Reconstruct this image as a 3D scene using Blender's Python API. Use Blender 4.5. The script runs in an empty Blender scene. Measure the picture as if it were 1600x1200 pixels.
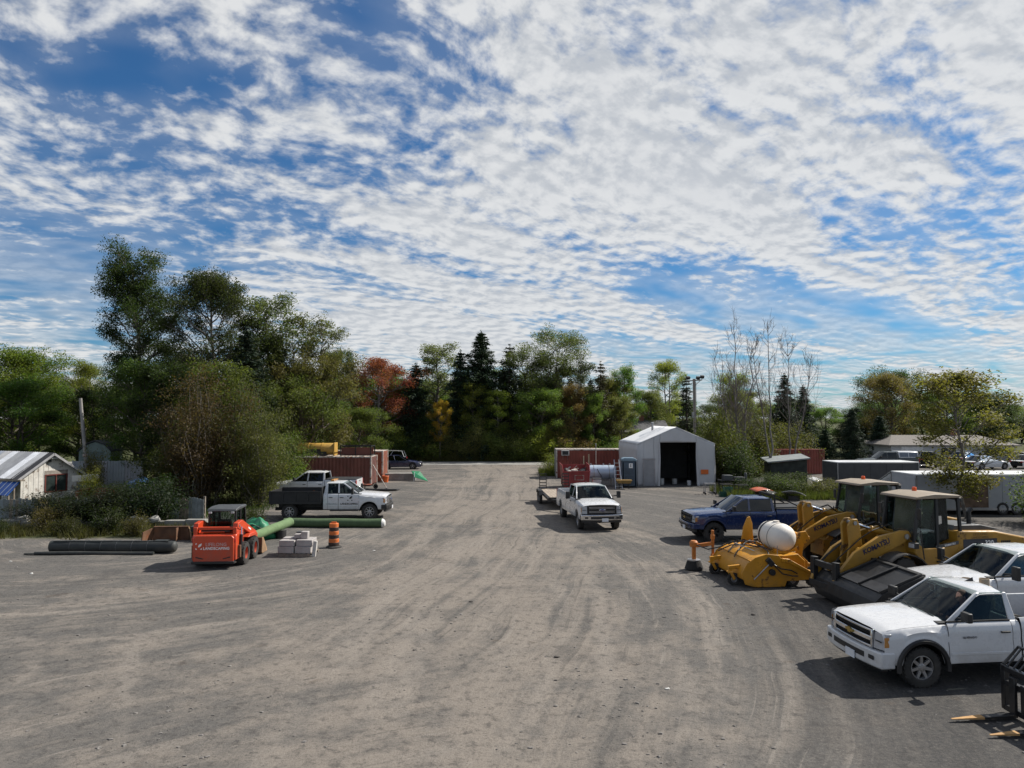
import bpy, bmesh, math, random
import numpy as np
from mathutils import Vector, Matrix

S = bpy.context.scene
R = math.radians
# ------------------------------------------------------------------ camera
cam_d = bpy.data.cameras.new('camera'); cam = bpy.data.objects.new('camera', cam_d)
S.collection.objects.link(cam); S.camera = cam
cam.location = (0, 0, 5.4)
cam.rotation_euler = (R(90 + 2.685), 0, 0)
cam_d.sensor_width = 36.0; cam_d.lens = 36.0 * 1109 / 1600
cam_d.clip_start = 0.1; cam_d.clip_end = 6000
# ------------------------------------------------------------------ light
SUN_EL, SUN_AZ = 44.0, 23.0           # elevation; azimuth from +X towards +Y (sun stands right and behind the yard)
sun_d = bpy.data.lights.new('sun', 'SUN'); sun = bpy.data.objects.new('sun', sun_d)
S.collection.objects.link(sun)
sun_d.energy = 5.0; sun_d.angle = R(0.55); sun_d.color = (1.0, 0.94, 0.85)
_sd = Vector((math.cos(R(SUN_EL)) * math.cos(R(SUN_AZ)), math.cos(R(SUN_EL)) * math.sin(R(SUN_AZ)), math.sin(R(SUN_EL))))
sun.rotation_euler = _sd.to_track_quat('Z', 'Y').to_euler()
sun.location = (60, 30, 60)
S.view_settings.view_transform = 'Standard'; S.view_settings.look = 'None'
S.view_settings.gamma = 1.0; S.view_settings.use_curve_mapping = False
S.view_settings.exposure = 0.42
try:
    S.cycles.max_bounces = 6; S.cycles.transparent_max_bounces = 12; S.cycles.diffuse_bounces = 3
    S.cycles.use_denoising = True
except Exception: pass

class NT:
    """tiny node-tree writer"""
    def __init__(s, t): s.t = t; t.nodes.clear()
    def n(s, typ, **kw):
        nd = s.t.nodes.new(typ)
        ins = kw.pop('ins', {})
        for k, v in kw.items(): setattr(nd, k, v)
        for k, v in ins.items():
            sk = nd.inputs[k]
            if hasattr(v, 'is_output') or isinstance(v, bpy.types.NodeSocket): s.t.links.new(v, sk)
            elif isinstance(v, bpy.types.Node): s.t.links.new(v.outputs[0], sk)
            else: sk.default_value = v
        return nd
    def math(s, op, a, b=None, c=None, clamp=False):
        nd = s.n('ShaderNodeMath', operation=op, use_clamp=clamp)
        for i, v in enumerate((a, b, c)):
            if v is None: continue
            if isinstance(v, (int, float)): nd.inputs[i].default_value = v
            else: s.t.links.new(v, nd.inputs[i])
        return nd.outputs[0]
    def ramp(s, x, lo, hi, a=0.0, b=1.0, smooth=True):
        nd = s.n('ShaderNodeMapRange', interpolation_type='SMOOTHSTEP' if smooth else 'LINEAR')
        s.t.links.new(x, nd.inputs[0])
        for i, v in zip((1, 2, 3, 4), (lo, hi, a, b)): nd.inputs[i].default_value = v
        return nd.outputs[0]
    def mix(s, fac, a, b, blend='MIX'):
        nd = s.n('ShaderNodeMix', data_type='RGBA', blend_type=blend)
        for i, v in ((0, fac), (6, a), (7, b)):
            if isinstance(v, (int, float)): nd.inputs[i].default_value = v if i == 0 else (v, v, v, 1)
            elif isinstance(v, (tuple, list)): nd.inputs[i].default_value = tuple(v) + ((1,) if len(v) == 3 else ())
            else: s.t.links.new(v, nd.inputs[i])
        return nd.outputs[2]
    def noise(s, vec, scale, detail=4, rough=.55, dist=0, lac=2.0):
        nd = s.n('ShaderNodeTexNoise', ins={'Scale': scale, 'Detail': detail, 'Roughness': rough, 'Distortion': dist, 'Lacunarity': lac})
        if vec is not None: s.t.links.new(vec, nd.inputs['Vector'])
        return nd.outputs['Fac']
    def mapping(s, vec, loc=(0,0,0), rot=(0,0,0), sc=(1,1,1)):
        nd = s.n('ShaderNodeMapping'); s.t.links.new(vec, nd.inputs[0])
        nd.inputs[1].default_value = loc; nd.inputs[2].default_value = rot; nd.inputs[3].default_value = sc
        return nd.outputs[0]

# ------------------------------------------------------------------ sky: clear Nishita sky under a sheet of altocumulus
W = bpy.data.worlds.new('World'); S.world = W; W.use_nodes = True
w = NT(W.node_tree)
sky = w.n('ShaderNodeTexSky', sky_type='NISHITA', sun_disc=False, sun_elevation=R(SUN_EL), sun_rotation=R(90 - SUN_AZ),
          altitude=100, air_density=1.0, dust_density=0.6, ozone_density=2.2)
tc = w.n('ShaderNodeTexCoord')
sx = w.n('ShaderNodeSeparateXYZ', ins={0: tc.outputs['Generated']})
dz = w.math('MAXIMUM', sx.outputs[2], 0.0)
den = w.math('ADD', dz, 0.045)
hor = w.math('SQRT', w.math('ADD', w.math('MULTIPLY', sx.outputs[0], sx.outputs[0]), w.math('MULTIPLY', sx.outputs[1], sx.outputs[1])))
rr = w.math('POWER', w.math('DIVIDE', hor, den), .64)                    # the sheet seen in perspective, puffs keep some height
rr = w.math('DIVIDE', rr, w.math('MAXIMUM', hor, .001))
uv = w.n('ShaderNodeCombineXYZ', ins={0: w.math('MULTIPLY', sx.outputs[0], rr), 1: w.math('MULTIPLY', sx.outputs[1], rr), 2: 0.0}).outputs[0]
CL = (21.7, 9.3, 0.0)
uvr = w.mapping(uv, loc=CL, rot=(0, 0, R(-32)))
warp = w.n('ShaderNodeTexNoise', ins={'Vector': uvr, 'Scale': 1.6, 'Detail': 3.0})
wv = w.n('ShaderNodeVectorMath', operation='MULTIPLY_ADD', ins={0: warp.outputs['Color'], 1: (.20, .20, 0), 2: uvr}).outputs[0]
def layers(vec):
    big = w.noise(w.mapping(vec, sc=(.5, 1.25, 1)), 1.25, 2, .5)            # where the sheet is open or closed
    mid = w.noise(w.mapping(vec, sc=(.8, 1.2, 1)), 4.6, 2, .5)             # banks and rolls
    cell = w.noise(w.mapping(vec, sc=(1.0, 1.2, 1)), 16.0, 4, .56)  # the small puffs
    q = w.math('MULTIPLY', big, 1.35)
    q = w.math('MULTIPLY_ADD', mid, .60, q)
    return w.math('MULTIPLY_ADD', cell, .72, w.math('ADD', q, .04)), mid, cell
dsum, mid, cell = layers(wv)
wv2 = w.n('ShaderNodeVectorMath', operation='ADD', ins={0: wv, 1: (.04, .024, 0)}).outputs[0]
dsum2, _m, _c = layers(wv2)
cov = w.ramp(dsum, 1.17, 1.51)
lit = w.ramp(w.math('SUBTRACT', dsum, dsum2), -.16, .16)
veil = w.ramp(sx.outputs[2], 0.0, 0.30, .78, 0.15)
cov = w.math('MAXIMUM', cov, w.math('MULTIPLY', veil, w.ramp(mid, .25, .6)))
cc = w.mix(lit, (5.7, 6.0, 6.4), (8.2, 8.3, 8.35))
cc = w.mix(w.ramp(dsum, 1.5, 1.9, 0, .6), cc, (7.3, 7.45, 7.65))
skyc = w.mix(1.0, sky.outputs[0], (0.33, 0.67, 0.95), 'MULTIPLY')
col = w.mix(w.math('MULTIPLY', cov, .95), skyc, cc)
bg = w.n('ShaderNodeBackground', ins={'Color': col, 'Strength': 0.071})
wo = w.n('ShaderNodeOutputWorld', ins={0: bg.outputs[0]})

# ------------------------------------------------------------------ helpers
C = S.collection
def link(o): C.objects.link(o); return o
def thing(name, label, cat, loc=(0, 0, 0), rz=0.0, group=None):
    o = bpy.data.objects.new(name, None); link(o); o.empty_display_size = .2
    o.location = loc; o.rotation_euler = (0, 0, rz); o['label'] = label; o['category'] = cat
    if group: o['group'] = group
    return o
def tag(o, label, cat, group=None):
    o['label'] = label; o['category'] = cat
    if group: o['group'] = group
    return o
def copy_tree(o, parent=None):
    c = o.copy(); link(c); c.parent = parent
    for ch in list(o.children): copy_tree(ch, c)
    return c

def rotm(rx=0, ry=0, rz=0):
    return Matrix.Rotation(rz, 3, 'Z') @ Matrix.Rotation(ry, 3, 'Y') @ Matrix.Rotation(rx, 3, 'X')
class MB:
    def __init__(s): s.v = []; s.f = []
    def add(s, vs, fs):
        k = len(s.v); s.v += [tuple(p) for p in vs]; s.f += [tuple(i + k for i in q) for q in fs]; return s
    def box(s, c, d, rot=None):
        hx, hy, hz = d[0]/2, d[1]/2, d[2]/2
        vs = [Vector((x, y, z)) for x in (-hx, hx) for y in (-hy, hy) for z in (-hz, hz)]
        if rot is not None: vs = [rot @ q for q in vs]
        cv = Vector(c)
        return s.add([q + cv for q in vs], [(0,1,3,2),(4,6,7,5),(0,4,5,1),(2,3,7,6),(0,2,6,4),(1,5,7,3)])
    def bb(s, x0, x1, y0, y1, z0, z1):
        return s.box(((x0+x1)/2, (y0+y1)/2, (z0+z1)/2), (abs(x1-x0), abs(y1-y0), abs(z1-z0)))
    def bar(s, p, q, wd, ht, up=(0, 0, 1)):
        p = Vector(p); q = Vector(q); d = (q - p); L = d.length; d.normalize()
        upv = Vector(up)
        if abs(d.dot(upv)) > .99: upv = Vector((1, 0, 0))
        sd = d.cross(upv).normalized(); uu = sd.cross(d).normalized()
        vs = []
        for t in (p, q):
            for a, b in ((-1,-1),(1,-1),(1,1),(-1,1)): vs.append(t + sd*a*wd/2 + uu*b*ht/2)
        return s.add(vs, [(3,2,1,0),(4,5,6,7),(0,1,5,4),(1,2,6,5),(2,3,7,6),(3,0,4,7)])
    def tube(s, pts, r, n=8, cap=True):
        pts = [Vector(p) for p in pts]; m = len(pts)
        rs = r if isinstance(r, (list, tuple)) else [r]*m
        prev = None; rings = []
        for i, p in enumerate(pts):
            d = (pts[min(i+1, m-1)] - pts[max(i-1, 0)]).normalized()
            a = prev if prev is not None else (Vector((0,0,1)) if abs(d.z) < .9 else Vector((1,0,0)))
            a = (a - d*a.dot(d)).normalized(); prev = a; b = d.cross(a)
            rings.append([p + (a*math.cos(2*math.pi*k/n) + b*math.sin(2*math.pi*k/n))*rs[i] for k in range(n)])
        vs = [q for rg in rings for q in rg]; fs = []
        for i in range(m-1):
            for k in range(n): fs.append((i*n+k, i*n+(k+1)%n, (i+1)*n+(k+1)%n, (i+1)*n+k))
        if cap: fs.append(tuple(range(n))[::-1]); fs.append(tuple((m-1)*n+k for k in range(n)))
        return s.add(vs, fs)
    def cyl(s, p, q, r, n=16): return s.tube([p, q], r, n)
    def lathe(s, prof, n=24, o=(0,0,0), axis='Z', close=False):
        """prof: (radius, height along the axis)"""
        vs = []; m = len(prof)
        for (r, h) in prof:
            for k in range(n):
                c, q = math.cos(2*math.pi*k/n)*r, math.sin(2*math.pi*k/n)*r
                p = {'Z': (c, q, h), 'Y': (q, h, c), 'X': (h, c, q)}[axis]
                vs.append((p[0]+o[0], p[1]+o[1], p[2]+o[2]))
        fs = [(i*n+k, i*n+(k+1)%n, ((i+1)%m)*n+(k+1)%n, ((i+1)%m)*n+k) for i in range(m if close else m-1) for k in range(n)]
        if not close: fs += [tuple(range(n))[::-1], tuple((m-1)*n+k for k in range(n))]
        return s.add(vs, fs)
    def prism(s, poly, a, b, axis='Y'):
        """extrude a 2D outline; axis Y: poly is (x,z); X: (y,z); Z: (x,y)"""
        def P(q, t): return {'Y': (q[0], t, q[1]), 'X': (t, q[0], q[1]), 'Z': (q[0], q[1], t)}[axis]
        n = len(poly)
        vs = [P(q, a) for q in poly] + [P(q, b) for q in poly]
        return s.add(vs, [tuple(range(n))[::-1], tuple(range(n, 2*n))] + [(i, (i+1) % n, n+(i+1) % n, n+i) for i in range(n)])
    def hexa(s, a, b):
        """two quads (4 points each) joined"""
        return s.add(list(a)+list(b), [(3,2,1,0),(4,5,6,7),(0,1,5,4),(1,2,6,5),(2,3,7,6),(3,0,4,7)])
    def plate(s, quad, t, nrm=None):
        q = [Vector(p) for p in quad]
        n_ = Vector(nrm) if nrm else (q[1]-q[0]).cross(q[-1]-q[0]).normalized()
        m = len(q); vs = q + [p + n_*t for p in q]
        return s.add(vs, [tuple(range(m))[::-1], tuple(range(m, 2*m))] + [(i, (i+1) % m, m+(i+1) % m, m+i) for i in range(m)])
    def sphere(s, c, r, n=10, m=7, sc=(1,1,1)):
        pr = [(max(1e-4, math.sin(math.pi*i/m))*r, -math.cos(math.pi*i/m)*r) for i in range(m+1)]
        k = len(s.v); s.lathe(pr, n)
        for i in range(k, len(s.v)):
            x, y, z = s.v[i]; s.v[i] = (x*sc[0]+c[0], y*sc[1]+c[1], z*sc[2]+c[2])
        return s
    def xf(s, mtx):
        s.v = [tuple(mtx @ Vector(p)) for p in s.v]; return s
    def build(s, name, mat, parent=None, bevel=0.0, seg=2, smooth=None, fix=True):
        me = bpy.data.meshes.new(name); me.from_pydata(s.v, [], s.f)
        if fix:
            bm = bmesh.new(); bm.from_mesh(me); bmesh.ops.recalc_face_normals(bm, faces=bm.faces); bm.to_mesh(me); bm.free()
        me.materials.append(mat)
        if smooth is not None:
            me.shade_smooth(); me.set_sharp_from_angle(angle=R(smooth))
        o = bpy.data.objects.new(name, me); link(o)
        if parent is not None: o.parent = parent
        if bevel > 0:
            md = o.modifiers.new('edge', 'BEVEL'); md.width = bevel; md.segments = seg; md.limit_method = 'ANGLE'; md.angle_limit = R(32)
            md.harden_normals = False
            if smooth is None: me.shade_smooth(); me.set_sharp_from_angle(angle=R(40))
        return o
def noise_displace(o, amp, scale, seed=0):
    from mathutils import noise as nz
    for vtx in o.data.vertices:
        p = vtx.co*scale + Vector((seed*7.1, seed*3.3, seed*1.7)); d = nz.noise_vector(p)
        vtx.co += d*amp

# ------------------------------------------------------------------ materials
_mats = {}
def M(name, col, rough=.55, metal=0.0, var=.12, vs=2.5, bump=0.0, bs=60.0, dust=0.0, dcol=(.17, .15, .13), dh=(.2, 1.1), coat=0.0, rust=0.0, rcol=(.16, .06, .025), rs=3.0, spec=.5):
    if name in _mats: return _mats[name]
    m = bpy.data.materials.new(name); m.use_nodes = True; t = NT(m.node_tree)
    tcx = t.n('ShaderNodeTexCoord').outputs['Object']
    n1 = t.noise(tcx, vs, 5, .6)
    c = t.mix(t.ramp(n1, .3, .7), tuple(q*(1-var) for q in col), tuple(min(1, q*(1+var)) for q in col))
    rg = t.ramp(t.noise(tcx, vs*4, 4), .25, .75, max(0.02, rough-.08), min(1, rough+.1))
    if rust > 0:
        rn = t.noise(tcx, rs, 8, .68)
        rf = t.ramp(rn, .66-rust*.3, .74-rust*.3)
        c = t.mix(rf, c, t.mix(t.noise(tcx, rs*6, 3), tuple(q*.6 for q in rcol), tuple(q*1.5 for q in rcol)))
        rg = t.mix(rf, rg, .85)
    if dust > 0:
        z = t.n('ShaderNodeSeparateXYZ', ins={0: tcx}).outputs[2]
        df = t.math('MULTIPLY', t.ramp(z, dh[0], dh[1], 1.0, .03), t.ramp(t.noise(tcx, 3.3, 6, .65), .28, .72))
        df = t.math('MULTIPLY', df, dust)
        c = t.mix(df, c, dcol)
        rg = t.mix(df, rg, .8)
    b = t.n('ShaderNodeBsdfPrincipled', ins={'Base Color': c, 'Roughness': rg, 'Metallic': metal, 'Specular IOR Level': spec})
    if coat: b.inputs['Coat Weight'].default_value = coat; b.inputs['Coat Roughness'].default_value = .08
    if bump > 0:
        bn = t.n('ShaderNodeBump', ins={'Strength': bump, 'Distance': .02, 'Height': t.noise(tcx, bs, 4, .6)})
        t.t.links.new(bn.outputs[0], b.inputs['Normal'])
    t.n('ShaderNodeOutputMaterial', ins={0: b.outputs[0]})
    _mats[name] = m; return m
def glass_mat(name, tint=(.25, .3, .3), refl=1.0, rough=.03, pale_mix=0.0):
    if name in _mats: return _mats[name]
    m = bpy.data.materials.new(name); m.use_nodes = True; t = NT(m.node_tree)
    tr = t.n('ShaderNodeBsdfTransparent', ins={0: tuple(tint)+(1,)})
    gl = t.n('ShaderNodeBsdfGlossy', ins={0: (.9, .95, 1, 1), 'Roughness': rough})
    fr = t.n('ShaderNodeFresnel', ins={0: 1.52})
    mx = t.n('ShaderNodeMixShader', ins={0: t.math('MULTIPLY', fr.outputs[0], refl, clamp=True), 1: tr.outputs[0], 2: gl.outputs[0]})
    if pale_mix:  # pale diffuse colour mixed unevenly over the glass
        df = t.n('ShaderNodeBsdfDiffuse', ins={0: (.42, .46, .45, 1)}); nf = t.ramp(t.noise(t.n('ShaderNodeTexCoord').outputs['Object'], 2.2, 4), .3, .7, pale_mix*.5, pale_mix*1.5)
        mx = t.n('ShaderNodeMixShader', ins={0: nf, 1: mx.outputs[0], 2: df.outputs[0]})
    t.n('ShaderNodeOutputMaterial', ins={0: mx.outputs[0]}); _mats[name] = m; return m
# ------------------------------------------------------------------ ground
# tyre tracks: 0 = x as a quadratic in y, 1 = y as a quadratic in x; then the range
TRACKS = [(0, -3.9718, 0.0081, -0.00048, 8.3, 49.1),
          (0, -3.6606, 0.0085, -0.00036, 8.3, 47.0),
          (0, -3.2129, 0.0598, -0.00140, 12.0, 42.8),
          (0, -2.4128, 0.0310, -0.00085, 12.0, 42.8),
          (0, -6.6339, 0.7601, -0.01781, 9.3, 26.4),
          (0, -3.0442, 0.7287, -0.01522, 9.3, 29.8),
          (0, -1.4016, 0.5174, -0.01214, 10.7, 31.1),
          (0, 1.8233, -0.8196, 0.01100, 8.2, 19.5),
          (0, -1.6526, -0.5613, -0.00009, 10.1, 18.1),
          (0, 4.0171, -0.1592, 0.00165, 26.0, 62.0),
          (0, 0.5251, -0.0872, 0.00106, 22.0, 62.0),
          (0, -1.5779, 0.3301, -0.00645, 12.0, 36.0),
          (0, -13.2346, 0.3131, -0.00302, 30.0, 64.0),
          (1, 38.6517, 2.2982, 0.07418, -18.8, -5.5),
          (1, 28.3795, 1.8406, 0.07845, -16.4, -4.8),
          (1, 34.2211, 1.9295, 0.06333, -18.8, -5.4)]
def ground_material():
    m = bpy.data.materials.new('gravel_yard'); m.use_nodes = True; t = NT(m.node_tree)
    pos = t.n('ShaderNodeTexCoord').outputs['Object']
    sp = t.n('ShaderNodeSeparateXYZ', ins={0: pos}); X, Y = sp.outputs[0], sp.outputs[1]
    wn = t.n('ShaderNodeTexNoise', ins={'Vector': pos, 'Scale': .12, 'Detail': 3.0})
    wp = t.n('ShaderNodeVectorMath', operation='MULTIPLY_ADD', ins={0: wn.outputs['Color'], 1: (1.6, 1.6, 0), 2: pos}).outputs[0]
    big = t.noise(wp, .16, 5, .6); med = t.noise(wp, .7, 6, .65); fine = t.noise(pos, 9, 6, .7); grit = t.noise(pos, 55, 3, .7)
    g0 = t.noise(pos, 1.9, 5, .65)
    dusty = (.204, .179, .154); grey = (.096, .092, .088); dark = (.040, .040, .042)
    # dust dragged along the driving lines: down the yard in the middle, across it on the left
    # lines scraped by turning tyres: three families of thin arcs, each about its own turning centre
    wx = t.n('ShaderNodeSeparateXYZ', ins={0: wp}); WX, WY = wx.outputs[0], wx.outputs[1]
    def arcs(cx, cy, fr, fa, seed):
        dx, dy = t.math('SUBTRACT', WX, cx), t.math('SUBTRACT', WY, cy)
        r = t.math('SQRT', t.math('MULTIPLY_ADD', dx, dx, t.math('MULTIPLY', dy, dy)))
        th = t.math('ARCTAN2', dy, dx)
        def nz_(k, d, rg, sd):
            v = t.n('ShaderNodeCombineXYZ', ins={0: t.math('MULTIPLY', r, fr*k), 1: t.math('MULTIPLY', th, fa), 2: sd}).outputs[0]
            return t.noise(v, 1.0, d, rg)
        return t.math('MULTIPLY_ADD', nz_(1.0, 4, .62, seed), .55, t.math('MULTIPLY', nz_(.30, 2, .5, seed+7), .45)), nz_(3.4, 2, .6, seed+3)
    sF = arcs(-160, 60, 2.3, 9.0, 1.0)              # down the yard, nearly straight
    sR = arcs(-22, 25, 2.2, 2.6, 2.0)               # right half: bending left towards the camera
    sL = arcs(-16, 35, 2.0, 1.6, 3.0)               # left half: turning off to the left
    sN = arcs(6, 0, 2.0, 1.8, 4.0)                  # near left: crossing arcs
    mL = t.ramp(t.math('ADD', X, t.math('MULTIPLY', big, 5.0)), -5.5, -1.0, 1, 0)
    mR = t.ramp(t.math('ADD', X, t.math('MULTIPLY', big, 5.0)), 4.0, 7.5)
    mN = t.math('MULTIPLY', t.ramp(t.math('MULTIPLY_ADD', big, 6.0, Y), 17, 22, .75, 0), t.ramp(X, -2, 2, 1, 0))
    strk, fin = [t.mix(mN, t.mix(mL, t.mix(mR, sF[i], sR[i]), sL[i]), sN[i]) for i in (0, 1)]
    f1 = t.math('MULTIPLY_ADD', big, .55, t.math('MULTIPLY', strk, .80))
    f1 = t.math('MULTIPLY_ADD', med, .57, f1)
    c = t.mix(t.ramp(f1, .86, 1.10), grey, dusty)
    f1 = t.math('ADD', f1, t.ramp(t.math('ABSOLUTE', t.math('ADD', X, .8)), 2.0, 7.5, .085, -.055)); c = t.mix(t.ramp(f1, .86, 1.10), grey, dusty)
    patch = t.ramp(t.noise(wp, .5, 3), .42, .58)
    c = t.mix(t.math('MULTIPLY', patch, t.ramp(fin, .56, .66, 0, .55)), c, (.25, .225, .198))
    c = t.mix(t.math('MULTIPLY', patch, t.ramp(fin, .34, .44, .50, 0)), c, (.052, .050, .048))
    c = t.mix(t.ramp(strk, .53, .63, 0, .42), c, (.235, .212, .188))
    c = t.mix(t.ramp(strk, .38, .47, .36, 0), c, (.060, .058, .056))
    c = t.mix(t.ramp(t.noise(wp, .33, 5, .6), .56, .72, 0, .5), c, dark)
    # the packed dark surface on the right, where the machines stand
    edge = t.math('SUBTRACT', X, t.math('MULTIPLY_ADD', Y, .17, 3.0))
    edge = t.math('ADD', edge, t.math('MULTIPLY', t.math('SUBTRACT', med, .5), 6.0))
    rf = t.math('MULTIPLY', t.ramp(edge, -1.0, 1.6), t.ramp(Y, 26, 44, 1.0, .3))
    c = t.mix(t.math('MULTIPLY', rf, t.ramp(strk, .35, .65, 1.0, .62)), c, (.043, .043, .044))
    # tyre tracks: pale packed bands along the lines the trucks drive, broken and uneven
    brk = t.ramp(t.noise(t.mapping(pos, sc=(1, .35, 1)), .55, 3), .36, .60, .0, 1); rag = t.math('MULTIPLY', t.math('SUBTRACT', g0, .5), .9)
    rib = t.n('ShaderNodeTexWave', wave_type='BANDS', bands_direction='Y', ins={'Vector': pos, 'Scale': 3.6, 'Distortion': 2.0, 'Detail': 2.0}).outputs['Fac']
    tot = None
    for ax, c0, c1, c2, lo, hi in TRACKS:
        s_, d_ = (Y, X) if ax == 0 else (X, Y)
        e_ = t.math('SUBTRACT', d_, t.math('MULTIPLY_ADD', t.math('MULTIPLY_ADD', s_, c2, c1), s_, c0))
        k = t.ramp(t.math('ABSOLUTE', t.math('ADD', e_, rag)), .05, .34, 1, 0)
        k = t.math('MULTIPLY', k, t.math('MULTIPLY', t.ramp(s_, lo, lo+2.5), t.ramp(s_, hi-2.5, hi, 1, 0)))
        tot = k if tot is None else t.math('MAXIMUM', tot, k)
    tk_ = t.math('MULTIPLY', t.math('MULTIPLY', tot, brk), t.ramp(rib, .2, .6, .78, 1.0))
    c = t.mix(t.math('MULTIPLY', tk_, .60), c, (.245, .218, .190))
    # reddish grit and damp spots
    c = t.mix(t.ramp(t.noise(pos, .9, 4, .6), .64, .74, 0, .55), c, (.062, .044, .032))
    c = t.mix(t.ramp(fine, .3, .75, .0, .35), c, t.mix(.5, c, (.30, .27, .23)))
    g2 = t.noise(pos, 22, 4, .75); g3 = t.noise(pos, 4.2, 5, .7)
    c = t.mix(t.ramp(g3, .30, .52, .62, 0), c, (.045, .043, .042))
    c = t.mix(t.ramp(g2, .30, .50, .55, 0), c, (.030, .029, .028))
    c = t.mix(t.ramp(g2, .58, .74, 0, .45), c, (.29, .265, .235))
    c = t.mix(t.ramp(grit, .25, .5, .6, 0), c, (.02, .02, .02))
    c = t.mix(t.ramp(grit, .62, .78, 0, .55), c, (.36, .33, .30))
    # beyond the yard: rough grass
    far = t.math('MAXIMUM', t.ramp(t.math('ADD', Y, t.math('MULTIPLY', med, 2.0)), 88.2, 89.4), t.ramp(t.math('ABSOLUTE', X), 60, 64))
    lft = t.ramp(t.math('ADD', t.math('SUBTRACT', t.math('MULTIPLY', X, -1.0), t.math('MULTIPLY', Y, .10)), t.math('MULTIPLY', med, 2.5)), 13.4, 14.4)
    lft = t.math('MULTIPLY', lft, t.ramp(Y, 31.5, 32.5))
    gf = t.math('MAXIMUM', far, lft)
    c = t.mix(gf, c, t.mix(med, (.025, .036, .012), (.085, .088, .03)))
    h = t.math('MULTIPLY_ADD', grit, .35, t.math('MULTIPLY_ADD', fine, .8, t.math('MULTIPLY', strk, 1.3)))
    bp = t.n('ShaderNodeBump', ins={'Strength': .6, 'Distance': .05, 'Height': h})
    b = t.n('ShaderNodeBsdfPrincipled', ins={'Base Color': c, 'Roughness': .92, 'Specular IOR Level': .2, 'Normal': bp.outputs[0]})
    t.n('ShaderNodeOutputMaterial', ins={0: b.outputs[0]}); return m
def make_ground():
    from mathutils import noise as nz
    xs = [-1500, -400, -120, -70] + list(np.arange(-46, 46.1, .8)) + [70, 120, 400, 1500]
    ys = [-60, -10, 2] + list(np.arange(6, 60, .6)) + list(np.arange(60, 96, 2)) + [130, 250, 600, 1500, 3500]
    vs = []
    for y in ys:
        for x in xs:
            z = 0.0
            if abs(x) < 46 and 5 < y < 60: z = nz.noise(Vector((x*.35, y*.35, 0)))*.035 + nz.noise(Vector((x*1.1, y*.5, 4)))*.018
            vs.append((x, y, z))
    n = len(xs)
    fs = [(j*n+i, j*n+i+1, (j+1)*n+i+1, (j+1)*n+i) for j in range(len(ys)-1) for i in range(n-1)]
    mb = MB(); mb.add(vs, fs); o = mb.build('ground', ground_material(), smooth=180, fix=False)
    o['kind'] = 'structure'; o['label'] = 'dusty grey gravel yard marked by curving tyre tracks'
make_ground()
def make_road():
    mb = MB(); n = 40
    vs = []; 
    for i in range(n+1):
        x = -60 + 120*i/n
        y0 = 81.0 + .3*math.sin(i*1.7); y1 = 86.6 + .3*math.sin(i*2.3+1)
        vs += [(x, y0, .012), (x, y1, .012)]
    mb.add(vs, [(2*i, 2*i+2, 2*i+3, 2*i+1) for i in range(n)])
    o = mb.build('road', M('road_grey', (.24, .235, .22), .9, var=.2, vs=.6, bump=.3, bs=30)); o['kind'] = 'structure'
make_road()
def ground_z(x, y):
    from mathutils import noise as nz
    return nz.noise(Vector((x*.35, y*.35, 0)))*.035 + nz.noise(Vector((x*1.1, y*.5, 4)))*.018 if abs(x) < 46 and 5 < y < 60 else 0.0
def make_stones():
    rnd = np.random.RandomState(4); N = 3600
    d = 9.5*np.exp(rnd.rand(N)*1.3); a = (rnd.rand(N)-.5)*1.5
    x = d*np.tan(a)*.9; keep = np.abs(x) < 28; x, y = x[keep], d[keep]
    # stones gather in drifts
    from mathutils import noise as nz
    kp = np.array([nz.noise(Vector((p*.25, q*.25, 9))) + .25*nz.noise(Vector((p, q, 2))) > rnd.uniform(-.35, .35) for p, q in zip(x, y)]); x, y = x[kp], y[kp]; N = len(x)
    z = np.array([ground_z(p, q) for p, q in zip(x, y)]); s = .012 + .040*rnd.rand(N)**5; V = np.zeros((N, 9, 3)); an = rnd.rand(N)*6.28
    for k in range(4):
        for lv, (rr, hh) in enumerate(((1.0, -.25), (.68, .34))):
            q = an + k*1.571 + .5*(rnd.rand(N)-.5) + lv*.3; r_ = s*rr*(.7+.6*rnd.rand(N))
            V[:, lv*4+k, 0] = x + r_*np.cos(q)*1.25; V[:, lv*4+k, 1] = y + r_*np.sin(q); V[:, lv*4+k, 2] = z + s*hh*(.8+.4*rnd.rand(N))
    V[:, 8, 0] = x; V[:, 8, 1] = y; V[:, 8, 2] = z + s*.48
    F = []
    for i in range(N):
        q = i*9
        for k in range(4): F += [(q+k, q+(k+1) % 4, q+4+(k+1) % 4, q+4+k), (q+4+k, q+4+(k+1) % 4, q+8)]
    mb = MB(); mb.v = V.reshape(-1, 3).tolist(); mb.f = F
    o = mb.build('loose_gravel', M('loose_stone', (.15, .14, .13), .9, var=.5, vs=9), fix=False)
    o['kind'] = 'stuff'; o['label'] = 'loose stones scattered over the gravel yard'
make_stones()
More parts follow.
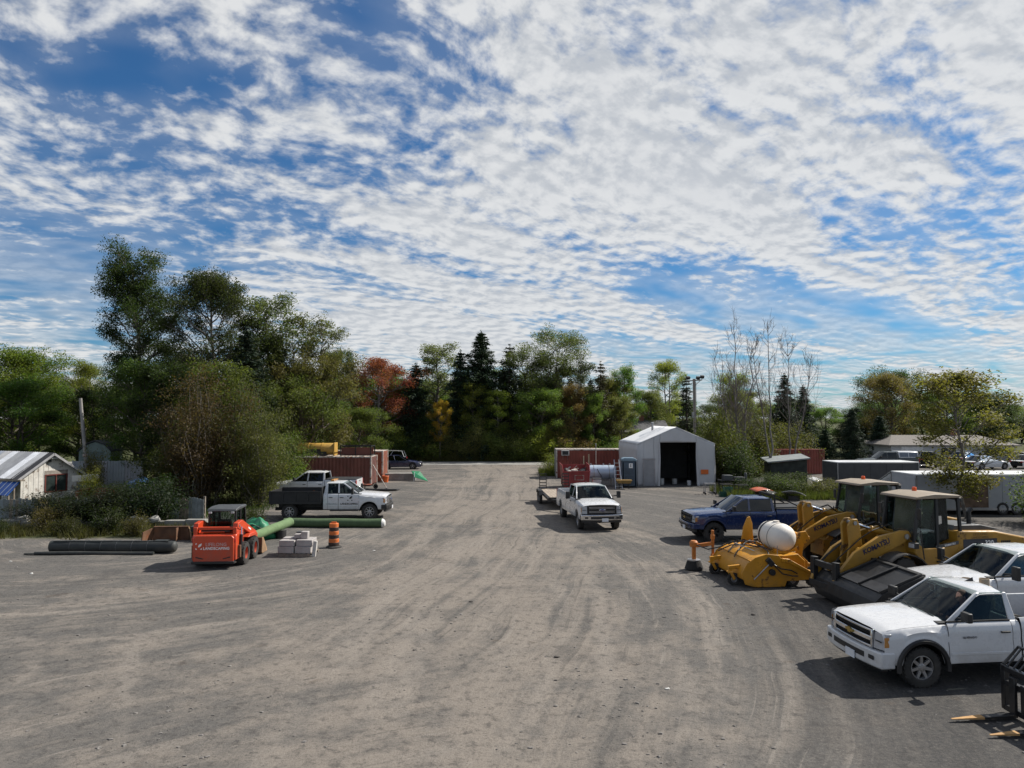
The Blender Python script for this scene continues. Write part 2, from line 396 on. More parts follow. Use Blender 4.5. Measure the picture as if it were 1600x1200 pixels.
# ------------------------------------------------------------------ vegetation
def leaf_material(name, transl=.50, vr=.35, rough=.6):
    m = bpy.data.materials.new(name); m.use_nodes = True; t = NT(m.node_tree)
    oi = t.n('ShaderNodeObjectInfo'); ge = t.n('ShaderNodeNewGeometry')
    rnd = ge.outputs['Random Per Island']
    n = t.noise(t.n('ShaderNodeTexCoord').outputs['Object'], .55, 3)
    hs = t.n('ShaderNodeHueSaturation', ins={'Color': oi.outputs['Color'], 'Hue': t.math('MULTIPLY_ADD', t.math('SUBTRACT', n, .5), .10, t.ramp(rnd, 0, 1, .485, .515, False)),
             'Saturation': t.ramp(rnd, 0, 1, .85, 1.1, False), 'Value': t.ramp(t.math('FRACT', t.math('MULTIPLY', rnd, 7.31)), 0, 1, 1-vr, 1+vr, False)})
    d = t.n('ShaderNodeBsdfPrincipled', ins={'Base Color': hs.outputs[0], 'Roughness': rough, 'Specular IOR Level': .25})
    br = t.mix(1.0, hs.outputs[0], (1.25, 1.3, .6), 'MULTIPLY')
    tr = t.n('ShaderNodeBsdfTranslucent', ins={0: br})
    mx = t.n('ShaderNodeMixShader', ins={0: transl, 1: d.outputs[0], 2: tr.outputs[0]})
    t.n('ShaderNodeOutputMaterial', ins={0: mx.outputs[0]}); return m
LEAF = leaf_material('leaves'); NEEDLE = leaf_material('needles', .12, .3, .7)
BARK = M('bark', (.075, .062, .05), .9, var=.35, vs=3, bump=.6, bs=14)
PALE_BARK = M('pale_bark', (.15, .138, .128), .85, var=.35, vs=2.2, bump=.4, bs=10)
GREY_BARK = M('grey_bark', (.15, .135, .12), .9, var=.35, vs=2.2, bump=.4, bs=10)

def leaves_mesh(name, P, size, rng, mat, flat=.75, asp=.62, droop=0.0, dirs=None):
    """one rhombic leaf (two folded triangles) at each point of P"""
    N = len(P)
    nrm = rng.normal(size=(N, 3)); nrm[:, 2] = np.abs(nrm[:, 2]) + flat; nrm /= np.linalg.norm(nrm, axis=1)[:, None]
    a = rng.normal(size=(N, 3)) if dirs is None else dirs + .5*rng.normal(size=(N, 3))
    a[:, 2] -= droop
    a -= nrm*(a*nrm).sum(1)[:, None]; a /= np.linalg.norm(a, axis=1)[:, None]+1e-9
    b = np.cross(nrm, a); s = size*(.6+.8*rng.rand(N))[:, None]
    V = np.empty((N, 4, 3))
    V[:, 0] = P - a*s*.5; V[:, 1] = P + b*s*.5*asp + nrm*s*.08; V[:, 2] = P + a*s*.5; V[:, 3] = P - b*s*.5*asp + nrm*s*.08
    me = bpy.data.meshes.new(name)
    me.vertices.add(N*4); me.vertices.foreach_set('co', V.astype(np.float32).ravel())
    me.loops.add(N*4); me.loops.foreach_set('vertex_index', np.arange(N*4, dtype=np.int32))
    me.polygons.add(N); me.polygons.foreach_set('loop_start', np.arange(0, N*4, 4, dtype=np.int32)); me.polygons.foreach_set('loop_total', np.full(N, 4, dtype=np.int32))
    me.update(); me.validate(); me.materials.append(mat); return me
def wob(p, q, n, amt, rng):
    p, q = np.array(p, float), np.array(q, float); L = np.linalg.norm(q-p)
    pts = [p + (q-p)*i/n for i in range(n+1)]
    for i in range(1, n): pts[i] = pts[i] + rng.normal(size=3)*amt*L
    return pts
def make_broadleaf(seed, h, cw, base=.25, nl=16, per=26, leaf=.26, sig=.55, shape='round', lean=.0, fork=1, airy=1.0, bark=None, upw=.9, sub=4, tk=1.0, lobe=.13):
    """trunk and limbs of a broadleaf tree and its leaves, gathered in clumps round the twig ends"""
    rng = np.random.RandomState(seed); mb = MB(); cl = []
    stems = []
    for k in range(fork):
        top = (rng.normal()*lean*h*.15 + (k-(fork-1)/2)*cw*.28, rng.normal()*.05*h + (k % 2)*cw*.12*(fork > 1), h*(.93 - .07*k))
        stems.append(wob((0, 0, -.1), top, 7, .012, rng))
        r0 = .018*h/(fork**.4)*tk
        mb.tube(stems[-1], [r0*(1-.9*i/7)+.015 for i in range(8)], 7)
    for i in range(nl):
        tq = base + (1-base)*((i+.5)/nl)**.9
        st = stems[i % fork]; x = tq*7*.98; j = min(6, int(x)); p = st[j] + (st[j+1]-st[j])*(x-j)
        prof = {'round': math.sin(math.pi*min(1, max(.05, (tq-base)/(1-base)*.86+.12))), 'col': .9-.35*abs((tq-base)/(1-base)-.45)*2,
                'vase': .45+.42*(tq-base)/(1-base), 'cone': 1.05-(tq-base)/(1-base)}[shape]
        L = cw*.5*prof*(.50+.62*rng.rand()); az = i*2.4 + rng.rand()*.8
        up = upw*(.45+.7*(tq-base))
        q = p + np.array([math.cos(az)*L, math.sin(az)*L, L*up])
        pts = wob(p, q, 4, .05, rng); rb = max(.014, .009*h*(1-tq*.75)*tk)
        mb.tube(pts, [rb*(1-.8*k/4)+.008 for k in range(5)], 5, cap=False)
        rl = cw*lobe*(.75+.55*rng.rand()); cl.append((q, 1.0))          # each limb carries one lobe of foliage
        for k in range(sub):
            dd = rng.normal(size=3); dd /= np.linalg.norm(dd); e = q + dd*rl*np.array([1, 1, .62])*(.55+.45*rng.rand()) + np.array([0, 0, .12*rl])
            a = pts[2 if k % 2 else 3]
            mb.tube([a, (a+e)/2 + rng.normal(size=3)*.06, e], [rb*.4, rb*.28, .008], 4, cap=False)
            cl.append((e, .85))
            if rng.rand() < .55*airy: cl.append(((a+e)/2, .5))
    for st in stems: cl.append((st[-1], .9)); cl.append((st[-2], .8))
    P = []
    for c, wgt in cl:
        n = int(per*wgt*(.5+rng.rand())); s = sig*(.65+.6*rng.rand())
        g = rng.normal(size=(n, 3)); ln = np.linalg.norm(g, axis=1)[:, None]; g *= np.minimum(1, 1.75/ln)   # clumps with an edge, no stray leaves
        P.append(np.asarray(c) + g*np.array([s, s, s*.70]))
    P = np.vstack(P); P = P[P[:, 2] > .15]
    return mb, leaves_mesh('crown', P, leaf, rng, LEAF), bark or BARK
def make_conifer(seed, h, wd, whorls=24, leaf=.30, dens=1.0, base=.08, gap=0.0):
    rng = np.random.RandomState(seed); mb = MB()
    mb.tube([(0, 0, -.1), (rng.normal()*.05, 0, h*.5), (0, 0, h)], [.017*h, .010*h, .01], 7)
    P = []; D = []
    for i in range(whorls):
        t = (i+.3)/whorls; z = h*(base+(1-base)*t); zj = h*(1-base)/whorls; Lm = wd*.5*(1-t)**.72*(.72+.45*rng.rand())+.10
        nb = 6 if t < .8 else 5
        for k in range(nb):
            if rng.rand() < gap: continue
            az = 6.283*k/nb + rng.rand()*.7 + i; L = Lm*(.7+.5*rng.rand())
            d = np.array([math.cos(az), math.sin(az), 0]); z = h*(base+(1-base)*t) + zj*rng.uniform(-1.2, 1.2)*(t < .9); zt = z - L*.30
            q = np.array([0, 0, z]) + d*L; q[2] = zt + L*.12
            mb.tube([(0, 0, z), tuple((np.array([0, 0, z])+q)/2 + np.array([0, 0, -.06*L])), tuple(q)], [.03, .02, .006], 3, cap=False)
            n = int((10+26*L)*dens); u = rng.rand(n)**.75; sp = (.10+.20*L*(1-u))[:, None]
            pt = np.array([0, 0, z]) + (q-np.array([0, 0, z]))*u[:, None] + rng.normal(size=(n, 3))*sp*np.array([1, 1, .45])
            pt[:, 2] -= .22*rng.rand(n)*L
            P.append(pt); D.append(np.tile(d*1.2, (n, 1)))
    P.append(np.column_stack([rng.normal(size=14)*.06, rng.normal(size=14)*.06, h*(.97+.05*rng.rand(14))])); D.append(np.tile([0, 0, 1.0], (14, 1)))
    return mb, leaves_mesh('crown', np.vstack(P), leaf, rng, NEEDLE, asp=.38, droop=.25, dirs=np.vstack(D)), BARK
def make_shrub(seed, h, wd, stems=9, per=34, leaf=.15, sig=.3, bark=None, lift=0.0):
    rng = np.random.RandomState(seed); mb = MB(); P = []
    for i in range(stems):
        az = rng.rand()*6.28; r = wd*.5*rng.rand()**.6; q = np.array([math.cos(az)*r, math.sin(az)*r, h*(.38+.62*rng.rand()**.8)*(1-.25*(2*r/wd)**2)])
        b = q*np.array([.3, .3, 0]); pts = wob(b, q, 4, .05, rng); mb.tube(pts, [.03, .025, .018, .012, .006], 4, cap=False)
        for k in range(1, 5):
            c = pts[k]
            if c[2] < lift: continue
            for j in range(2):
                cc = c + rng.normal(size=3)*wd*.09*np.array([1, 1, .8]); n = int(per*(.5+rng.rand()))
                P.append(cc + rng.normal(size=(n, 3))*sig*np.array([1, 1, .8]))
    P = np.vstack(P); P[:, 2] = np.abs(P[:, 2])+.03
    return mb, leaves_mesh('foliage', P, leaf, rng, LEAF), bark or GREY_BARK
def make_bare(seed, h, nst=3, spread=.8, twigs=30, tl=1.0, bark=None):
    rng = np.random.RandomState(seed); mb = MB(); tw = MB()
    for k in range(nst):
        az = rng.rand()*6.28; top = (math.cos(az)*spread*(k > 0), math.sin(az)*spread*.6*(k > 0), h*(1-.12*k))
        st = wob((.12*k, 0, -.1), top, 9, .008, rng); mb.tube(st, [.0062*h*(1-.93*i/9)+.008 for i in range(10)], 6)
        for i in range(twigs):
            tq = .32+.66*rng.rand(); x = tq*8.9; j = min(8, int(x)); p = st[j]+(st[j+1]-st[j])*(x-j)
            a2 = rng.rand()*6.28; L = tl*(1.25-tq)*(1+.9*rng.rand()); q = p+np.array([math.cos(a2)*L*.45, math.sin(a2)*L*.45, L])
            pm = (p+q)/2 + np.array([math.cos(a2)*L*.14, math.sin(a2)*L*.14, -.05])
            tw.tube([p, pm, q], [.020, .014, .005], 4, cap=False)
            for _ in range(5):
                u = rng.rand(); a = pm+(q-pm)*u; d = rng.normal(size=3)*.2*L; d[2] = abs(d[2])+.22*L
                tw.tube([a, a+d], [.011, .005], 3, cap=False)
    return mb, tw, bark or PALE_BARK

_protos = {}
def proto(key):
    """shared mesh data of each kind of tree, in metres"""
    if key in _protos: return _protos[key]
    k = {'poplarA': lambda: make_broadleaf(11, 20, 8.2, .24, 58, 165, .165, .55, 'col', .3, sub=6, lobe=.16, bark=GREY_BARK),
         'poplarB': lambda: make_broadleaf(12, 19, 9.4, .32, 52, 165, .165, .56, 'round', .6, sub=6, lobe=.16, bark=PALE_BARK),
         'roundA': lambda: make_broadleaf(21, 11, 8.2, .10, 32, 120, .155, .48, 'round', .3, sub=6),
         'roundB': lambda: make_broadleaf(22, 10, 6.4, .08, 30, 115, .15, .42, 'col', .3, sub=6),
         'roundC': lambda: make_broadleaf(23, 9, 7.8, .06, 32, 115, .15, .46, 'round', .5, fork=2, sub=6),
         'aspen': lambda: make_broadleaf(31, 12, 5.0, .15, 36, 95, .14, .38, 'col', .2, sub=5, bark=PALE_BARK),
         'ash': lambda: make_broadleaf(32, 12, 7.2, .20, 36, 90, .15, .38, 'vase', .8, fork=2, sub=6, upw=.75, bark=GREY_BARK),
         'elm': lambda: make_broadleaf(41, 15, 9.6, .36, 44, 190, .165, .58, 'vase', .3, fork=3, sub=6, upw=.62, airy=.3, tk=1.25, lobe=.17),
         'airy': lambda: make_broadleaf(42, 13, 6.4, .30, 24, 120, .15, .46, 'round', .3, fork=2, sub=5, bark=GREY_BARK),
         'maple': lambda: make_broadleaf(51, 12, 7.9, .22, 30, 110, .15, .45, 'round', .3, sub=6, bark=GREY_BARK),
         'spruceA': lambda: make_conifer(61, 15, 7.0, 46, .25, 2.6),
         'spruceB': lambda: make_conifer(62, 12, 4.8, 38, .25, 1.9),
         'spruceC': lambda: make_conifer(63, 11, 3.8, 32, .24, 1.3, gap=.25),
         'cedar': lambda: make_conifer(64, 6, 3.6, 26, .18, 3.6, base=.02),
         'shrubA': lambda: make_shrub(71, 3.2, 4.0, 16, 62, .15, .34),
         'shrubB': lambda: make_shrub(72, 2.2, 3.2, 14, 60, .12, .28),
         'thicket': lambda: make_shrub(73, 5.5, 5.0, 26, 80, .145, .38),
         'bigbush': lambda: make_shrub(74, 7.4, 6.2, 50, 74, .125, .36, lift=.8),
         'weedy': lambda: make_shrub(75, 1.3, 2.6, 14, 40, .10, .2),
         'young': lambda: make_broadleaf(81, 8.2, 4.8, .16, 38, 48, .135, .29, 'round', .2, sub=7, upw=1.1, bark=GREY_BARK, tk=.5),
         }[key]
    mb, crown, bark = k()
    me = bpy.data.meshes.new('trunk'); me.from_pydata(mb.v, [], mb.f); me.shade_smooth(); me.materials.append(bark)
    _protos[key] = (me, crown); return _protos[key]
def plant(name, key, label, x, y, sc=(1, 1), rz=0.0, col=(.05, .075, .02), cat='tree', group=None, z=0.0):
    """sc = (width factor, height factor)"""
    tm, cm = proto(key)
    e = thing(name, label, cat, (x, y, z), rz, group); e.scale = (sc[0], sc[0], sc[1])
    col = tuple(min(.5, q*(1.42 if y > 80 else 1.08)) for q in col); shr = cat in ('shrub', 'weeds')  # far leaf colour raised to offset the backlit shade on the wood
    a = link(bpy.data.objects.new('stem' if shr else 'trunk', tm)); a.parent = e
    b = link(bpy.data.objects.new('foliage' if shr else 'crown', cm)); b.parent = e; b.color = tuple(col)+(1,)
    return e
HP = {'poplarA': (20, 8.4), 'poplarB': (19, 9.6), 'roundA': (11, 8.5), 'roundB': (10, 6.5), 'roundC': (9, 8), 'aspen': (12, 4.6), 'ash': (12, 7.5), 'elm': (15, 11), 'airy': (13, 6.5),
      'maple': (12, 8), 'spruceA': (15, 6), 'spruceB': (12, 4.2), 'spruceC': (11, 3.4), 'cedar': (6, 3.6), 'shrubA': (3.2, 4), 'shrubB': (2.2, 3.2), 'thicket': (5.5, 5), 'bigbush': (7.4, 6.2), 'weedy': (1.3, 2.6), 'young': (8.2, 4.8)}
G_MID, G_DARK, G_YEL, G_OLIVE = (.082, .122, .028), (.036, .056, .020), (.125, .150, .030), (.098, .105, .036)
G_GREY, G_RED, G_BROWN, G_GOLD, N_DARK = (.090, .108, .058), (.150, .050, .036), (.110, .082, .034), (.26, .18, .02), (.022, .038, .020)
_tr = random.Random(5)
def trees(rows):
    # name, kind, x, y, height, width, colour, label, category, group
    for nm, key, x, y, h, wd, col, lab, cat, grp in rows:
        H0, W0 = HP[key]
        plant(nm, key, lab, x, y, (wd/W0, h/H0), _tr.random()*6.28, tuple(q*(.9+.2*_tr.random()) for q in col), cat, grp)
T, B_ = 'tree', 'shrub'
trees([
 # left: the tall pair and the trees round them
 ('poplar_tree', 'poplarA', -31.2, 60.5, 19.4, 6.4, G_DARK, 'tallest dark poplar, left one of the tall pair', T, None),
 ('poplar_tree', 'poplarB', -24.0, 58.0, 17.6, 7.0, G_DARK, 'tall poplar with pale forked trunk, right one of the tall pair', T, None),
 ('aspen_tree', 'aspen', -21.2, 62.0, 16.0, 6.2, G_GREY, 'grey green aspen with thin top right of the tall poplars', T, None),
 ('ash_tree', 'ash', -18.0, 63.5, 13.8, 7.0, G_OLIVE, 'sprawling ash with upswept sprays right of the grey aspen', T, None),
 ('spruce_tree', 'spruceB', -20.6, 55.0, 12.2, 5.4, N_DARK, 'dark spruce in front of the grey aspen', T, None),
 ('broadleaf_tree', 'roundA', -43.5, 62.0, 11.4, 8.0, G_YEL, 'yellow green tree above the metal roof at the left edge', T, None),
 ('broadleaf_tree', 'roundB', -51.0, 66.0, 11.3, 8.5, G_OLIVE, 'olive tree cut by the left edge of the view', T, None),
 ('broadleaf_tree', 'roundC', -40.5, 59.0, 8.4, 8.0, G_MID, 'broad green tree behind the shed roof', T, None),
 ('broadleaf_tree', 'roundA', -43.0, 54.0, 7.4, 7.5, G_YEL, 'lower yellow green tree right behind the metal roof', T, None),
 ('aspen_tree', 'airy', -43.5, 72.0, 11.8, 4.6, G_YEL, 'slim light green tree left of the tall poplars', T, None),
 ('broadleaf_tree', 'roundB', -46.5, 70.0, 10.6, 6.0, G_MID, 'green tree between the yellow green tree and the slim light tree', T, None),
 ('broadleaf_tree', 'roundA', -28.3, 54.5, 9.6, 6.6, G_MID, 'leafy green tree at the foot of the tall poplars', T, None),
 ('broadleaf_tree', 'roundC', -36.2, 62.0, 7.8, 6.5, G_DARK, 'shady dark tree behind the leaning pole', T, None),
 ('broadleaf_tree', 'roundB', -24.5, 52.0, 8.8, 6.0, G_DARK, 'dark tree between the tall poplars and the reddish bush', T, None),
 ('broadleaf_tree', 'roundC', -17.5, 58.0, 8.2, 6.5, G_OLIVE, 'olive green tree behind the yellow tank', T, None),
 ('broadleaf_tree', 'roundB', -20.4, 50.5, 8.8, 6.0, G_MID, 'bushy green tree left of the rusty containers', T, None),
 ('broadleaf_tree', 'roundA', -14.5, 68.0, 6.2, 6.0, G_MID, 'green tree behind the rusty containers', T, None),
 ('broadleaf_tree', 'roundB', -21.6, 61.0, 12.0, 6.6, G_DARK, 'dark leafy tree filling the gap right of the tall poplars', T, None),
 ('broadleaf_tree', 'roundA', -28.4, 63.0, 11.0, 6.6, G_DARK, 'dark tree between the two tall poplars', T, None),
 ('broadleaf_tree', 'roundC', -16.6, 61.0, 10.6, 7.4, G_OLIVE, 'olive tree sloping down beside the sprawling ash', T, None),
 ('overgrown_bush', 'bigbush', -18.6, 43.0, 8.2, 5.2, (.064, .053, .023), 'big reddish brown bush behind the skid steer', B_, None),
 ('overgrown_bush', 'bigbush', -15.4, 43.4, 6.0, 4.2, (.098, .10, .032), 'bush with yellowing sprays beside the black flatbed', B_, None),
 ('overgrown_bush', 'thicket', -21.9, 42.0, 1.7, 4.6, G_DARK, 'dark thicket over the fence left of the reddish bush', B_, None),
 ('overgrown_bush', 'bigbush', -16.9, 45.4, 8.0, 4.6, (.056, .070, .021), 'tall green bush between the reddish bush and the flatbed', B_, None),
 ('overgrown_bush', 'thicket', -20.8, 45.0, 6.4, 4.4, (.05, .07, .022), 'dark green bush left behind the reddish bush', B_, None),
 ('overgrown_bush', 'thicket', -15.6, 47.5, 4.6, 4.0, G_MID, 'green bush left of the rusty container', B_, None),
 ('overgrown_bush', 'thicket', -20.6, 36.1, 2.2, 4.0, (.018, .028, .011), 'low dark bush spilling over the wall behind the black pipes', B_, None),
 ('overgrown_bush', 'thicket', -23.4, 36.3, 1.7, 3.6, (.018, .028, .011), 'low dark bush growing before the board fence', B_, None),
 ('overgrown_bush', 'shrubA', -18.0, 36.2, 2.3, 3.2, (.018, .028, .011), 'dark bush behind the rusty trough', B_, None),
 ('fence_shrub', 'shrubB', -27.3, 46.0, 2.0, 1.4, G_YEL, 'light green shrub beside the wall of the shed', B_, None),
 ('fence_shrub', 'shrubB', -29.6, 50.6, 3.0, 1.6, G_OLIVE, 'shrub in front of the white metal fence', B_, None),
 # centre: the wood across the road
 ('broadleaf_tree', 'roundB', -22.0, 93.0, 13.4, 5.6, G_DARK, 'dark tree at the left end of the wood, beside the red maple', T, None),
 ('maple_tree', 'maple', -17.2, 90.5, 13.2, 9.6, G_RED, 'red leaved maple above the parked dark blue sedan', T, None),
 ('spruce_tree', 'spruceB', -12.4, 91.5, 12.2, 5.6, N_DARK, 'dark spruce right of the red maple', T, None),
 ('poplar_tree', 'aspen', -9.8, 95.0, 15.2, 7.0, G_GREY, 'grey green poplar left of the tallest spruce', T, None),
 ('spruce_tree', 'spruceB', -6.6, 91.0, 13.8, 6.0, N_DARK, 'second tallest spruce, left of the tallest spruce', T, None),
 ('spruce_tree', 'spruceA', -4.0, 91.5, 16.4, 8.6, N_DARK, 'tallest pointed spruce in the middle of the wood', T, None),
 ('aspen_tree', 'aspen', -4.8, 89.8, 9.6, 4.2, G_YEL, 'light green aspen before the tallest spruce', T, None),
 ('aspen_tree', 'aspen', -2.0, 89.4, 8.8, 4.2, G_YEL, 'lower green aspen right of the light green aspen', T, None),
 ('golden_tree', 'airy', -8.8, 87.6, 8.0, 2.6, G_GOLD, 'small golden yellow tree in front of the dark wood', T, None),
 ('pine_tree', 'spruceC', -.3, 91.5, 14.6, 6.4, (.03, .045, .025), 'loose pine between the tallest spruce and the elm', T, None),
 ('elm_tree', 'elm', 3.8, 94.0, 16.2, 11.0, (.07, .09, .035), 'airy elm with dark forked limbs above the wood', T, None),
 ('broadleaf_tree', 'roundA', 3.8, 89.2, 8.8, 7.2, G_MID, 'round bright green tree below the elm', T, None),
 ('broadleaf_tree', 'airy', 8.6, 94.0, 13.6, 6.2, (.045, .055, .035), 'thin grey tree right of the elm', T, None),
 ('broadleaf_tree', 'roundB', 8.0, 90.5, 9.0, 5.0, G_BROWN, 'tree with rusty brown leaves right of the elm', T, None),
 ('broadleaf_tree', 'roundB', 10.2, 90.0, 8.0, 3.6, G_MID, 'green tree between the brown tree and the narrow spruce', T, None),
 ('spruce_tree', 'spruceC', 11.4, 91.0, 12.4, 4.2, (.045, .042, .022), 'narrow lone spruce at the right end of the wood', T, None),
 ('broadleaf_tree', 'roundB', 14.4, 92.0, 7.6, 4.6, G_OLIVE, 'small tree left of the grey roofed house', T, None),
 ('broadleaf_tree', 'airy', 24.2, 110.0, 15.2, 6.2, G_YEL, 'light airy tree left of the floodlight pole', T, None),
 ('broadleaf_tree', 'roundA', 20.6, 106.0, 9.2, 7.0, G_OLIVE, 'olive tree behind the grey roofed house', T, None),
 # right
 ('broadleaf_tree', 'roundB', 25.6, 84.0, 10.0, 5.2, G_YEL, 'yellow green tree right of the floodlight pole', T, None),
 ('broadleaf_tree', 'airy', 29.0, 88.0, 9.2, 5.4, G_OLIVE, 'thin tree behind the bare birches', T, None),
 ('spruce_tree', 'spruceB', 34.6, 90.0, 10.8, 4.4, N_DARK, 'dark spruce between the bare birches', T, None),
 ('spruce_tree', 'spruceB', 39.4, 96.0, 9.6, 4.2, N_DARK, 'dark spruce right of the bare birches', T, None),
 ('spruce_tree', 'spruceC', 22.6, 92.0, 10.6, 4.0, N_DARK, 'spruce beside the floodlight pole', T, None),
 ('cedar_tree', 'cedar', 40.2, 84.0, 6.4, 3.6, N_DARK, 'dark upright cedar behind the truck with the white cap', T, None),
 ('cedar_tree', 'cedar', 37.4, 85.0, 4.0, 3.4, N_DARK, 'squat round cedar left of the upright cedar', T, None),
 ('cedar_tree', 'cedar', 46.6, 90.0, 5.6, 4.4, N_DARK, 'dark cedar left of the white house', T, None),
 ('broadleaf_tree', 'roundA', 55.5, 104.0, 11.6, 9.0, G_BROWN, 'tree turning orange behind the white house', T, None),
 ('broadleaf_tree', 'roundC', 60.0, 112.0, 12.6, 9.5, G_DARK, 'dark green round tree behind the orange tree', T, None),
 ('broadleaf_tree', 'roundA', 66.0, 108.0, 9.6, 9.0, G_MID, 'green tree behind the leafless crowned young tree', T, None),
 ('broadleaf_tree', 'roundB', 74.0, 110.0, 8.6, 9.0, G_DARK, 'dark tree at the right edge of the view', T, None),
 ('young_tree', 'young', 24.3, 38.2, 8.0, 5.2, (.150, .130, .034), 'young tree with sparse yellowing leaves behind the wheel loaders', T, None),
])
# the bare birches
def bare(name, label, x, y, **k):
    mb, tw, bark = make_bare(**k); e = thing(name, label, 'tree', (x, y, 0), 0, 'bare birches behind the shelter')
    mb.build('trunk', bark, e, smooth=180, fix=False); tw.build('branches', M('twig', (.115, .095, .085), .9, var=.2), e, fix=False)
bare('birch_tree', 'bare clump of birch stems, leftmost and tallest', 19.6, 62.0, seed=91, h=14.6, nst=6, spread=2.0, twigs=26, tl=2.2)
bare('birch_tree', 'bare birch with one white trunk beside the low shed', 21.4, 59.0, seed=92, h=13.6, nst=2, spread=1.5, twigs=20, tl=2.0)
bare('birch_tree', 'bare forked birch, rightmost of the bare trees', 24.8, 63.5, seed=93, h=12.6, nst=2, spread=2.6, twigs=24, tl=2.6)
# undergrowth along the foot of the wood and round the yard
rows = []; rr_ = random.Random(17)
CN = {G_MID: 'green', G_OLIVE: 'olive', G_DARK: 'dark green', G_YEL: 'yellow green', G_BROWN: 'brownish', N_DARK: 'blackish'}
def near(x, marks): return min(marks, key=lambda m: abs(m[0]-x))[1]
WM = [(-22, 'leftmost dark tree'), (-16.8, 'red maple'), (-12.6, 'dark spruce'), (-8.8, 'golden tree'), (-4, 'tallest spruce'), (-.3, 'loose pine'), (3.8, 'elm'), (8.2, 'rusty brown tree'), (11.4, 'narrow lone spruce')]
RM = [(24, 'floodlight pole'), (35, 'bare birches'), (54, 'upright cedar'), (72, 'orange tree'), (90, 'young tree'), (104, 'right edge'), (150, 'last parked cars')]
LM = [(-62, 'left edge'), (-52, 'metal roof'), (-42, 'slim light tree'), (-32, 'tall poplars'), (-22, 'grey aspen')]
pal = [G_MID, G_OLIVE, G_DARK, G_YEL, G_BROWN, G_MID]
for i in range(30):
    x = -24 + 36*(i+.5)/30 + rr_.uniform(-.5, .5)
    k = rr_.choice(['thicket', 'shrubA', 'thicket']); h = rr_.uniform(3.0, 6.4) if k == 'thicket' else rr_.uniform(2, 3.4)
    c = rr_.choice(pal); rows.append(('wood_shrub', k, x, 87.9 + rr_.uniform(0, 2.4), h, rr_.uniform(3.6, 5.2), tuple(1.3*v for v in c), ('tall ' if h > 4.4 else 'low ' if h < 3 else '')+CN[c]+' shrub at the wood edge below the '+near(x, WM), B_, 'undergrowth of the wood'))  # undergrowth colour raised to offset the shade it stands in
for i in range(34):
    x = -30 + 46*(i+.5)/34 + rr_.uniform(-.8, .8)
    k = rr_.choice(['aspen', 'aspen', 'roundB', 'spruceB', 'spruceC'])
    c = N_DARK if k[:6] == 'spruce' else rr_.choice([G_MID, G_MID, G_OLIVE]); rows.append(('wood_tree', k, x, 96 + rr_.uniform(0, 8), rr_.uniform(9.0, 12.2), rr_.uniform(4.0, 5.6), c, CN[c]+(' spruce' if k[:6] == 'spruce' else ' tree')+' deep in the wood behind the '+near(x, WM), T, 'trees deep in the wood'))
for i in range(12):
    x = -66 + 46*(i+.5)/12 + rr_.uniform(-1, 1)
    rows.append(('wood_tree', rr_.choice(['roundA', 'roundB', 'roundC']), x, 74 + rr_.uniform(0, 8), rr_.uniform(7.5, 10), rr_.uniform(7, 9), *(lambda c: (c, CN[c]+' tree in the back row on the left, near the '+near(x, LM)))(rr_.choice([G_DARK, G_MID, G_OLIVE])), T, 'back row of trees behind the shed'))
for i in range(44):
    x = 22 + 112*(i+.5)/30 + rr_.uniform(-2, 2)
    k = rr_.choice(['roundA', 'roundB', 'roundC', 'roundC', 'spruceB'])
    rows.append(('far_tree', k, x, 128 + rr_.uniform(0, 24), rr_.uniform(7.0, 9.6), rr_.uniform(8, 11), *(lambda c: (c, CN[c]+(' spruce' if k == 'spruceB' else ' tree')+' in the distant belt of woods, behind the '+near(x, RM)))(N_DARK if k == 'spruceB' else rr_.choice([G_DARK, G_MID, G_MID, G_OLIVE])), T, 'distant belt of trees'))
for x, y, k, h, wd, c, lab in [
    (17.6, 60.5, 'thicket', 6.2, 4.6, (.082, .090, .024), 'tall yellow green bush against the right side of the white shelter'),
    (19.2, 60.6, 'thicket', 4.0, 3.4, G_OLIVE, 'olive bush at the foot of the bare birches'),
    (18.2, 57.0, 'shrubA', 3.2, 3.2, G_DARK, 'green bush behind the dark scrap pile'),
    (22.0, 66.0, 'thicket', 6.6, 5.0, (.085, .092, .026), 'light bush behind the bare birches'),
    (27.4, 70.0, 'thicket', 5.2, 5.0, G_OLIVE, 'bush behind the rusty container on the right'),
    (20.9, 54.2, 'shrubA', 1.2, 3.2, G_DARK, 'dark bush in front of the low shed'),
    (17.0, 50.2, 'shrubB', 1.1, 2.8, G_DARK, 'low shrub behind the blue pickup'),
    (19.2, 49.2, 'shrubB', 1.3, 3.0, (.05, .066, .02), 'low shrub in the weeds before the low shed'),
    (21.4, 49.4, 'shrubB', 1.1, 2.6, G_OLIVE, 'low light shrub left of the dark cargo trailer'),
    (26.9, 36.0, 'shrubA', 2.4, 3.0, G_MID, 'bright shrub beside the white trailer at the right edge'),
    (4.6, 67.5, 'shrubB', 1.8, 3.0, G_YEL, 'light green shrub at the left end of the right container')]:
    rows.append(('shrub', k, x, y, h, wd, c, lab, B_, None))
for k, (x, y, h, wd) in enumerate([(-25.6, 33.6, .9, 1.5), (-23.9, 33.0, .7, 1.3), (-22.0, 33.9, 1.1, 1.7), (-20.4, 32.9, .8, 1.4), (-18.6, 33.4, 1.2, 1.6), (-17.0, 32.6, .9, 1.3), (-13.2, 31.4, .7, 1.2), (-12.7, 34.6, 1.0, 1.5)]):
    rows.append(('weed_clump', 'weedy', x, y, h, wd, [(.055, .06, .02), (.032, .042, .014), (.085, .075, .028)][k % 3], ['first', 'second', 'third', 'fourth', 'fifth', 'sixth', 'seventh', 'last'][k] + ' weed clump from the left edge along the low wall', 'weeds', 'weed clumps along the low wall'))
trees(rows)

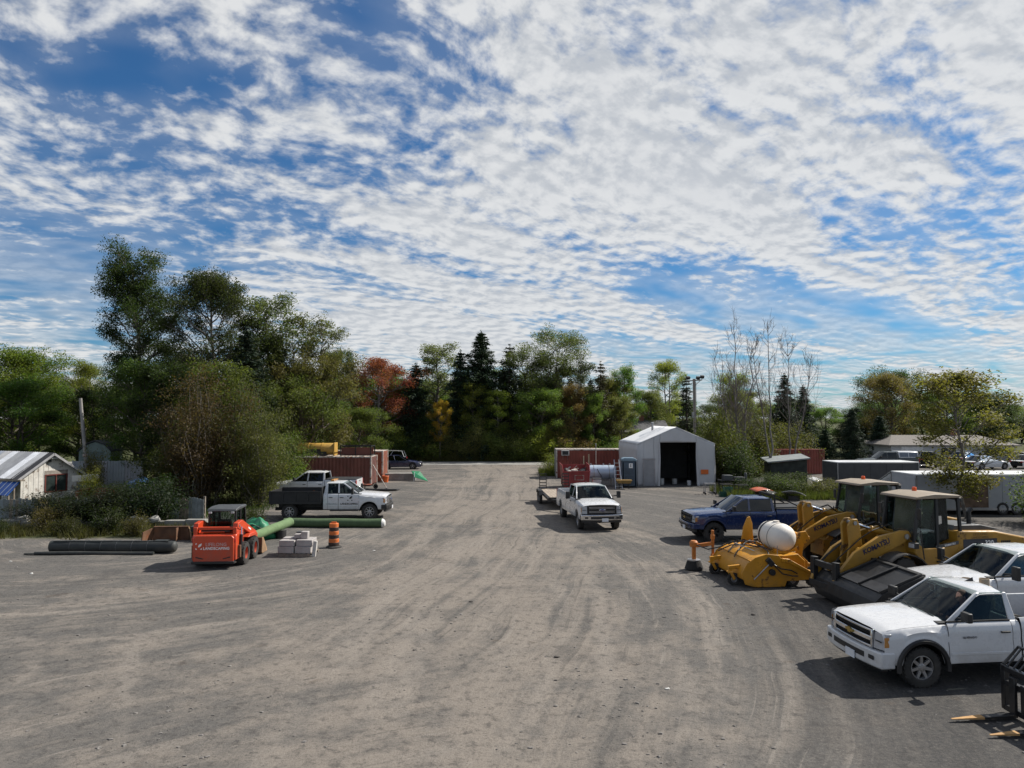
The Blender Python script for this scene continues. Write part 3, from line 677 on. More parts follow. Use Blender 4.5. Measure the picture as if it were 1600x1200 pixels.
def grass(name, label, region, n, h, col, seed, spread=None):
    rng = np.random.RandomState(seed); P = np.array([region(rng) for _ in range(n)])
    hh = h*(.4+rng.rand(n)); a = rng.rand(n)*6.28; ln = rng.normal(size=(n, 2))*.3*hh[:, None]; wd = .010+.014*rng.rand(n)
    V = np.empty((n, 3, 3))
    V[:, 0] = P; V[:, 0, 0] -= np.cos(a)*wd; V[:, 0, 1] -= np.sin(a)*wd
    V[:, 1] = P; V[:, 1, 0] += np.cos(a)*wd; V[:, 1, 1] += np.sin(a)*wd
    V[:, 2] = P; V[:, 2, 0] += ln[:, 0]; V[:, 2, 1] += ln[:, 1]; V[:, 2, 2] += hh
    me = bpy.data.meshes.new(name); me.vertices.add(n*3); me.vertices.foreach_set('co', V.astype(np.float32).ravel())
    me.loops.add(n*3); me.loops.foreach_set('vertex_index', np.arange(n*3, dtype=np.int32))
    me.polygons.add(n); me.polygons.foreach_set('loop_start', np.arange(0, n*3, 3, dtype=np.int32)); me.polygons.foreach_set('loop_total', np.full(n, 3, dtype=np.int32))
    me.update(); me.validate(); me.materials.append(LEAF)
    o = link(bpy.data.objects.new(name, me)); o.color = tuple(col)+(1,); o['kind'] = 'stuff'; o['label'] = label
grass('grass', 'tall dry grass and weeds along the low wall on the left', lambda r: (lambda a, b: (a, 32.0+2.8*b+.5*math.sin(a*1.7), 0))(-27+14.0*(int(r.rand()*9)+r.rand()**2)/9, r.rand()**.8), 7000, .34, (.075, .075, .026), 1)
grass('grass', 'green grass behind the fence on the left', lambda r: (-34+20*r.rand(), 37+12*r.rand(), 0), 9000, .35, (.05, .08, .02), 2)
grass('grass', 'rough grass along the far side of the road', lambda r: (-30+50*r.rand(), 86.9+2.2*r.rand(), 0), 20000, .65, (.13, .13, .045), 3)
grass('grass', 'weeds growing on the bank between the blue pickup and the low shed', lambda r: (14.5+9*r.rand(), 46.5+6*r.rand(), 0), 12000, .5, (.07, .085, .024), 4)
grass('grass', 'grass round the right container', lambda r: (2.6+3.0*r.rand(), 65.4+5*r.rand(), 0), 4000, .5, (.08, .10, .025), 5)
# ------------------------------------------------------------------ vehicles
WHITE = M('white_paint', (.56, .57, .585), .28, var=.02, dust=.50, dcol=(.26, .235, .205), dh=(.40, .95), coat=.6)
BLUE = M('blue_paint', (.003, .020, .085), .22, var=.05, dust=.12, dcol=(.06, .06, .065), dh=(.4, 1.1), coat=.8)
BLACK = M('black_plastic', (.014, .014, .015), .55, var=.2, dust=.5, dcol=(.06, .055, .05), dh=(.2, 1.0))
RUBBER = M('tyre_rubber', (.016, .016, .016), .85, var=.3, vs=6, dust=.55, dcol=(.07, .063, .055), dh=(0, .9), bump=.3)
CHROME = M('chrome', (.62, .63, .65), .12, metal=1.0, var=.05)
STEEL = M('steel', (.36, .36, .37), .38, metal=.8, var=.15, dust=.2)
ALLOY = M('alloy', (.42, .42, .43), .35, metal=.85, var=.1, dust=.35, dcol=(.12, .11, .10), dh=(0, .8))
DARKIN = M('cab_interior', (.022, .022, .024), .8, var=.2)
SEAT = M('seat_cloth', (.045, .045, .05), .9, var=.2)
GAP = M('panel_gap', (.006, .006, .006), .8)
LAMP = M('lamp_glass', (.34, .35, .37), .10, var=.15, coat=.5)
AMBER = M('amber_lens', (.42, .20, .06), .2, var=.1)
REDL = M('red_lens', (.35, .012, .015), .2, var=.1)
ORANGE_L = M('orange_beacon', (.75, .10, .015), .3)
PLATE = M('licence_plate', (.70, .72, .76), .4)
GLASS = glass_mat('auto_glass', (.50, .56, .55), .55)
GLASS_S = glass_mat('side_glass', (.55, .60, .58), .30)
GLASS_D = glass_mat('dark_glass', (.07, .08, .085), 1.0)
GOLD = M('gold_emblem', (.36, .27, .09), .25, metal=.8)
FBLUE = M('blue_oval', (.01, .03, .16), .25, coat=.6)

def text_mesh(s, size, depth=.003, bold=0.0):
    cu = bpy.data.curves.new('lettering', 'FONT'); cu.body = s; cu.size = size; cu.extrude = depth; cu.align_x = 'CENTER'; cu.align_y = 'CENTER'; cu.offset = bold
    cu.resolution_u = 2
    o = bpy.data.objects.new('lettering', cu); link(o)
    dg = bpy.context.evaluated_depsgraph_get(); me = bpy.data.meshes.new_from_object(o.evaluated_get(dg)); bpy.data.objects.remove(o); bpy.data.curves.remove(cu)
    me.name = 'lettering'; return me
def lettering(s, size, mat, parent, loc, rot, sx=1.0, bold=0.0, name='lettering', label=None):
    me = text_mesh(s, size, .003, bold); me.materials.clear(); me.materials.append(mat)
    o = link(bpy.data.objects.new(name, me)); o.parent = parent; o.location = loc; o.rotation_euler = rot; o.scale = (sx, 1, 1)
    if label: o['label'] = label
    return o
SIDE_L = (R(90), 0, R(180))      # reads on the +y flank of something that faces +x
SIDE_R = (R(90), 0, 0)           # reads on the -y flank
FRONT = (R(90), 0, R(90))        # reads on the +x end
REAR = (R(90), 0, R(-90))        # reads on the -x end

_wm = {}
def wheel_meshes(r, wd, style, tread):
    key = (r, wd, style, tread)
    if key in _wm: return _wm[key]
    t = MB(); rr = r*.60 if style != 'ag' else r*.52; h = wd/2
    t.lathe([(rr, -h*.82), (rr*1.06, -h*.98), (r*.86, -h), (r*.955, -h*.9), (r*.99, -h*.6), (r, 0), (r*.99, h*.6), (r*.955, h*.9), (r*.86, h), (rr*1.06, h*.98), (rr, h*.82)], 36, axis='Y', close=True)
    n = tread
    for k in range(n):
        a = 2*math.pi*k/n; 
        for s in (-1, 1):
            a2 = a + (math.pi/n if s > 0 else 0)
            c = Vector((math.sin(a2)*r*.985, s*h*.50, math.cos(a2)*r*.985))
            t.box(c, (r*math.pi*1.05/n, h*.86, r*.045), Matrix.Rotation(a2, 3, 'Y') @ Matrix.Rotation(.35*s, 3, 'Z'))
    m = MB(); o = h*.80
    m.lathe([(rr*1.0, -h*.8), (rr*1.0, o), (rr*.93, o*1.02), (rr*.88, o*.75), (rr*.86, -h*.3)], 32, axis='Y', close=True)
    ns = {'spoke': 7, 'five': 5, 'steel': 8, 'ag': 0}[style]
    if style == 'ag':
        m.lathe([(rr*.9, o*.15), (rr*.55, o*.45), (rr*.30, o*.55), (.001, o*.55)], 24, axis='Y')
    else:
        m.lathe([(rr*.34, o*.35), (rr*.33, o*.86), (rr*.20, o*.95), (.002, o*.95)], 18, axis='Y')
        for k in range(ns):
            a = 2*math.pi*k/ns; d = Vector((math.sin(a), 0, math.cos(a)))
            e = Vector((math.cos(a), 0, -math.sin(a))); w0, w1 = rr*(.17 if ns < 8 else .13), rr*(.13 if ns < 8 else .11)
            p0 = d*rr*.26; p1 = d*rr*.92
            m.hexa([p0-e*w0+Vector((0, o*.5, 0)), p0+e*w0+Vector((0, o*.5, 0)), p1+e*w1+Vector((0, o*.55, 0)), p1-e*w1+Vector((0, o*.55, 0))],
                   [p0-e*w0*.8+Vector((0, o*.84, 0)), p0+e*w0*.8+Vector((0, o*.84, 0)), p1+e*w1*.8+Vector((0, o*.9, 0)), p1-e*w1*.8+Vector((0, o*.9, 0))])
        for k in range(6):
            a = 2*math.pi*k/6; m.cyl((math.sin(a)*rr*.22, o*.8, math.cos(a)*rr*.22), (math.sin(a)*rr*.22, o*1.0, math.cos(a)*rr*.22), rr*.035, 6)
    dk = MB(); dk.lathe([(rr*.9, o*.10), (.002, o*.10)], 20, axis='Y')  # added near-black discs give the spokes a dark background
    dk.lathe([(rr*.87, -h*.5), (.002, -h*.5)], 20, axis='Y')
    res = []
    for q, nm in ((t, 'wheel'), (m, 'rim'), (dk, 'dark_backing')):
        me = bpy.data.meshes.new(nm); me.from_pydata(q.v, [], q.f)
        bm = bmesh.new(); bm.from_mesh(me); bmesh.ops.recalc_face_normals(bm, faces=bm.faces); bm.to_mesh(me); bm.free()
        me.shade_smooth(); me.set_sharp_from_angle(angle=R(38)); res.append(me)
    _wm[key] = res; return res
def wheel(parent, x, y, r, wd=.26, style='spoke', rim=None, steer=0.0, tread=26, name='wheel'):
    t, m, dk = [q.copy() for q in wheel_meshes(r, wd, style, tread)]
    t.materials.append(RUBBER); m.materials.append(rim or ALLOY); dk.materials.append(GAP)
    o = link(bpy.data.objects.new(name, t)); o.parent = parent; o.location = (x, y, r); o.rotation_euler = (0, 0, steer + (math.pi if y < 0 else 0))
    for q, nm in ((m, 'rim'), (dk, 'dark_backing')):
        c = link(bpy.data.objects.new(nm, q)); c.parent = o
    return o

def loft(stations, sec, part_of, mats, parent, hw_bow=None, smooth=55):
    """both flanks of a body: stations along x, sec(x) -> [(y, z)...]; faces go to the part named by part_of(x_mid)"""
    rows = [sec(x) for x in stations]
    out = {}
    for sgn in (1, -1):
        for i in range(len(stations)-1):
            nm = part_of((stations[i]+stations[i+1])/2)
            if nm is None: continue
            mb, idx = out.setdefault((nm, sgn), (MB(), {}))
            m = len(rows[i])
            def vid(a, j):
                if (a, j) not in idx:
                    y, z = rows[a][j]; x = stations[a]
                    if hw_bow: x = hw_bow(x, y)
                    idx[(a, j)] = len(mb.v); mb.v.append((x, sgn*y, z))
                return idx[(a, j)]
            for j in range(m-1): mb.f.append((vid(i, j), vid(i+1, j), vid(i+1, j+1), vid(i, j+1)))
    objs = {}
    for (nm, sgn), (mb, _) in out.items():
        base = nm.split(':')[0]
        o = mb.build(base, mats(base), parent, smooth=smooth); objs[(nm, sgn)] = o
    return objs

def pickup(name, label, loc, rz, paint, hw=1.0, wb=3.4, fo=.98, ro=1.15, wr=.40, zr=.46, zh0=1.12, zh1=1.24, zbelt=1.27, zroof=1.88, xc=-.62, xw=-1.42, doors=((-.55, -1.95),), cab_back=-2.12,
           rear_win=True, bed='open', rail=1.32, grille='chevy', rim='spoke', rimmat=None, flare=None, mirrors='small', interior=True, glass=None, arch=.50, steer=0.0, tread=26, bumper=None, flat=None, tow=False, beacon=False, bmat=None, bz=(.02, .25)):
    e = thing(name, label, 'pickup', loc, rz); glass = glass or GLASS
    wz = wr; Ra = arch; bumper = bumper or CHROME
    bow = lambda x, y: x - .115*max(0, min(1, (x-.2)/(fo-.2)))*(abs(y)/hw)**2.6 - .05*max(0, min(1, (x-.5)/(fo-.5)))
    def zb(x, cx=None):
        z = zr
        for c in (0.0, -wb):
            if abs(x-c) < Ra: z = max(z, wz + math.sqrt(max(0, Ra*Ra-(x-c)**2)))
        return z
    def side(x, zt, up=.10):
        b = zb(x); hgt = zt-b
        nose = max(0, (x-.45)/(fo-.45)); w_ = hw - .05*nose
        fl = .018 if min(abs(x), abs(x+wb)) < Ra+.12 else 0
        return [(w_-.07, b), (w_-.01+fl, b+.012), (w_+.004+fl, b+.05), (w_+.01, b+hgt*.40), (w_-.006, b+hgt*.55), (w_, b+hgt*.72), (w_-.02, zt-.10 if hgt > .2 else zt-.4*hgt), (w_-.05, zt-.035 if hgt > .1 else zt-.15*hgt), (w_-up, zt)]
    zt_h = lambda x: zh1 + (zh0-zh1)*max(0, (x-xc)/(fo-xc))**1.5
    arcs = lambda c: [c+Ra*math.cos(math.pi*k/14) for k in range(15)]
    # hood and fenders
    d0 = doors[0][0]
    st = sorted(set([round(q, 4) for q in [d0+.006, fo, fo-.04, fo-.12, fo-.25, xc, xc+.2] + [a for a in arcs(0) if d0+.01 < a < fo-.01]]))
    loft(st, lambda x: side(x, zt_h(x)-.035), lambda x: 'fender', lambda n: paint, e, bow)
    hs = [xc-.02 + (fo-.02-xc+.02)*k/10 for k in range(11)]
    hm = MB(); vs = []
    cols = 12
    for x in hs:
        for k in range(cols+1):
            y = (hw-.115)*(2*k/cols-1); u_ = abs(y)/(hw-.115)
            z = zt_h(x) - .035 + .075*(1-u_**2.2) + .018*math.exp(-((u_-.62)/.10)**2)
            if x > fo-.10: z -= .05*((x-fo+.10)/.08)**2
            vs.append((bow(x, y), y, z))
    hm.add(vs, [(i*(cols+1)+k, i*(cols+1)+k+1, (i+1)*(cols+1)+k+1, (i+1)*(cols+1)+k) for i in range(10) for k in range(cols)])
    ho = hm.build('hood', paint, e, smooth=60)
    # cab lower half with doors
    xs = [cab_back]; gaps = []
    for a, b in doors:
        for g in (a, b): gaps.append(g); xs += [g-.006, g+.006]
        xs += [(a+b)/2, a-.2, b+.2]
    xs += [a for c in (0, -wb) for a in arcs(c) if cab_back < a < d0-.02]
    xs = sorted(set(round(q, 4) for q in xs if cab_back <= q <= d0+.0061))
    def part_cab(x):
        if any(abs(x-g) < .0065 for g in gaps): return 'door_gap'
        for k, (a, b) in enumerate(doors):
            if b < x < a: return 'door:%d' % k
        return 'cab_corner:%d' % sum(x < b for a, b in doors)
    sides = loft(xs, lambda x: side(x, zbelt), part_cab, lambda n: GAP if n == 'door_gap' else paint, e)
    for (nm, sg), o in sides.items():
        if nm.startswith('door:'):
            a, b = doors[int(nm[5:])]
            q = MB(); q.box((b+.17, sg*(hw+.02), zbelt-.20), (.20, .035, .035)); q.build('handle', BLACK, o, bevel=.01)
            if zr < .9:
                q = MB(); q.box(((a+b)/2, sg*(hw+.010), zr+.20), (abs(a-b)-.08, .02, .055)); q.build('side_moulding', paint, o, bevel=.006)
    # greenhouse
    hb, hr = hw-.10, hw-.27; zt = zroof-.075; xr = cab_back+.10
    A0, A1 = Vector((xc-.02, hb, zbelt-.02)), Vector((xw, hr, zt))
    def pillar(p, q, a, b, t=.05):
        for s in (1, -1):
            P_, Q_ = Vector((p[0], p[1]*s, p[2])), Vector((q[0], q[1]*s, q[2])); mb = MB()
            mb.hexa([P_+Vector((a, 0, 0)), P_+Vector((-a, 0, 0)), P_+Vector((-a, -t*s, 0)), P_+Vector((a, -t*s, 0))],
                    [Q_+Vector((b, 0, 0)), Q_+Vector((-b, 0, 0)), Q_+Vector((-b, -t*s, 0)), Q_+Vector((b, -t*s, 0))]); mb.build('pillar', paint, e, bevel=.015)
    pillar(A0, A1, .075, .05)
    stops = [b for a, b in doors]
    for b in stops[:-1]: pillar((b, hb, zbelt-.02), (b-.03, hr, zt), .05, .04)
    lb = stops[-1]
    pillar((lb+(cab_back-lb)*.5, hb, zbelt-.02), ((lb-.03+xr)*.5, hr, zt), max(.07, abs(cab_back-lb)*.5), max(.05, abs(xr-lb+.03)*.5))
    rm = MB(); vs = []; nx, ny = 8, 10
    for i in range(nx+1):
        t_ = i/nx; x = xw+.10 + (xr-.03-xw-.10)*t_
        for k in range(ny+1):
            y = (hr+.015)*(2*k/ny-1); u_ = abs(y)/(hr+.015)
            z = zroof - .085*u_**3.2 - .030*(1-t_)**3 - .025*t_**4 - (.035 if i in (0, nx) else 0)
            vs.append((x-.05*(u_**2)*(1-t_), y, z))
    n1 = ny+1; fs = [(i*n1+k, i*n1+k+1, (i+1)*n1+k+1, (i+1)*n1+k) for i in range(nx) for k in range(ny)]
    base = len(vs); vs += [(x, y*.985, zroof-.12) for x, y, z in vs]
    fs += [tuple(base+q for q in f)[::-1] for f in fs]
    edge = [k for k in range(n1)] + [i*n1+ny for i in range(1, nx+1)] + [nx*n1+k for k in range(ny-1, -1, -1)] + [i*n1 for i in range(nx-1, 0, -1)]
    fs += [(edge[i], edge[(i+1) % len(edge)], base+edge[(i+1) % len(edge)], base+edge[i]) for i in range(len(edge))]
    rm.add(vs, fs); rf = rm.build('roof', paint, e, smooth=50)
    if beacon:
        q = MB(); q.box((xr+.25, 0, zroof+.03), (.22, .9, .06)); q.build('beacon_bar', AMBER, rf, bevel=.02)
    else:
        q = MB(); q.add([(xr+.35, -.006, zroof-.02), (xr+.10, -.006, zroof-.03), (xr+.12, -.006, zroof+.075), (xr+.35, .006, zroof-.02), (xr+.10, .006, zroof-.03), (xr+.12, .006, zroof+.075)], [(0, 1, 2), (5, 4, 3), (0, 2, 5, 3), (1, 0, 3, 4), (2, 1, 4, 5)])
        q.build('antenna_fin', BLACK, rf)
    # glass
    gm = MB(); ny = 8; vs = []
    for i in range(5):
        t_ = i/4; hwid = (hb-.05)+((hr-.035)-(hb-.05))*t_; z = zbelt-.02+(zt+.035-zbelt+.02)*t_
        for k in range(ny+1):
            s_ = 2*k/ny-1; x = (xc+.09)+(xw+.055-xc-.09)*t_ - .13*s_*s_*(1-.4*t_)
            vs.append((x, s_*hwid, z + (.02*(1-s_*s_) if i == 4 else 0)))
    gm.add(vs, [(i*(ny+1)+k, i*(ny+1)+k+1, (i+1)*(ny+1)+k+1, (i+1)*(ny+1)+k) for i in range(4) for k in range(ny)])
    ws = gm.build('windshield', GLASS if glass is GLASS else glass, e, smooth=180)
    def gp(s_, t_):
        return Vector(((xc+.09)+(xw+.055-xc-.09)*t_ - .13*s_*s_*(1-.4*t_)+.015, s_*((hb-.05)+((hr-.035)-(hb-.05))*t_), zbelt-.02+(zt+.035-zbelt+.02)*t_+.015))
    q = MB()
    for s0, s1 in ((.62, .02), (-.05, -.70)): q.tube([gp(s0, .02), gp((s0+s1)/2, .07), gp(s1, .12)], .011, 5)
    q.build('wiper', BLACK, ws)
    q = MB(); q.box((xc+.08, 0, zbelt-.045), (.20, 2*hb-.06, .04)); q.build('cowl', BLACK, e)
    edges = [(xc-.10, xw-.05)]
    for k, (a, b) in enumerate(doors):
        f0, f1 = (xc-.085, xw-.045) if k == 0 else (doors[k-1][1]-.05, doors[k-1][1]-.07)
        r0, r1 = (b+.05, b+.01) if k < len(doors)-1 else (b+.02, b-.03)
        for s in (1, -1):
            g = MB(); g.plate([(f0, s*(hb-.02), zbelt-.01), (r0, s*(hb-.02), zbelt-.01), (r1, s*(hr-.01), zt+.005), (f1, s*(hr-.01), zt+.005)], .006, (0, -s, 0))
            g.build('side_window', GLASS_S if glass is GLASS else glass, e)
    for s in (1, -1):
        q = MB(); q.box(((d0+lb)/2, s*(hb+.012), zbelt+.005), (abs(d0-lb), .03, .03)); q.build('belt_moulding', BLACK, e)
    q = MB(); q.bb(cab_back, cab_back+.05, -hw+.05, hw-.05, zr+.1, zbelt); q.build('cab_back', paint, e, bevel=.02)
    q = MB(); q.plate([(cab_back+.02, -hb+.1, zbelt), (cab_back+.02, hb-.1, zbelt), (xr, hr-.06, zt), (xr, -hr+.06, zt)], .008); q.build('rear_window', glass, e)
    # mirrors
    for s in (1, -1):
        q = MB(); big = mirrors == 'tow'
        q.bar((xc-.22, s*(hb-.02), zbelt+.06), (xc-.22, s*(hw+.20 if big else hw+.10), zbelt+.10), .05, .05)
        q.box((xc-.21, s*(hw+.27 if big else hw+.15), zbelt+.15), (.11, .20 if big else .23, .34 if big else .19)); q.build('mirror', BLACK, e, bevel=.035, seg=3)
    # interior
    if interior:
        q = MB(); q.bb(cab_back+.1, xc, -hb+.06, hb-.06, zr+.15, zr+.22); q.prism([(xc+.05, zbelt-.06), (xc-.35, zbelt-.02), (xc-.42, zbelt-.14), (xc-.35, zr+.3), (xc+.05, zr+.3)], -hb+.08, hb-.08); q.build('dashboard', DARKIN, e, bevel=.02)
        rowsx = [xw-.05] if len(doors) == 1 or wb < 3.0 else [xw+.02, doors[1][1]+.45]
        for rx in rowsx:
            q = MB()
            for sy in (-.42, .42):
                q.box((rx+.12, sy, zbelt-.32), (.52, .54, .16)); q.box((rx-.20, sy, zbelt+.0), (.16, .50, .62), rotm(0, -.18, 0)); q.box((rx-.28, sy, zbelt+.40), (.10, .26, .18))
            q.build('seat', SEAT, e, bevel=.05)
        q = MB(); q.lathe([(.185+.014*math.cos(a), .014*math.sin(a)) for a in [k*math.pi/3 for k in range(6)]], 20, close=True); q.box((0, 0, 0), (.34, .03, .02))
        q.xf(Matrix.Translation((xc-.55, .42, zbelt-.02)) @ Matrix.Rotation(-1.15, 4, 'Y')); q.build('steering_wheel', DARKIN, e)
    # chassis
    q = MB()
    for s in (-1, 1): q.bb(-wb-ro+.1, fo-.25, s*.42-.05, s*.42+.05, zr-.10, zr+.06)
    q.bb(cab_back, d0+.3, -hw+.14, hw-.14, zr+.0, zr+.14); q.bb(-.35, fo-.3, -.6, .6, zr-.08, zr+.4)
    for c in (0, -wb): q.cyl((c, -hw+.2, wz), (c, hw-.2, wz), .065, 8); q.sphere((c, .1, wz), .17, 10, 6)
    q.build('chassis', GAP, e)
    for c in (0, -wb):
        for s in (1, -1):
            if c != 0 and bed == 'flat': continue
            q = MB(); n = 12; vs = []
            for k in range(n+1):
                a = math.pi*k/n; vs += [(c+math.cos(a)*(Ra+.02), s*(hw-.035), wz+math.sin(a)*(Ra+.02)), (c+math.cos(a)*(Ra+.02), s*(hw-.42), wz+math.sin(a)*(Ra+.02))]
            vs += [(c, s*(hw-.42), wz)]
            q.add(vs, [(2*k, 2*k+1, 2*k+3, 2*k+2) for k in range(n)] + [(2*k+1, 2*n+2, 2*k+3) for k in range(n)]); q.build('wheel_well', GAP, e)
            if flare:
                q = MB(); vs = []
                for k in range(n*2+1):
                    a = -.12 + (math.pi+.24)*k/(n*2)
                    for rr_, yy in ((Ra-.015, hw-.03), (Ra-.01, hw+.035), (Ra+.05, hw+.05), (Ra+.085, hw+.012)): vs.append((c+math.cos(a)*rr_, s*yy, wz+math.sin(a)*rr_))
                q.add(vs, [(4*k+j, 4*k+j+1, 4*k+j+5, 4*k+j+4) for k in range(n*2) for j in range(3)]); q.build('fender_flare', flare, e, smooth=40)
    tw = hw-.155
    for s in (1, -1):
        wheel(e, 0, s*tw, wr, .27, rim, rimmat, steer, tread)
        if bed == 'flat':
            wheel(e, -wb, s*(hw-.13), wr, .24, 'steel', rimmat, 0, tread)
        else: wheel(e, -wb, s*tw, wr, .27, rim, rimmat, 0, tread)
    # front
    gz0, gz1 = zr+.27, zh0-.05; gw = hw*.66; X0 = fo-.10
    q = MB(); q.bb(X0-.30, X0-.06, -gw+.02, gw-.02, zr+.05, gz1); q.bb(X0-.50, X0-.32, -hw+.16, hw-.16, zr+.05, gz1); q.build('radiator_panel', GAP, e)
    gr = MB()
    def bowbar(mb, z0, z1, wdt, x0, dep=.05, n=10, end=.0):
        vs = []
        for k in range(n+1):
            y = wdt*(2*k/n-1); x = bow(x0, y)
            for dx, z in ((0, z0), (0, z1), (-dep, z1), (-dep, z0)): vs.append((x+dx, y, z))
        mb.add(vs, [(4*k+j, 4*k+(j+1) % 4, 4*k+4+(j+1) % 4, 4*k+4+j) for k in range(n) for j in range(4)] + [(3, 2, 1, 0), tuple(4*n+j for j in range(4))])
    XF = fo+.02
    if grille == 'chevy':
        for z0, z1 in ((gz1-.045, gz1), (gz0, gz0+.045)): bowbar(gr, z0, z1, gw, XF)
        bowbar(gr, (gz0+gz1)/2-.045, (gz0+gz1)/2+.045, gw, XF+.02)
        for s in (1, -1): gr.box((bow(XF, gw)-.02, s*gw, (gz0+gz1)/2), (.06, .06, gz1-gz0))
        go = gr.build('grille', bumper, e, bevel=.012)
        q = MB()
        for k in range(9):
            z = gz0+.05+(gz1-gz0-.1)*k/8; bowbar(q, z-.006, z+.006, gw-.02, XF-.05, .02)
        q.build('grille_mesh', BLACK, go)
        q = MB(); b_ = [(-.13, -.025), (-.05, -.025), (-.045, -.055), (.055, -.055), (.05, -.025), (.13, -.025), (.125, .025), (.05, .025), (.045, .055), (-.055, .055), (-.05, .025), (-.135, .025)]
        q.prism([(y, z+(gz0+gz1)/2) for y, z in b_], XF-.03, XF-.005, 'X'); q.build('emblem', GOLD, go)
    else:
        for f_ in (0, .5, 1): bowbar(gr, gz0+(gz1-gz0-.05)*f_, gz0+(gz1-gz0-.05)*f_+.05, gw, XF+(.01 if f_ == .5 else 0))
        for s in (1, -1): gr.box((bow(XF, gw)-.02, s*gw, (gz0+gz1)/2), (.06, .06, gz1-gz0))
        for y in (-.45, -.15, .15, .45): gr.box((bow(XF, y)-.04, y*gw/.6, (gz0+gz1)/2), (.03, .03, gz1-gz0-.04))
        go = gr.build('grille', BLACK if grille == 'fordnew' else bumper, e, bevel=.012)
        q = MB()
        for f_ in (.22, .36, .66, .80): bowbar(q, gz0+(gz1-gz0)*f_-.014, gz0+(gz1-gz0)*f_+.014, gw-.05, XF-.005, .02)
        q.build('grille_bar', STEEL, go)
        q = MB(); q.lathe([(.115, 0), (.115, .02), (.098, .028), (.001, .028)], 24, axis='X')
        q.xf(Matrix.Translation((XF-.01, 0, (gz0+gz1)/2)) @ Matrix.Diagonal((1, 1.35, .55, 1))); eo = q.build('emblem', CHROME, go, smooth=40)
        q = MB(); q.lathe([(.098, 0), (.098, .006), (.001, .006)], 24, axis='X')
        q.xf(Matrix.Translation((XF+.018, 0, (gz0+gz1)/2)) @ Matrix.Diagonal((1, 1.35, .55, 1))); q.build('emblem_field', FBLUE, go, smooth=40)
        lettering('Ford', .10, CHROME, go, (XF+.027, 0, (gz0+gz1)/2), FRONT)
    for s in (1, -1):
        y0, y1 = gw+.035, hw-.05; zc0, zc1 = gz0+.02, gz1-.03
        q = MB(); n = 5; vs = []
        for k in range(n+1):
            y = y0+(y1-y0)*k/n; x = bow(fo, y)+.012-.03*(k/n)**3
            for dx, z in ((0, zc0), (-.035, zc1), (-.16, zc1), (-.14, zc0)): vs.append((x+dx, s*y, z))
        q.add(vs, [(4*k+j, 4*k+(j+1) % 4, 4*k+4+(j+1) % 4, 4*k+4+j) for k in range(n) for j in range(4)] + [(3, 2, 1, 0), tuple(4*n+j for j in range(4))])
        hl = q.build('headlight', LAMP, e, bevel=.01)
        q = MB(); q.box((bow(fo, y1)-.06, s*(y1+.002), (zc0+zc1)/2), (.10, .016, (zc1-zc0)*.62)); q.build('turn_signal', AMBER, hl, bevel=.008)
        q = MB(); q.box((bow(fo, (y0+y1)/2)+.004, s*(y0+y1)/2, (zc0+zc1)/2), (.02, (y1-y0)*.75, .02)); q.build('lamp_bar', BLACK, hl)
    bp = MB(); bowbar(bp, zr+bz[0], zr+bz[1], hw-.005, fo+.10, .30, 14); bo = bp.build('front_bumper', bmat or bumper, e, bevel=.03, seg=3)
    q = MB(); bowbar(q, zr+.06, zr+.17, hw*.55, fo+.106, .05); q.build('air_intake', BLACK, bo)
    bp = MB(); bowbar(bp, zr-.12, zr+.02, hw-.06, fo+.03, .12, 14); bp.build('valance', BLACK, bo, bevel=.02)
    q = MB(); q.box((fo+.07, .12, zr+.02), (.02, .31, .155)); pl = q.build('licence_plate', PLATE, e)
    for s in (1, -1):
        q = MB(); q.box((bow(fo+.10, hw*.74)+.004, s*hw*.74, zr+.12), (.02, .17, .085)); q.build('fog_lamp', BLACK, bo, bevel=.015)
    # rear
    if bed in ('open', 'tonneau', 'cap'):
        b0, b1 = cab_back-.03, -wb-ro; zf = zr+.30
        xs = sorted(set(round(q_, 4) for q_ in [b0, b1, b1+.05, (b0+b1)/2] + [a for a in arcs(-wb) if b1 < a < b0]))
        def bsec(x):
            s_ = side(x, rail, .07); return s_ + [(hw-.12, rail-.004), (hw-.135, zf)]
        loft(xs, bsec, lambda x: 'bed_side', lambda n: paint, e)
        q = MB(); q.bb(b1+.05, b0, -hw+.13, hw-.13, zf-.05, zf); q.bb(b0-.04, b0, -hw+.1, hw-.1, zf, rail-.01); q.build('bed_floor', BLACK, e)
        q = MB(); q.bb(b1-.01, b1+.045, -hw+.14, hw-.14, zf-.02, rail-.005); tg = q.build('tailgate', paint, e, bevel=.02)
        q = MB(); q.box((b1-.015, 0, rail-.12), (.02, .26, .08)); q.build('handle', BLACK, tg, bevel=.01)
        for s in (1, -1):
            q = MB(); q.bb(b1-.012, b1+.06, s*(hw-.135), s*(hw+.004), rail-.50, rail-.04); q.build('tail_light', REDL, e, bevel=.015)
        q = MB(); q.bb(b1-.16, b1-.02, -hw+.02, hw-.02, zr+.02, zr+.18); q.build('rear_bumper', bumper, e, bevel=.03)
        if bed == 'tonneau':
            q = MB(); q.bb(b1+.02, b0-.01, -hw+.07, hw-.07, rail+.004, rail+.05); q.build('tonneau_cover', BLACK, e, bevel=.02)
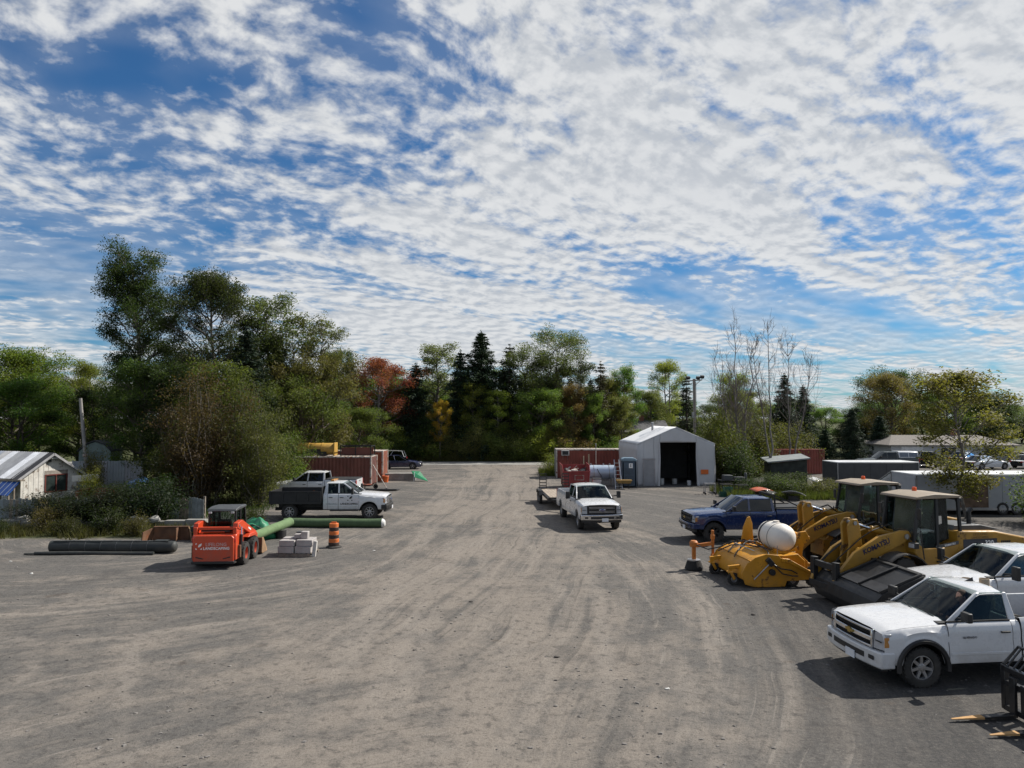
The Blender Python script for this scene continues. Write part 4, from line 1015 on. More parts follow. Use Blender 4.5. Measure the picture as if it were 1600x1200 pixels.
        if bed == 'cap':
            q = MB(); q.prism([(-hw+.07, rail+.003), (hw-.07, rail+.003), (hw-.18, zroof-.06), (hw-.40, zroof+.02), (-hw+.40, zroof+.02), (-hw+.18, zroof-.06)], b1+.03, b0-.02, 'X'); cp = q.build('cap', paint, e, bevel=.03)
            for s in (1, -1):
                for f0, f1 in ((.06, .48), (.52, .94)):
                    x0, x1 = b1+(b0-b1)*f0, b1+(b0-b1)*f1; y0, y1 = hw-.082, hw-.165
                    g = MB(); g.plate([(x0, s*y0, rail+.09), (x1, s*y0, rail+.09), (x1, s*y1, zroof-.13), (x0, s*y1, zroof-.13)], .008, (0, s, .1)); g.build('cap_window', M('cap_glass', (.10, .12, .15), .1, coat=.5), cp)
            g = MB(); g.plate([(b1+.022, -hw+.25, rail+.10), (b1+.022, hw-.25, rail+.10), (b1+.022, hw-.36, zroof-.12), (b1+.022, -hw+.36, zroof-.12)], .008, (-1, 0, 0)); g.build('cap_window', GLASS_D, cp)
    if flat:
        q = MB(); b0, b1 = cab_back-.10, -wb-ro; q.bb(b1, b0, -1.10, 1.10, .90, 1.00)
        for x in np.linspace(b1+.1, b0-.1, 6): q.bb(x-.04, x+.04, -1.06, 1.06, .80, .90)
        q.bb(b1+.3, b0, -.5, -.38, .60, .82); q.bb(b1+.3, b0, .38, .5, .60, .82); q.build('flatbed_floor', flat, e)
        for s in (1, -1):
            q = MB(); q.bb(b1, b0, s*1.06, s*1.12, .88, 1.50)
            for x in np.linspace(b1+.03, b0-.03, 5): q.bb(x-.04, x+.04, s*1.12, s*1.155, .84, 1.52)
            q.bb(b1, b0, s*1.12, s*1.15, 1.44, 1.52); q.bb(b1, b0, s*1.12, s*1.145, .84, .98); q.build('bed_side', flat, e, bevel=.008)
        q = MB(); q.bb(b1-.05, b1, -1.12, 1.12, .88, 1.50); q.build('tailgate', flat, e, bevel=.01)
        q = MB(); q.bb(b0, b0+.06, -1.10, 1.10, .88, 1.72); q.build('headboard', flat, e, bevel=.01)
        for s in (1, -1):
            q = MB(); q.bb(-wb-.55, -wb+.55, s*.70, s*1.08, 2*wr+.02, 2*wr+.06); q.build('mud_guard', BLACK, e)
            q = MB(); q.box((d0-.75, s*(hw+.03), zr-.04), (1.5, .16, .06)); q.build('running_board', BLACK, e, bevel=.015)
    return e

def car(name, label, loc, rz, col, L=4.5, hw=.88, h=1.45, suv=False, cat='car', group=None):
    e = thing(name, label, cat, loc, rz, group); paint = M('car_paint_%02x%02x%02x' % tuple(int(255*c) for c in col), col, .25, var=.05, coat=.7, dust=.3)
    wr = .33 if not suv else .37; fx, rx = L*.5-.85, -L*.5+.85; Ra = wr+.06; zr = .24 if not suv else .34; belt = h*.62
    def zb(x):
        z = zr
        for c in (fx, rx):
            if abs(x-c) < Ra: z = max(z, wr+math.sqrt(Ra*Ra-(x-c)**2))
        return z
    def top(x):
        u = x/(L/2)
        if u > .32: return belt - .22*((u-.32)/.68)**1.6 - (.10 if u > .96 else 0)
        if u < -.72 and not suv: return belt - .04 - .10*((-u-.72)/.28)**2
        return belt
    xs = sorted(set([round(q, 3) for q in list(np.linspace(-L/2, L/2, 25)) + [c+Ra*math.cos(math.pi*k/10) for c in (fx, rx) for k in range(11)]]))
    def sec(x):
        b = zb(x); t_ = top(x); u = abs(x)/(L/2); w_ = hw*(1-.16*max(0, (u-.72)/.28)**2); hh = t_-b
        return [(w_-.05, b), (w_-.005, b+.04*hh), (w_, b+.45*hh), (w_-.01, b+.75*hh), (w_-.05, t_-.02*hh), (w_*.6, t_+.03), (0, t_+.045)]
    loft(xs, sec, lambda x: 'body', lambda n: paint, e)
    q = MB(); q.bb(-L/2+.05, L/2-.05, -hw+.14, hw-.14, zr+.02, belt-.25); q.build('underbody', GAP, e)
    for c in (fx, rx):
        for s in (1, -1): wheel(e, c, s*(hw-.10), wr, .21, 'five')
    f0, f1, r1, r0 = L*.17, -L*.02, (-L*.27 if not suv else -L*.42), (-L*.40 if not suv else -L*.475)
    q = MB(); vs = []
    st = [(f0, belt, hw-.10), (f1, h-.03, hw-.26), ((f1+r1)/2, h, hw-.25), (r1, h-.05, hw-.27), (r0, belt+.02, hw-.13)]
    n = 6
    for x, z, w_ in st:
        for k in range(n+1):
            s_ = 2*k/n-1; vs.append((x+(.10*(1-s_*s_) if x == f0 else 0), s_*w_, z+.03*(1-s_*s_)))
    q.add(vs, [(i*(n+1)+k, i*(n+1)+k+1, (i+1)*(n+1)+k+1, (i+1)*(n+1)+k) for i in (0, 3) for k in range(n)]); q.build('windshield', GLASS_D, e, smooth=50)
    q = MB(); q.add(vs, [(i*(n+1)+k, i*(n+1)+k+1, (i+1)*(n+1)+k+1, (i+1)*(n+1)+k) for i in (1, 2) for k in range(n)]); q.build('roof', paint, e, smooth=50)
    for s in (0, n):
        ys = 1 if s else -1
        q = MB(); q.add([(f0, ys*(hw-.09), belt-.02)] + [vs[i*(n+1)+s] for i in (1, 2, 3)] + [(r0, ys*(hw-.12), belt-.02)], [(0, 1, 2, 3, 4)]); q.build('side_window', GLASS_D, e)
        for a, b in (((f0, ys*(hw-.085), belt), vs[1*(n+1)+s]), (((f0+r0)*.45, ys*(hw-.085), belt-.02), (((f1+r1)/2), vs[2*(n+1)+s][1]*1.01, h-.01)), (vs[3*(n+1)+s], (r0, ys*(hw-.115), belt))): q = MB(); q.bar(a, b, .06, .05); q.build('pillar', paint, e)
        q = MB(); q.box((L/2-.14, ys*(hw-.27), belt-.20), (.16, .28, .12)); q.build('headlight', LAMP, e, bevel=.02)
        q = MB(); q.box((-L/2+.05, ys*(hw-.24), belt-.16), (.10, .30, .13)); q.build('tail_light', REDL, e, bevel=.02)
    q = MB(); q.bb(L/2-.08, L/2+.01, -.45, .45, .34, .50); q.build('grille', BLACK, e)
    return e
# ------------------------------------------------------------------ the vehicles in the yard
CREW = ((-.55, -1.60), (-1.62, -2.60))
tr = pickup('pickup_truck', 'white regular cab pickup nearest the camera with its driver at the wheel', (8.10, 15.38, 0), math.pi+R(6), WHITE, hw=1.0, wb=3.38, flare=BLACK, bmat=WHITE, bz=(-.06, .26), fo=.95, zh0=1.15, zh1=1.25, zroof=1.86)
for c in tr.children:
    if c.name.startswith('door') and not c.name.startswith('door_gap'):
        sg = 1 if c.data.vertices[0].co.y > 0 else -1
        lettering('SILVERADO', .06, M('badge', (.10, .10, .11), .3, metal=.6), c, (-1.0, sg*1.014, .98), SIDE_L if sg > 0 else SIDE_R, name='badge')
pickup('pickup_truck', 'white pickup with chrome grille parked behind the nearest pickup', (11.5, 18.95, 0), math.pi+R(7), WHITE, hw=1.02, wb=3.6, zr=.52, zh0=1.24, zh1=1.36, zbelt=1.38, zroof=1.98, wr=.42, grille='ford', mirrors='tow', doors=CREW, cab_back=-2.75)
tr = pickup('pickup_truck', 'dark blue lifted crew cab pickup behind the yellow sweeper', (8.62, 31.75, 0), math.pi+R(4), BLUE, hw=1.02, wb=3.9, zr=.58, zh0=1.22, zh1=1.33, zbelt=1.34, zroof=1.93, wr=.44, arch=.53, doors=CREW, cab_back=-2.75, bed='tonneau', rail=1.40, bmat=BLUE, bumper=BLACK, rimmat=BLACK, glass=GLASS_D, interior=False)
q = MB()
for s in (-1, 1): q.bar((-2.85, s*.78, 1.46), (-4.1, s*.70, 1.46), .05, .05); q.bar((-2.80, s*.78, 1.46), (-2.80, s*.74, 2.0), .06, .06); q.bar((-2.80, s*.74, 2.0), (-3.9, s*.72, 1.50), .05, .05)
q.bar((-2.80, -.76, 2.0), (-2.80, .76, 2.0), .06, .06); q.build('bed_rack', BLACK, tr)
pickup('pickup_truck', 'white crew cab pickup facing the camera, hitched to a flat trailer', (4.15, 34.75, 0), R(-83), WHITE, hw=1.02, wb=4.15, zr=.54, zh0=1.27, zh1=1.38, zbelt=1.40, zroof=2.02, wr=.43, arch=.52, grille='fordnew', mirrors='tow', doors=CREW, cab_back=-2.75, rail=1.46, bz=(.0, .26))
fb = pickup('flatbed_truck', 'white extended cab truck with black flatbed and company lettering on its door', (-7.55, 38.72, 0), R(1), WHITE, hw=1.02, wb=4.2, zr=.54, zh0=1.24, zh1=1.36, zbelt=1.38, zroof=1.99, wr=.42, arch=.53, grille='ford', mirrors='tow', doors=((-.55, -1.62), (-1.64, -2.20)), cab_back=-2.42, bed='flat', flat=M('black_steel', (.012, .012, .013), .6, var=.3, rust=.12), ro=1.0, beacon=True, bmat=BLACK, rim='steel')
fb['category'] = 'truck'
LOGO_K = M('logo_black', (.012, .012, .014), .4)
def leaf_logo(parent, cx, y, cz, s, mat, rot, name='logo'):
    """open square bracket corners round a leaf"""
    q = MB(); a, b, t = s*.5, s*.22, s*.12
    for sx_ in (-1, 1):
        for sz_ in (-1, 1):
            if (sx_, sz_) == (1, 1): continue
            q.bb(sx_*a, sx_*(a-b), sz_*a, sz_*(a-t), -.002, .002); q.bb(sx_*a, sx_*(a-t), sz_*(a-t-.0005), sz_*(a-b), -.002, .002)
    q.prism([(-.12*s, -.10*s), (.02*s, .28*s), (.50*s, .52*s), (.40*s, .10*s), (.10*s, -.12*s)], -.002, .002, 'Z')
    o = q.build(name, mat, parent); o.location = (cx, y, cz); o.rotation_euler = rot; return o
for c in list(fb.children):
    if c.name.startswith('door') and not c.name.startswith('door_gap') and c.data.vertices[0].co.x > -1.63:
        sg = 1 if c.data.vertices[0].co.y > 0 else -1; rt = SIDE_L if sg > 0 else SIDE_R
        leaf_logo(c, -1.02, sg*1.034, 1.13, .26, LOGO_K, rt)
        lettering('LANDSCAPING', .135, LOGO_K, c, (-1.06 if sg < 0 else -1.06, sg*1.034, .84), rt, sx=1.0, bold=.004)
        lettering('LIFELONG', .135, M('logo_grey', (.30, .31, .32), .5), c, (-1.98, sg*1.036, .84), rt, sx=.95)
pickup('pickup_truck', 'white crew cab pickup with covered bed between the flatbed and the rusty container', (-14.7, 46.6, 0), math.pi, WHITE, hw=1.0, wb=3.6, zr=.50, zh0=1.18, zh1=1.29, zbelt=1.31, zroof=1.93, doors=CREW, cab_back=-2.70, bed='tonneau', rail=1.40, glass=GLASS_D, interior=False, grille='ford')
pickup('pickup_truck', 'pickup with white windowed bed cap behind the dark cargo trailer', (36.2, 72.6, 0), math.pi, M('dark_green_paint', (.02, .03, .03), .3, coat=.5), hw=1.0, wb=3.6, doors=CREW, cab_back=-2.70, bed='cap', interior=False, glass=GLASS_D, zroof=1.95, grille='ford')
for o in bpy.data.objects:
    if o.name.startswith('cap') and not o.name.startswith('cap_'): o.data.materials[0] = WHITE
car('sedan_car', 'dark blue sedan beside the rusty containers', (-11.7, 74.9, 0), 0, (.012, .018, .06), 4.4, .88, 1.43)
car('suv_car', 'silver grey suv behind the dark blue sedan', (-14.0, 78.4, 0), math.pi, (.34, .35, .36), 4.7, .94, 1.75, True)
car('suv_car', 'black suv farthest back by the wood', (-15.6, 81.0, 0), math.pi, (.012, .012, .014), 4.7, .94, 1.8, True)
car('suv_car', 'old dark green van behind the wheel loaders', (24.4, 45.2, 0), math.pi+.1, (.045, .06, .058), 4.9, .98, 1.95, True, cat='van')
for i, (x, y, rz, c, su, lab) in enumerate([(45.2, 78.0, 1.2, (.015, .016, .018), True, 'black suv in front of the garage door of the white house'), (52.6, 82.5, .5, (.20, .21, .22), False, 'grey car by the right corner of the white house'),
        (49.6, 74.5, .2, (.55, .56, .57), False, 'silver car in the lot above the white trailer'), (55.4, 76.0, .3, (.62, .62, .62), False, 'white car right of the silver car in the lot'),
        (58.5, 82.0, .9, (.10, .02, .02), False, 'dark red car at the right edge of the lot'), (53.0, 70.0, .2, (.40, .41, .43), False, 'light grey car nearest the white trailer in the lot')]):
    car('parked_car', lab, (x, y, 0), rz, c, 4.5, .88, 1.72 if su else 1.43, su, 'car', 'cars in the lot by the white house')
# ------------------------------------------------------------------ machines
KRED = M('orange_red_paint', (.50, .052, .014), .35, var=.06, dust=.55, dcol=(.15, .085, .06), dh=(.1, 1.3), coat=.15)
KYEL = M('loader_yellow', (.33, .175, .018), .45, var=.12, dust=.35, dcol=(.16, .12, .07), dh=(.2, 2.2), rust=.22, rcol=(.075, .040, .016), rs=2.2)
SYEL = M('sweeper_yellow', (.52, .235, .012), .45, var=.12, dust=.35, dcol=(.17, .12, .06), dh=(0, 1.0), rust=.26, rcol=(.12, .055, .018), rs=2.4)
TAN = M('cab_roof_tan', (.235, .19, .14), .6, var=.08)
DKGREY = M('machine_grey', (.055, .06, .065), .5, var=.15, dust=.2)
MBLACK = M('machine_black', (.012, .012, .013), .5, var=.25, dust=.3, dcol=(.05, .046, .04), dh=(0, 1.0))
HOSE = M('hydraulic_hose', (.012, .012, .012), .5)
NAVY = M('navy_lettering', (.012, .012, .05), .4)
WTEXT = M('white_lettering', (.78, .76, .74), .5)
RUST = M('rusty_steel', (.13, .065, .035), .85, var=.35, rust=.35, bump=.3, bs=20)

def skid_steer(loc, rz):
    e = thing('skid_steer', 'orange red skid steer loader with company lettering on its rear door', 'skid steer', loc, rz)
    def b(nm, mat, fn, par=e, bev=.012):
        q = MB(); fn(q); return q.build(nm, mat, par, bevel=bev)
    b('main_frame', KRED, lambda q: (q.bb(-1.15, 1.0, -.48, .48, .25, .85),))
    b('chain_case', MBLACK, lambda q: (q.bb(-.95, .95, -.60, -.46, .24, .62), q.bb(-.95, .95, .46, .60, .24, .62)))
    body = b('engine_cover', KRED, lambda q: q.prism([(-1.40, .30), (-1.42, 1.14), (-1.36, 1.22), (-.55, 1.34), (-.5, .30)], -.76, .76), bev=.03)
    door = b('rear_door', KRED, lambda q: q.prism([(-.70, .26), (.70, .26), (.72, 1.10), (.62, 1.20), (-.62, 1.20), (-.72, 1.10)], -1.50, -1.42, 'X'), bev=.03)
    for s in (-1, 1):
        b('vent_slot', MBLACK, lambda q: q.prism([(s*.60, .42), (s*.34, .36), (s*.34, .39), (s*.60, .46)], -1.512, -1.49, 'X'), door, 0)
        b('tail_lamp', REDL, lambda q: q.bb(-1.46, -1.40, s*.70, s*.76, .95, 1.10), body)
    lettering('LIFELONG', .17, M('grey_pink_lettering', (.55, .40, .38), .5), door, (-1.503, -.10, .88), REAR, sx=.95)
    lettering('LANDSCAPING', .135, WTEXT, door, (-1.503, -.11, .74), REAR, bold=.003)
    leaf_logo(door, -1.503, .50, .82, .22, WTEXT, REAR)
    b('rear_bumper', MBLACK, lambda q: q.bb(-1.54, -1.36, -.74, .74, .20, .29))
    b('engine_grille', MBLACK, lambda q: [q.bb(-1.30+k*.09, -1.26+k*.09, -.50, .50, 1.30+.0*k, 1.345+.006*k) for k in range(8)], body, 0)
    # cab: frame, roof, panes
    cabp = [(-.52, 1.30), (.70, .62)]
    b('cab_frame', MBLACK, lambda q: [q.bar((x0, s*.47, z0), (x1, s*.47, z1), .07, .07, (0, 1, 0)) for s in (-1, 1) for x0, z0, x1, z1 in ((-.55, .9, -.55, 2.0), (.78, .70, .50, 1.98), (-.55, 1.30, .72, 1.02), (-.02, 1.2, -.02, 2.0))] +
      [q.bar((x, -.47, z), (x, .47, z), .07, .07) for x, z in ((-.55, 1.35), (.78, .74), (.5, 1.96), (-.55, 1.96))])
    b('cab_roof', DKGREY, lambda q: q.prism([(-.68, 1.94), (-.62, 2.03), (-.2, 2.08), (.55, 2.06), (.62, 1.97)], -.53, .53), bev=.03)
    for s in (-1, 1):
        b('side_window', GLASS, lambda q: q.plate([(-.52, s*.475, 1.34), (.66, s*.475, 1.05), (.50, s*.475, 1.93), (-.52, s*.475, 1.93)], .008, (0, s, 0)), e, 0)
        b('work_lamp', LAMP, lambda q: q.box((-.70, s*.40, 1.90), (.06, .12, .07)))
    b('rear_window', GLASS, lambda q: q.plate([(-.56, -.44, 1.40), (-.56, .44, 1.40), (-.56, .44, 1.92), (-.56, -.44, 1.92)], .008, (-1, 0, 0)), e, 0)
    b('seat', SEAT, lambda q: (q.bb(-.35, .15, -.26, .26, .85, 1.0), q.bb(-.42, -.28, -.26, .26, .95, 1.62)), bev=.05)
    # lift arms, one each side, from the rear towers down to the front
    for s in (-1, 1):
        y0, y1 = s*.60, s*.78
        arm = b('lift_arm', KRED, lambda q: (q.prism([(-1.30, 1.42), (-1.24, 1.60), (-.72, 1.64), (-.50, 1.56), (1.02, .98), (1.22, .78), (1.26, .34), (1.10, .30), (1.02, .66), (.78, .82), (-.60, 1.30), (-1.05, 1.34)], y0, y1)), bev=.02)
        b('rear_tower', KRED, lambda q: q.prism([(-1.32, .95), (-1.34, 1.46), (-1.0, 1.46), (-.86, .95)], s*.62, s*.755), bev=.015)
        b('arm_pin', STEEL, lambda q: (q.cyl((-1.10, s*.775, 1.48), (-1.10, s*.80, 1.48), .05, 12), q.cyl((.98, s*.775, .90), (.98, s*.80, .90), .045, 12)), arm, 0)
        b('lift_cylinder', MBLACK, lambda q: (q.cyl((-1.02, s*.82, .62), (-.98, s*.82, 1.16), .055, 12),))
        b('cylinder_rod', CHROME, lambda q: q.cyl((-.98, s*.82, 1.14), (-.92, s*.80, 1.42), .028, 10), e, 0)
        b('fender', KRED, lambda q: q.prism([(-.20, .92), (.0, 1.02), (.75, 1.0), (1.0, .86), (.9, .84), (.0, .90)], s*.52, s*.86), bev=.02)
        b('rear_guard', RUST, lambda q: q.bb(-1.20, -1.10, s*.74, s*.86, .36, .80))
        b('worn_decal', WTEXT, lambda q: q.prism([(-.02, 1.225), (.30, 1.105), (.32, 1.165), (0, 1.285)], s*.781, s*.785), arm, 0)
        for x in (-.58, .58): wheel(e, x, s*.76, .415, .30, 'ag', KRED, 0, 16)
    b('cross_tube', KRED, lambda q: (q.bb(-1.28, -1.12, -.62, .62, 1.36, 1.46),))
    b('front_cross_member', KRED, lambda q: q.bb(1.08, 1.22, -.62, .62, .36, .52))
    bk = b('bucket', RUST, lambda q: (q.prism([(1.28, .66), (1.24, .10), (1.34, .04), (2.02, .03), (2.02, .05), (1.38, .09), (1.30, .16), (1.33, .66)], -.93, .93),), bev=.004)
    for s in (-1, 1): b('bucket_side', M('worn_brown_steel', (.26, .16, .09), .8, var=.3, rust=.2), lambda q: q.prism([(1.28, .66), (1.24, .10), (1.34, .04), (2.02, .03), (1.95, .16), (1.42, .66)], s*.93, s*.95), bk, 0)
skid_steer((-10.72, 26.95, 0), R(94))

def wheel_loader(loc, rz, label, hood=True):
    e = thing('wheel_loader', label, 'wheel loader', loc, rz)
    def b(nm, mat, fn, par=e, bev=.02):
        q = MB(); fn(q); return q.build(nm, mat, par, bevel=bev)
    b('rear_frame', MBLACK, lambda q: (q.bb(-3.4, -.3, -.55, .55, .55, 1.05), q.bb(-1.9, -1.1, -.95, .95, .58, .86)))
    b('front_frame', KYEL, lambda q: (q.bb(.2, 2.0, -.42, .42, .55, 1.15), q.prism([(.55, 1.1), (.62, 2.05), (1.0, 2.10), (1.75, 1.25), (1.9, 1.1)], -.40, -.30), q.prism([(.55, 1.1), (.62, 2.05), (1.0, 2.10), (1.75, 1.25), (1.9, 1.1)], .30, .40)))
    hd = b('engine_hood', KYEL, lambda q: q.prism([(-.80, 1.05), (-.80, 2.12), (-2.2, 2.08), (-3.35, 1.86), (-3.62, 1.62), (-3.68, 1.10), (-3.4, .95), (-2.0, .95)], -.80, .80), bev=.05)
    b('hood_top', DKGREY, lambda q: q.prism([(-.82, 2.11), (-.9, 2.26), (-1.9, 2.25), (-2.7, 2.08), (-2.2, 2.06)], -.55, .55), hd)
    b('exhaust_pipe', MBLACK, lambda q: q.tube([(-1.75, .25, 2.2), (-1.75, .25, 2.62), (-1.86, .25, 2.72)], .07, 10), hd, 0)
    b('air_cleaner', MBLACK, lambda q: q.cyl((-1.25, -.25, 2.2), (-1.25, -.25, 2.45), .11, 12), hd, 0)
    for s in (-1, 1):
        b('side_band', M('band_dark', (.02, .024, .035), .4), lambda q: q.bb(-2.25, -.98, s*.800, s*.806, 1.58, 1.86), hd, 0)
        b('louvre_panel', MBLACK, lambda q: [q.bb(-2.75+k*.075, -2.70+k*.075, s*.795, s*.815, 1.20, 1.78) for k in range(5)], hd, 0)
        rt = SIDE_L if s > 0 else SIDE_R
        lettering('320', .22, WTEXT, hd, (-1.95, s*.812, 1.72), rt, bold=.004)
        lettering('LIFELONG', .12, M('dark_yellow_lettering', (.16, .09, .02), .5), hd, (-1.62, s*.803, 2.0), rt)
        lettering('LANDSCAPING', .095, M('dark_yellow_lettering', (.16, .09, .02), .5), hd, (-1.62, s*.803, 1.90), rt, bold=.002)
        # fenders and steps
        q = MB(); n = 8; vs = []
        for k in range(n+1):
            a = R(15)+R(150)*k/n
            for rr, yy in ((.80, .80), (.80, 1.32), (.86, 1.32), (.86, .80)): vs.append((-1.52+math.cos(a)*rr*1.05, s*yy, .74+math.sin(a)*rr))
        q.add(vs, [(4*k+j, 4*k+(j+1) % 4, 4*k+4+(j+1) % 4, 4*k+4+j) for k in range(n) for j in range(4)]); q.build('rear_fender', MBLACK, e, smooth=40)
        q = MB(); vs = []
        for k in range(n+1):
            a = R(50)+R(125)*k/n
            for rr, yy in ((.82, .78), (.82, 1.30), (.86, 1.30), (.86, .78)): vs.append((1.50+math.cos(a)*rr*1.04, s*yy, .74+math.sin(a)*rr))
        q.add(vs, [(4*k+j, 4*k+(j+1) % 4, 4*k+4+(j+1) % 4, 4*k+4+j) for k in range(n) for j in range(4)]); q.build('front_fender', MBLACK, e, smooth=40)
        b('steps', MBLACK, lambda q: [q.bb(-.55, .0, s*.80, s*1.12, z, z+.05) for z in (.50, .85, 1.2)] + [q.bar((-.55, s*1.1, .5), (-.6, s*1.0, 1.35), .04, .04), q.bar((0, s*1.1, .5), (-.02, s*1.0, 1.35), .04, .04)], bev=0)
        b('handrail', MBLACK, lambda q: q.tube([(.62, s*.98, 1.35), (.70, s*.98, 1.9), (.66, s*.90, 2.2)], .02, 6), bev=0)
        for x in (-1.52, 1.50): wheel(e, x, s*1.02, .74, .56, 'ag', KYEL, 0, 18)
    n0 = len(e.children)
    # cab
    cb = b('cab_base', KYEL, lambda q: q.prism([(-.98, 1.25), (-.98, 1.95), (-.86, 1.72), (-.10, 1.60), (.42, 1.62), (.72, 1.86), (.78, 1.5), (.45, 1.15), (.1, 1.0), (-.6, 1.0)], -.78, .78), bev=.03)
    for s in (-1, 1):
        b('lower_window_trim', DKGREY, lambda q: q.prism([(-.90, 1.74), (-.10, 1.62), (.02, 1.62), (.02, 1.70), (-.90, 1.84)], s*.782, s*.79), cb, 0)
        lettering('KOMATSU', .085, WTEXT, cb, (-.5, s*.793, 1.72), (R(90), R(-8)*s, R(180) if s > 0 else 0), bold=.002)
        b('lamp_cluster', MBLACK, lambda q: q.box((.98, s*.98, 1.78), (.16, .26, .18)))
        b('head_lamp', LAMP, lambda q: q.box((1.07, s*.98, 1.78), (.03, .20, .13)), bev=0)
    b('cab_pillars', MBLACK, lambda q: [q.bar(p, r, .09, .08, (0, 1, 0)) for s in (-1, 1) for p, r in (((.74, s*.70, 1.80), (.50, s*.68, 3.12)), ((-.06, s*.76, 1.62), (-.10, s*.70, 3.12)), ((-.95, s*.74, 1.80), (-.92, s*.68, 3.12)))] +
      [q.bar((.50, -.68, 3.10), (.50, .68, 3.10), .08, .08), q.bar((-.92, -.68, 3.10), (-.92, .68, 3.10), .08, .08)], bev=.01)
    rf = b('cab_roof', TAN, lambda q: q.prism([(.72, 3.12), (.66, 3.19), (.0, 3.27), (-.9, 3.22), (-1.06, 3.14)], -.78, .78), bev=.02)
    b('beacon', ORANGE_L, lambda q: (q.lathe([(.07, 3.24), (.075, 3.34), (.055, 3.38), (.001, 3.385)], 12, (-.25, -.35, 0)),), rf, 0)
    b('roof_lamp', MBLACK, lambda q: (q.box((-1.08, .55, 3.05), (.12, .16, .14)), q.box((-1.08, -.55, 3.05), (.12, .16, .14))), rf)
    gl = glass_mat('machine_glass', (.45, .55, .52), 1.1, .03, .015); gw_ = glass_mat('machine_windshield', (.34, .42, .40), 4.5, .06, .10)
    b('windshield', gw_, lambda q: q.plate([(.74, -.66, 1.80), (.74, .66, 1.80), (.50, .64, 3.10), (.50, -.64, 3.10)], .008, (1, 0, .2)), e, 0)
    b('rear_window', gl, lambda q: q.plate([(-.95, -.70, 1.90), (-.95, .70, 1.90), (-.92, .64, 3.10), (-.92, -.64, 3.10)], .008, (-1, 0, 0)), e, 0)
    for s in (-1, 1):
        b('door_window', gl, lambda q: q.plate([(.70, s*.72, 1.84), (.42, s*.745, 1.64), (-.03, s*.755, 1.64), (-.07, s*.70, 3.08), (.48, s*.68, 3.08)], .008, (0, s, 0)), e, 0)
        b('side_window', gl, lambda q: q.plate([(-.10, s*.755, 1.66), (-.92, s*.745, 1.86), (-.90, s*.68, 3.08), (-.13, s*.70, 3.08)], .008, (0, s, 0)), e, 0)
        b('mirror', MBLACK, lambda q: (q.tube([(.62, s*.75, 2.9), (.85, s*1.10, 2.85)], .018, 6), q.box((.87, s*1.14, 2.68), (.05, .20, .34))), bev=.01)
    b('seat', SEAT, lambda q: (q.bb(-.55, -.05, -.28, .28, 1.55, 1.72), q.bb(-.66, -.50, -.28, .28, 1.65, 2.35), q.bb(-.62, -.52, -.14, .14, 2.37, 2.58)), bev=.05)
    b('steering_column', DARKIN, lambda q: (q.bar((.45, 0, 1.5), (.22, 0, 2.05), .14, .14), q.lathe([(.20, 0), (.21, .02), (.20, .04)], 18, (.2, 0, 2.05), close=True), q.bb(-.3, .2, -.62, -.36, 1.6, 1.98)), bev=0)
    for c in list(e.children)[n0:]:
        if c.name.split('.')[0] not in ('lamp_cluster', 'head_lamp', 'cab_base'): c.scale = (.74, .74, 1)
        elif c.name.startswith('cab_base'): c.scale = (.78, .76, 1)
    # boom: two arms, cross tube, bellcrank, cylinders, coupler
    arm = [(.70, 1.98), (.80, 2.14), (1.05, 2.16), (1.9, 2.0), (2.75, 1.55), (3.42, .86), (3.52, .60), (3.40, .48), (3.18, .60), (2.55, 1.10), (1.85, 1.42), (.95, 1.80)]
    for s in (-1, 1):
        ao = b('lift_arm', KYEL, lambda q: q.prism(arm, s*.46, s*.58), bev=.015)
        lettering('KOMATSU', .215, NAVY, ao, (1.98, s*.588, 1.715), (R(90), R(19), 0) if s < 0 else (R(90), R(-19), R(180)), sx=1.0, bold=.006)
        b('arm_pin', STEEL, lambda q: (q.cyl((3.40, s*.56, .60), (3.40, s*.62, .60), .07, 12), q.cyl((.90, s*.56, 1.98), (.90, s*.62, 1.98), .08, 12)), ao, 0)
        b('lift_cylinder', KYEL, lambda q: q.cyl((.45, s*.36, .95), (1.35, s*.40, 1.22), .09, 12), bev=0)
        b('cylinder_rod', CHROME, lambda q: q.cyl((1.33, s*.40, 1.21), (2.1, s*.44, 1.45), .045, 10), bev=0)
    b('cross_tube', KYEL, lambda q: q.cyl((2.35, -.46, 1.48), (2.35, .46, 1.48), .17, 16), bev=0)
    bc = b('bellcrank', KYEL, lambda q: [q.prism([(2.05, 1.35), (2.22, 1.0), (2.55, .95), (2.72, 1.25), (2.62, 1.7), (2.66, 2.32), (2.52, 2.50), (2.34, 2.50), (2.26, 2.30), (2.20, 1.75)], y, y+.09) for y in (-.21, .12)], bev=.015)
    b('bellcrank_pin', STEEL, lambda q: q.cyl((2.42, -.27, 1.48), (2.42, .27, 1.48), .10, 14), bc, 0); b('bellcrank_pin', STEEL, lambda q: q.cyl((2.44, -.25, 2.38), (2.44, .25, 2.38), .06, 12), bc, 0)
    b('tilt_cylinder', KYEL, lambda q: q.cyl((.95, 0, 1.92), (1.72, 0, 2.16), .10, 14), bev=0)
    b('tilt_rod', CHROME, lambda q: q.cyl((1.70, 0, 2.155), (2.42, 0, 2.38), .052, 12), bev=0)
    b('tilt_link', KYEL, lambda q: q.bar((2.42, 0, 1.08), (3.28, 0, 1.02), .14, .16), bev=.01)
    b('quick_coupler', MBLACK, lambda q: (q.bb(3.34, 3.52, -.62, .62, .42, .60), q.bb(3.30, 3.46, -.62, -.44, .42, 1.28), q.bb(3.30, 3.46, .44, .62, .42, 1.28), q.bb(3.32, 3.44, -.44, .44, 1.02, 1.20)), bev=.01)
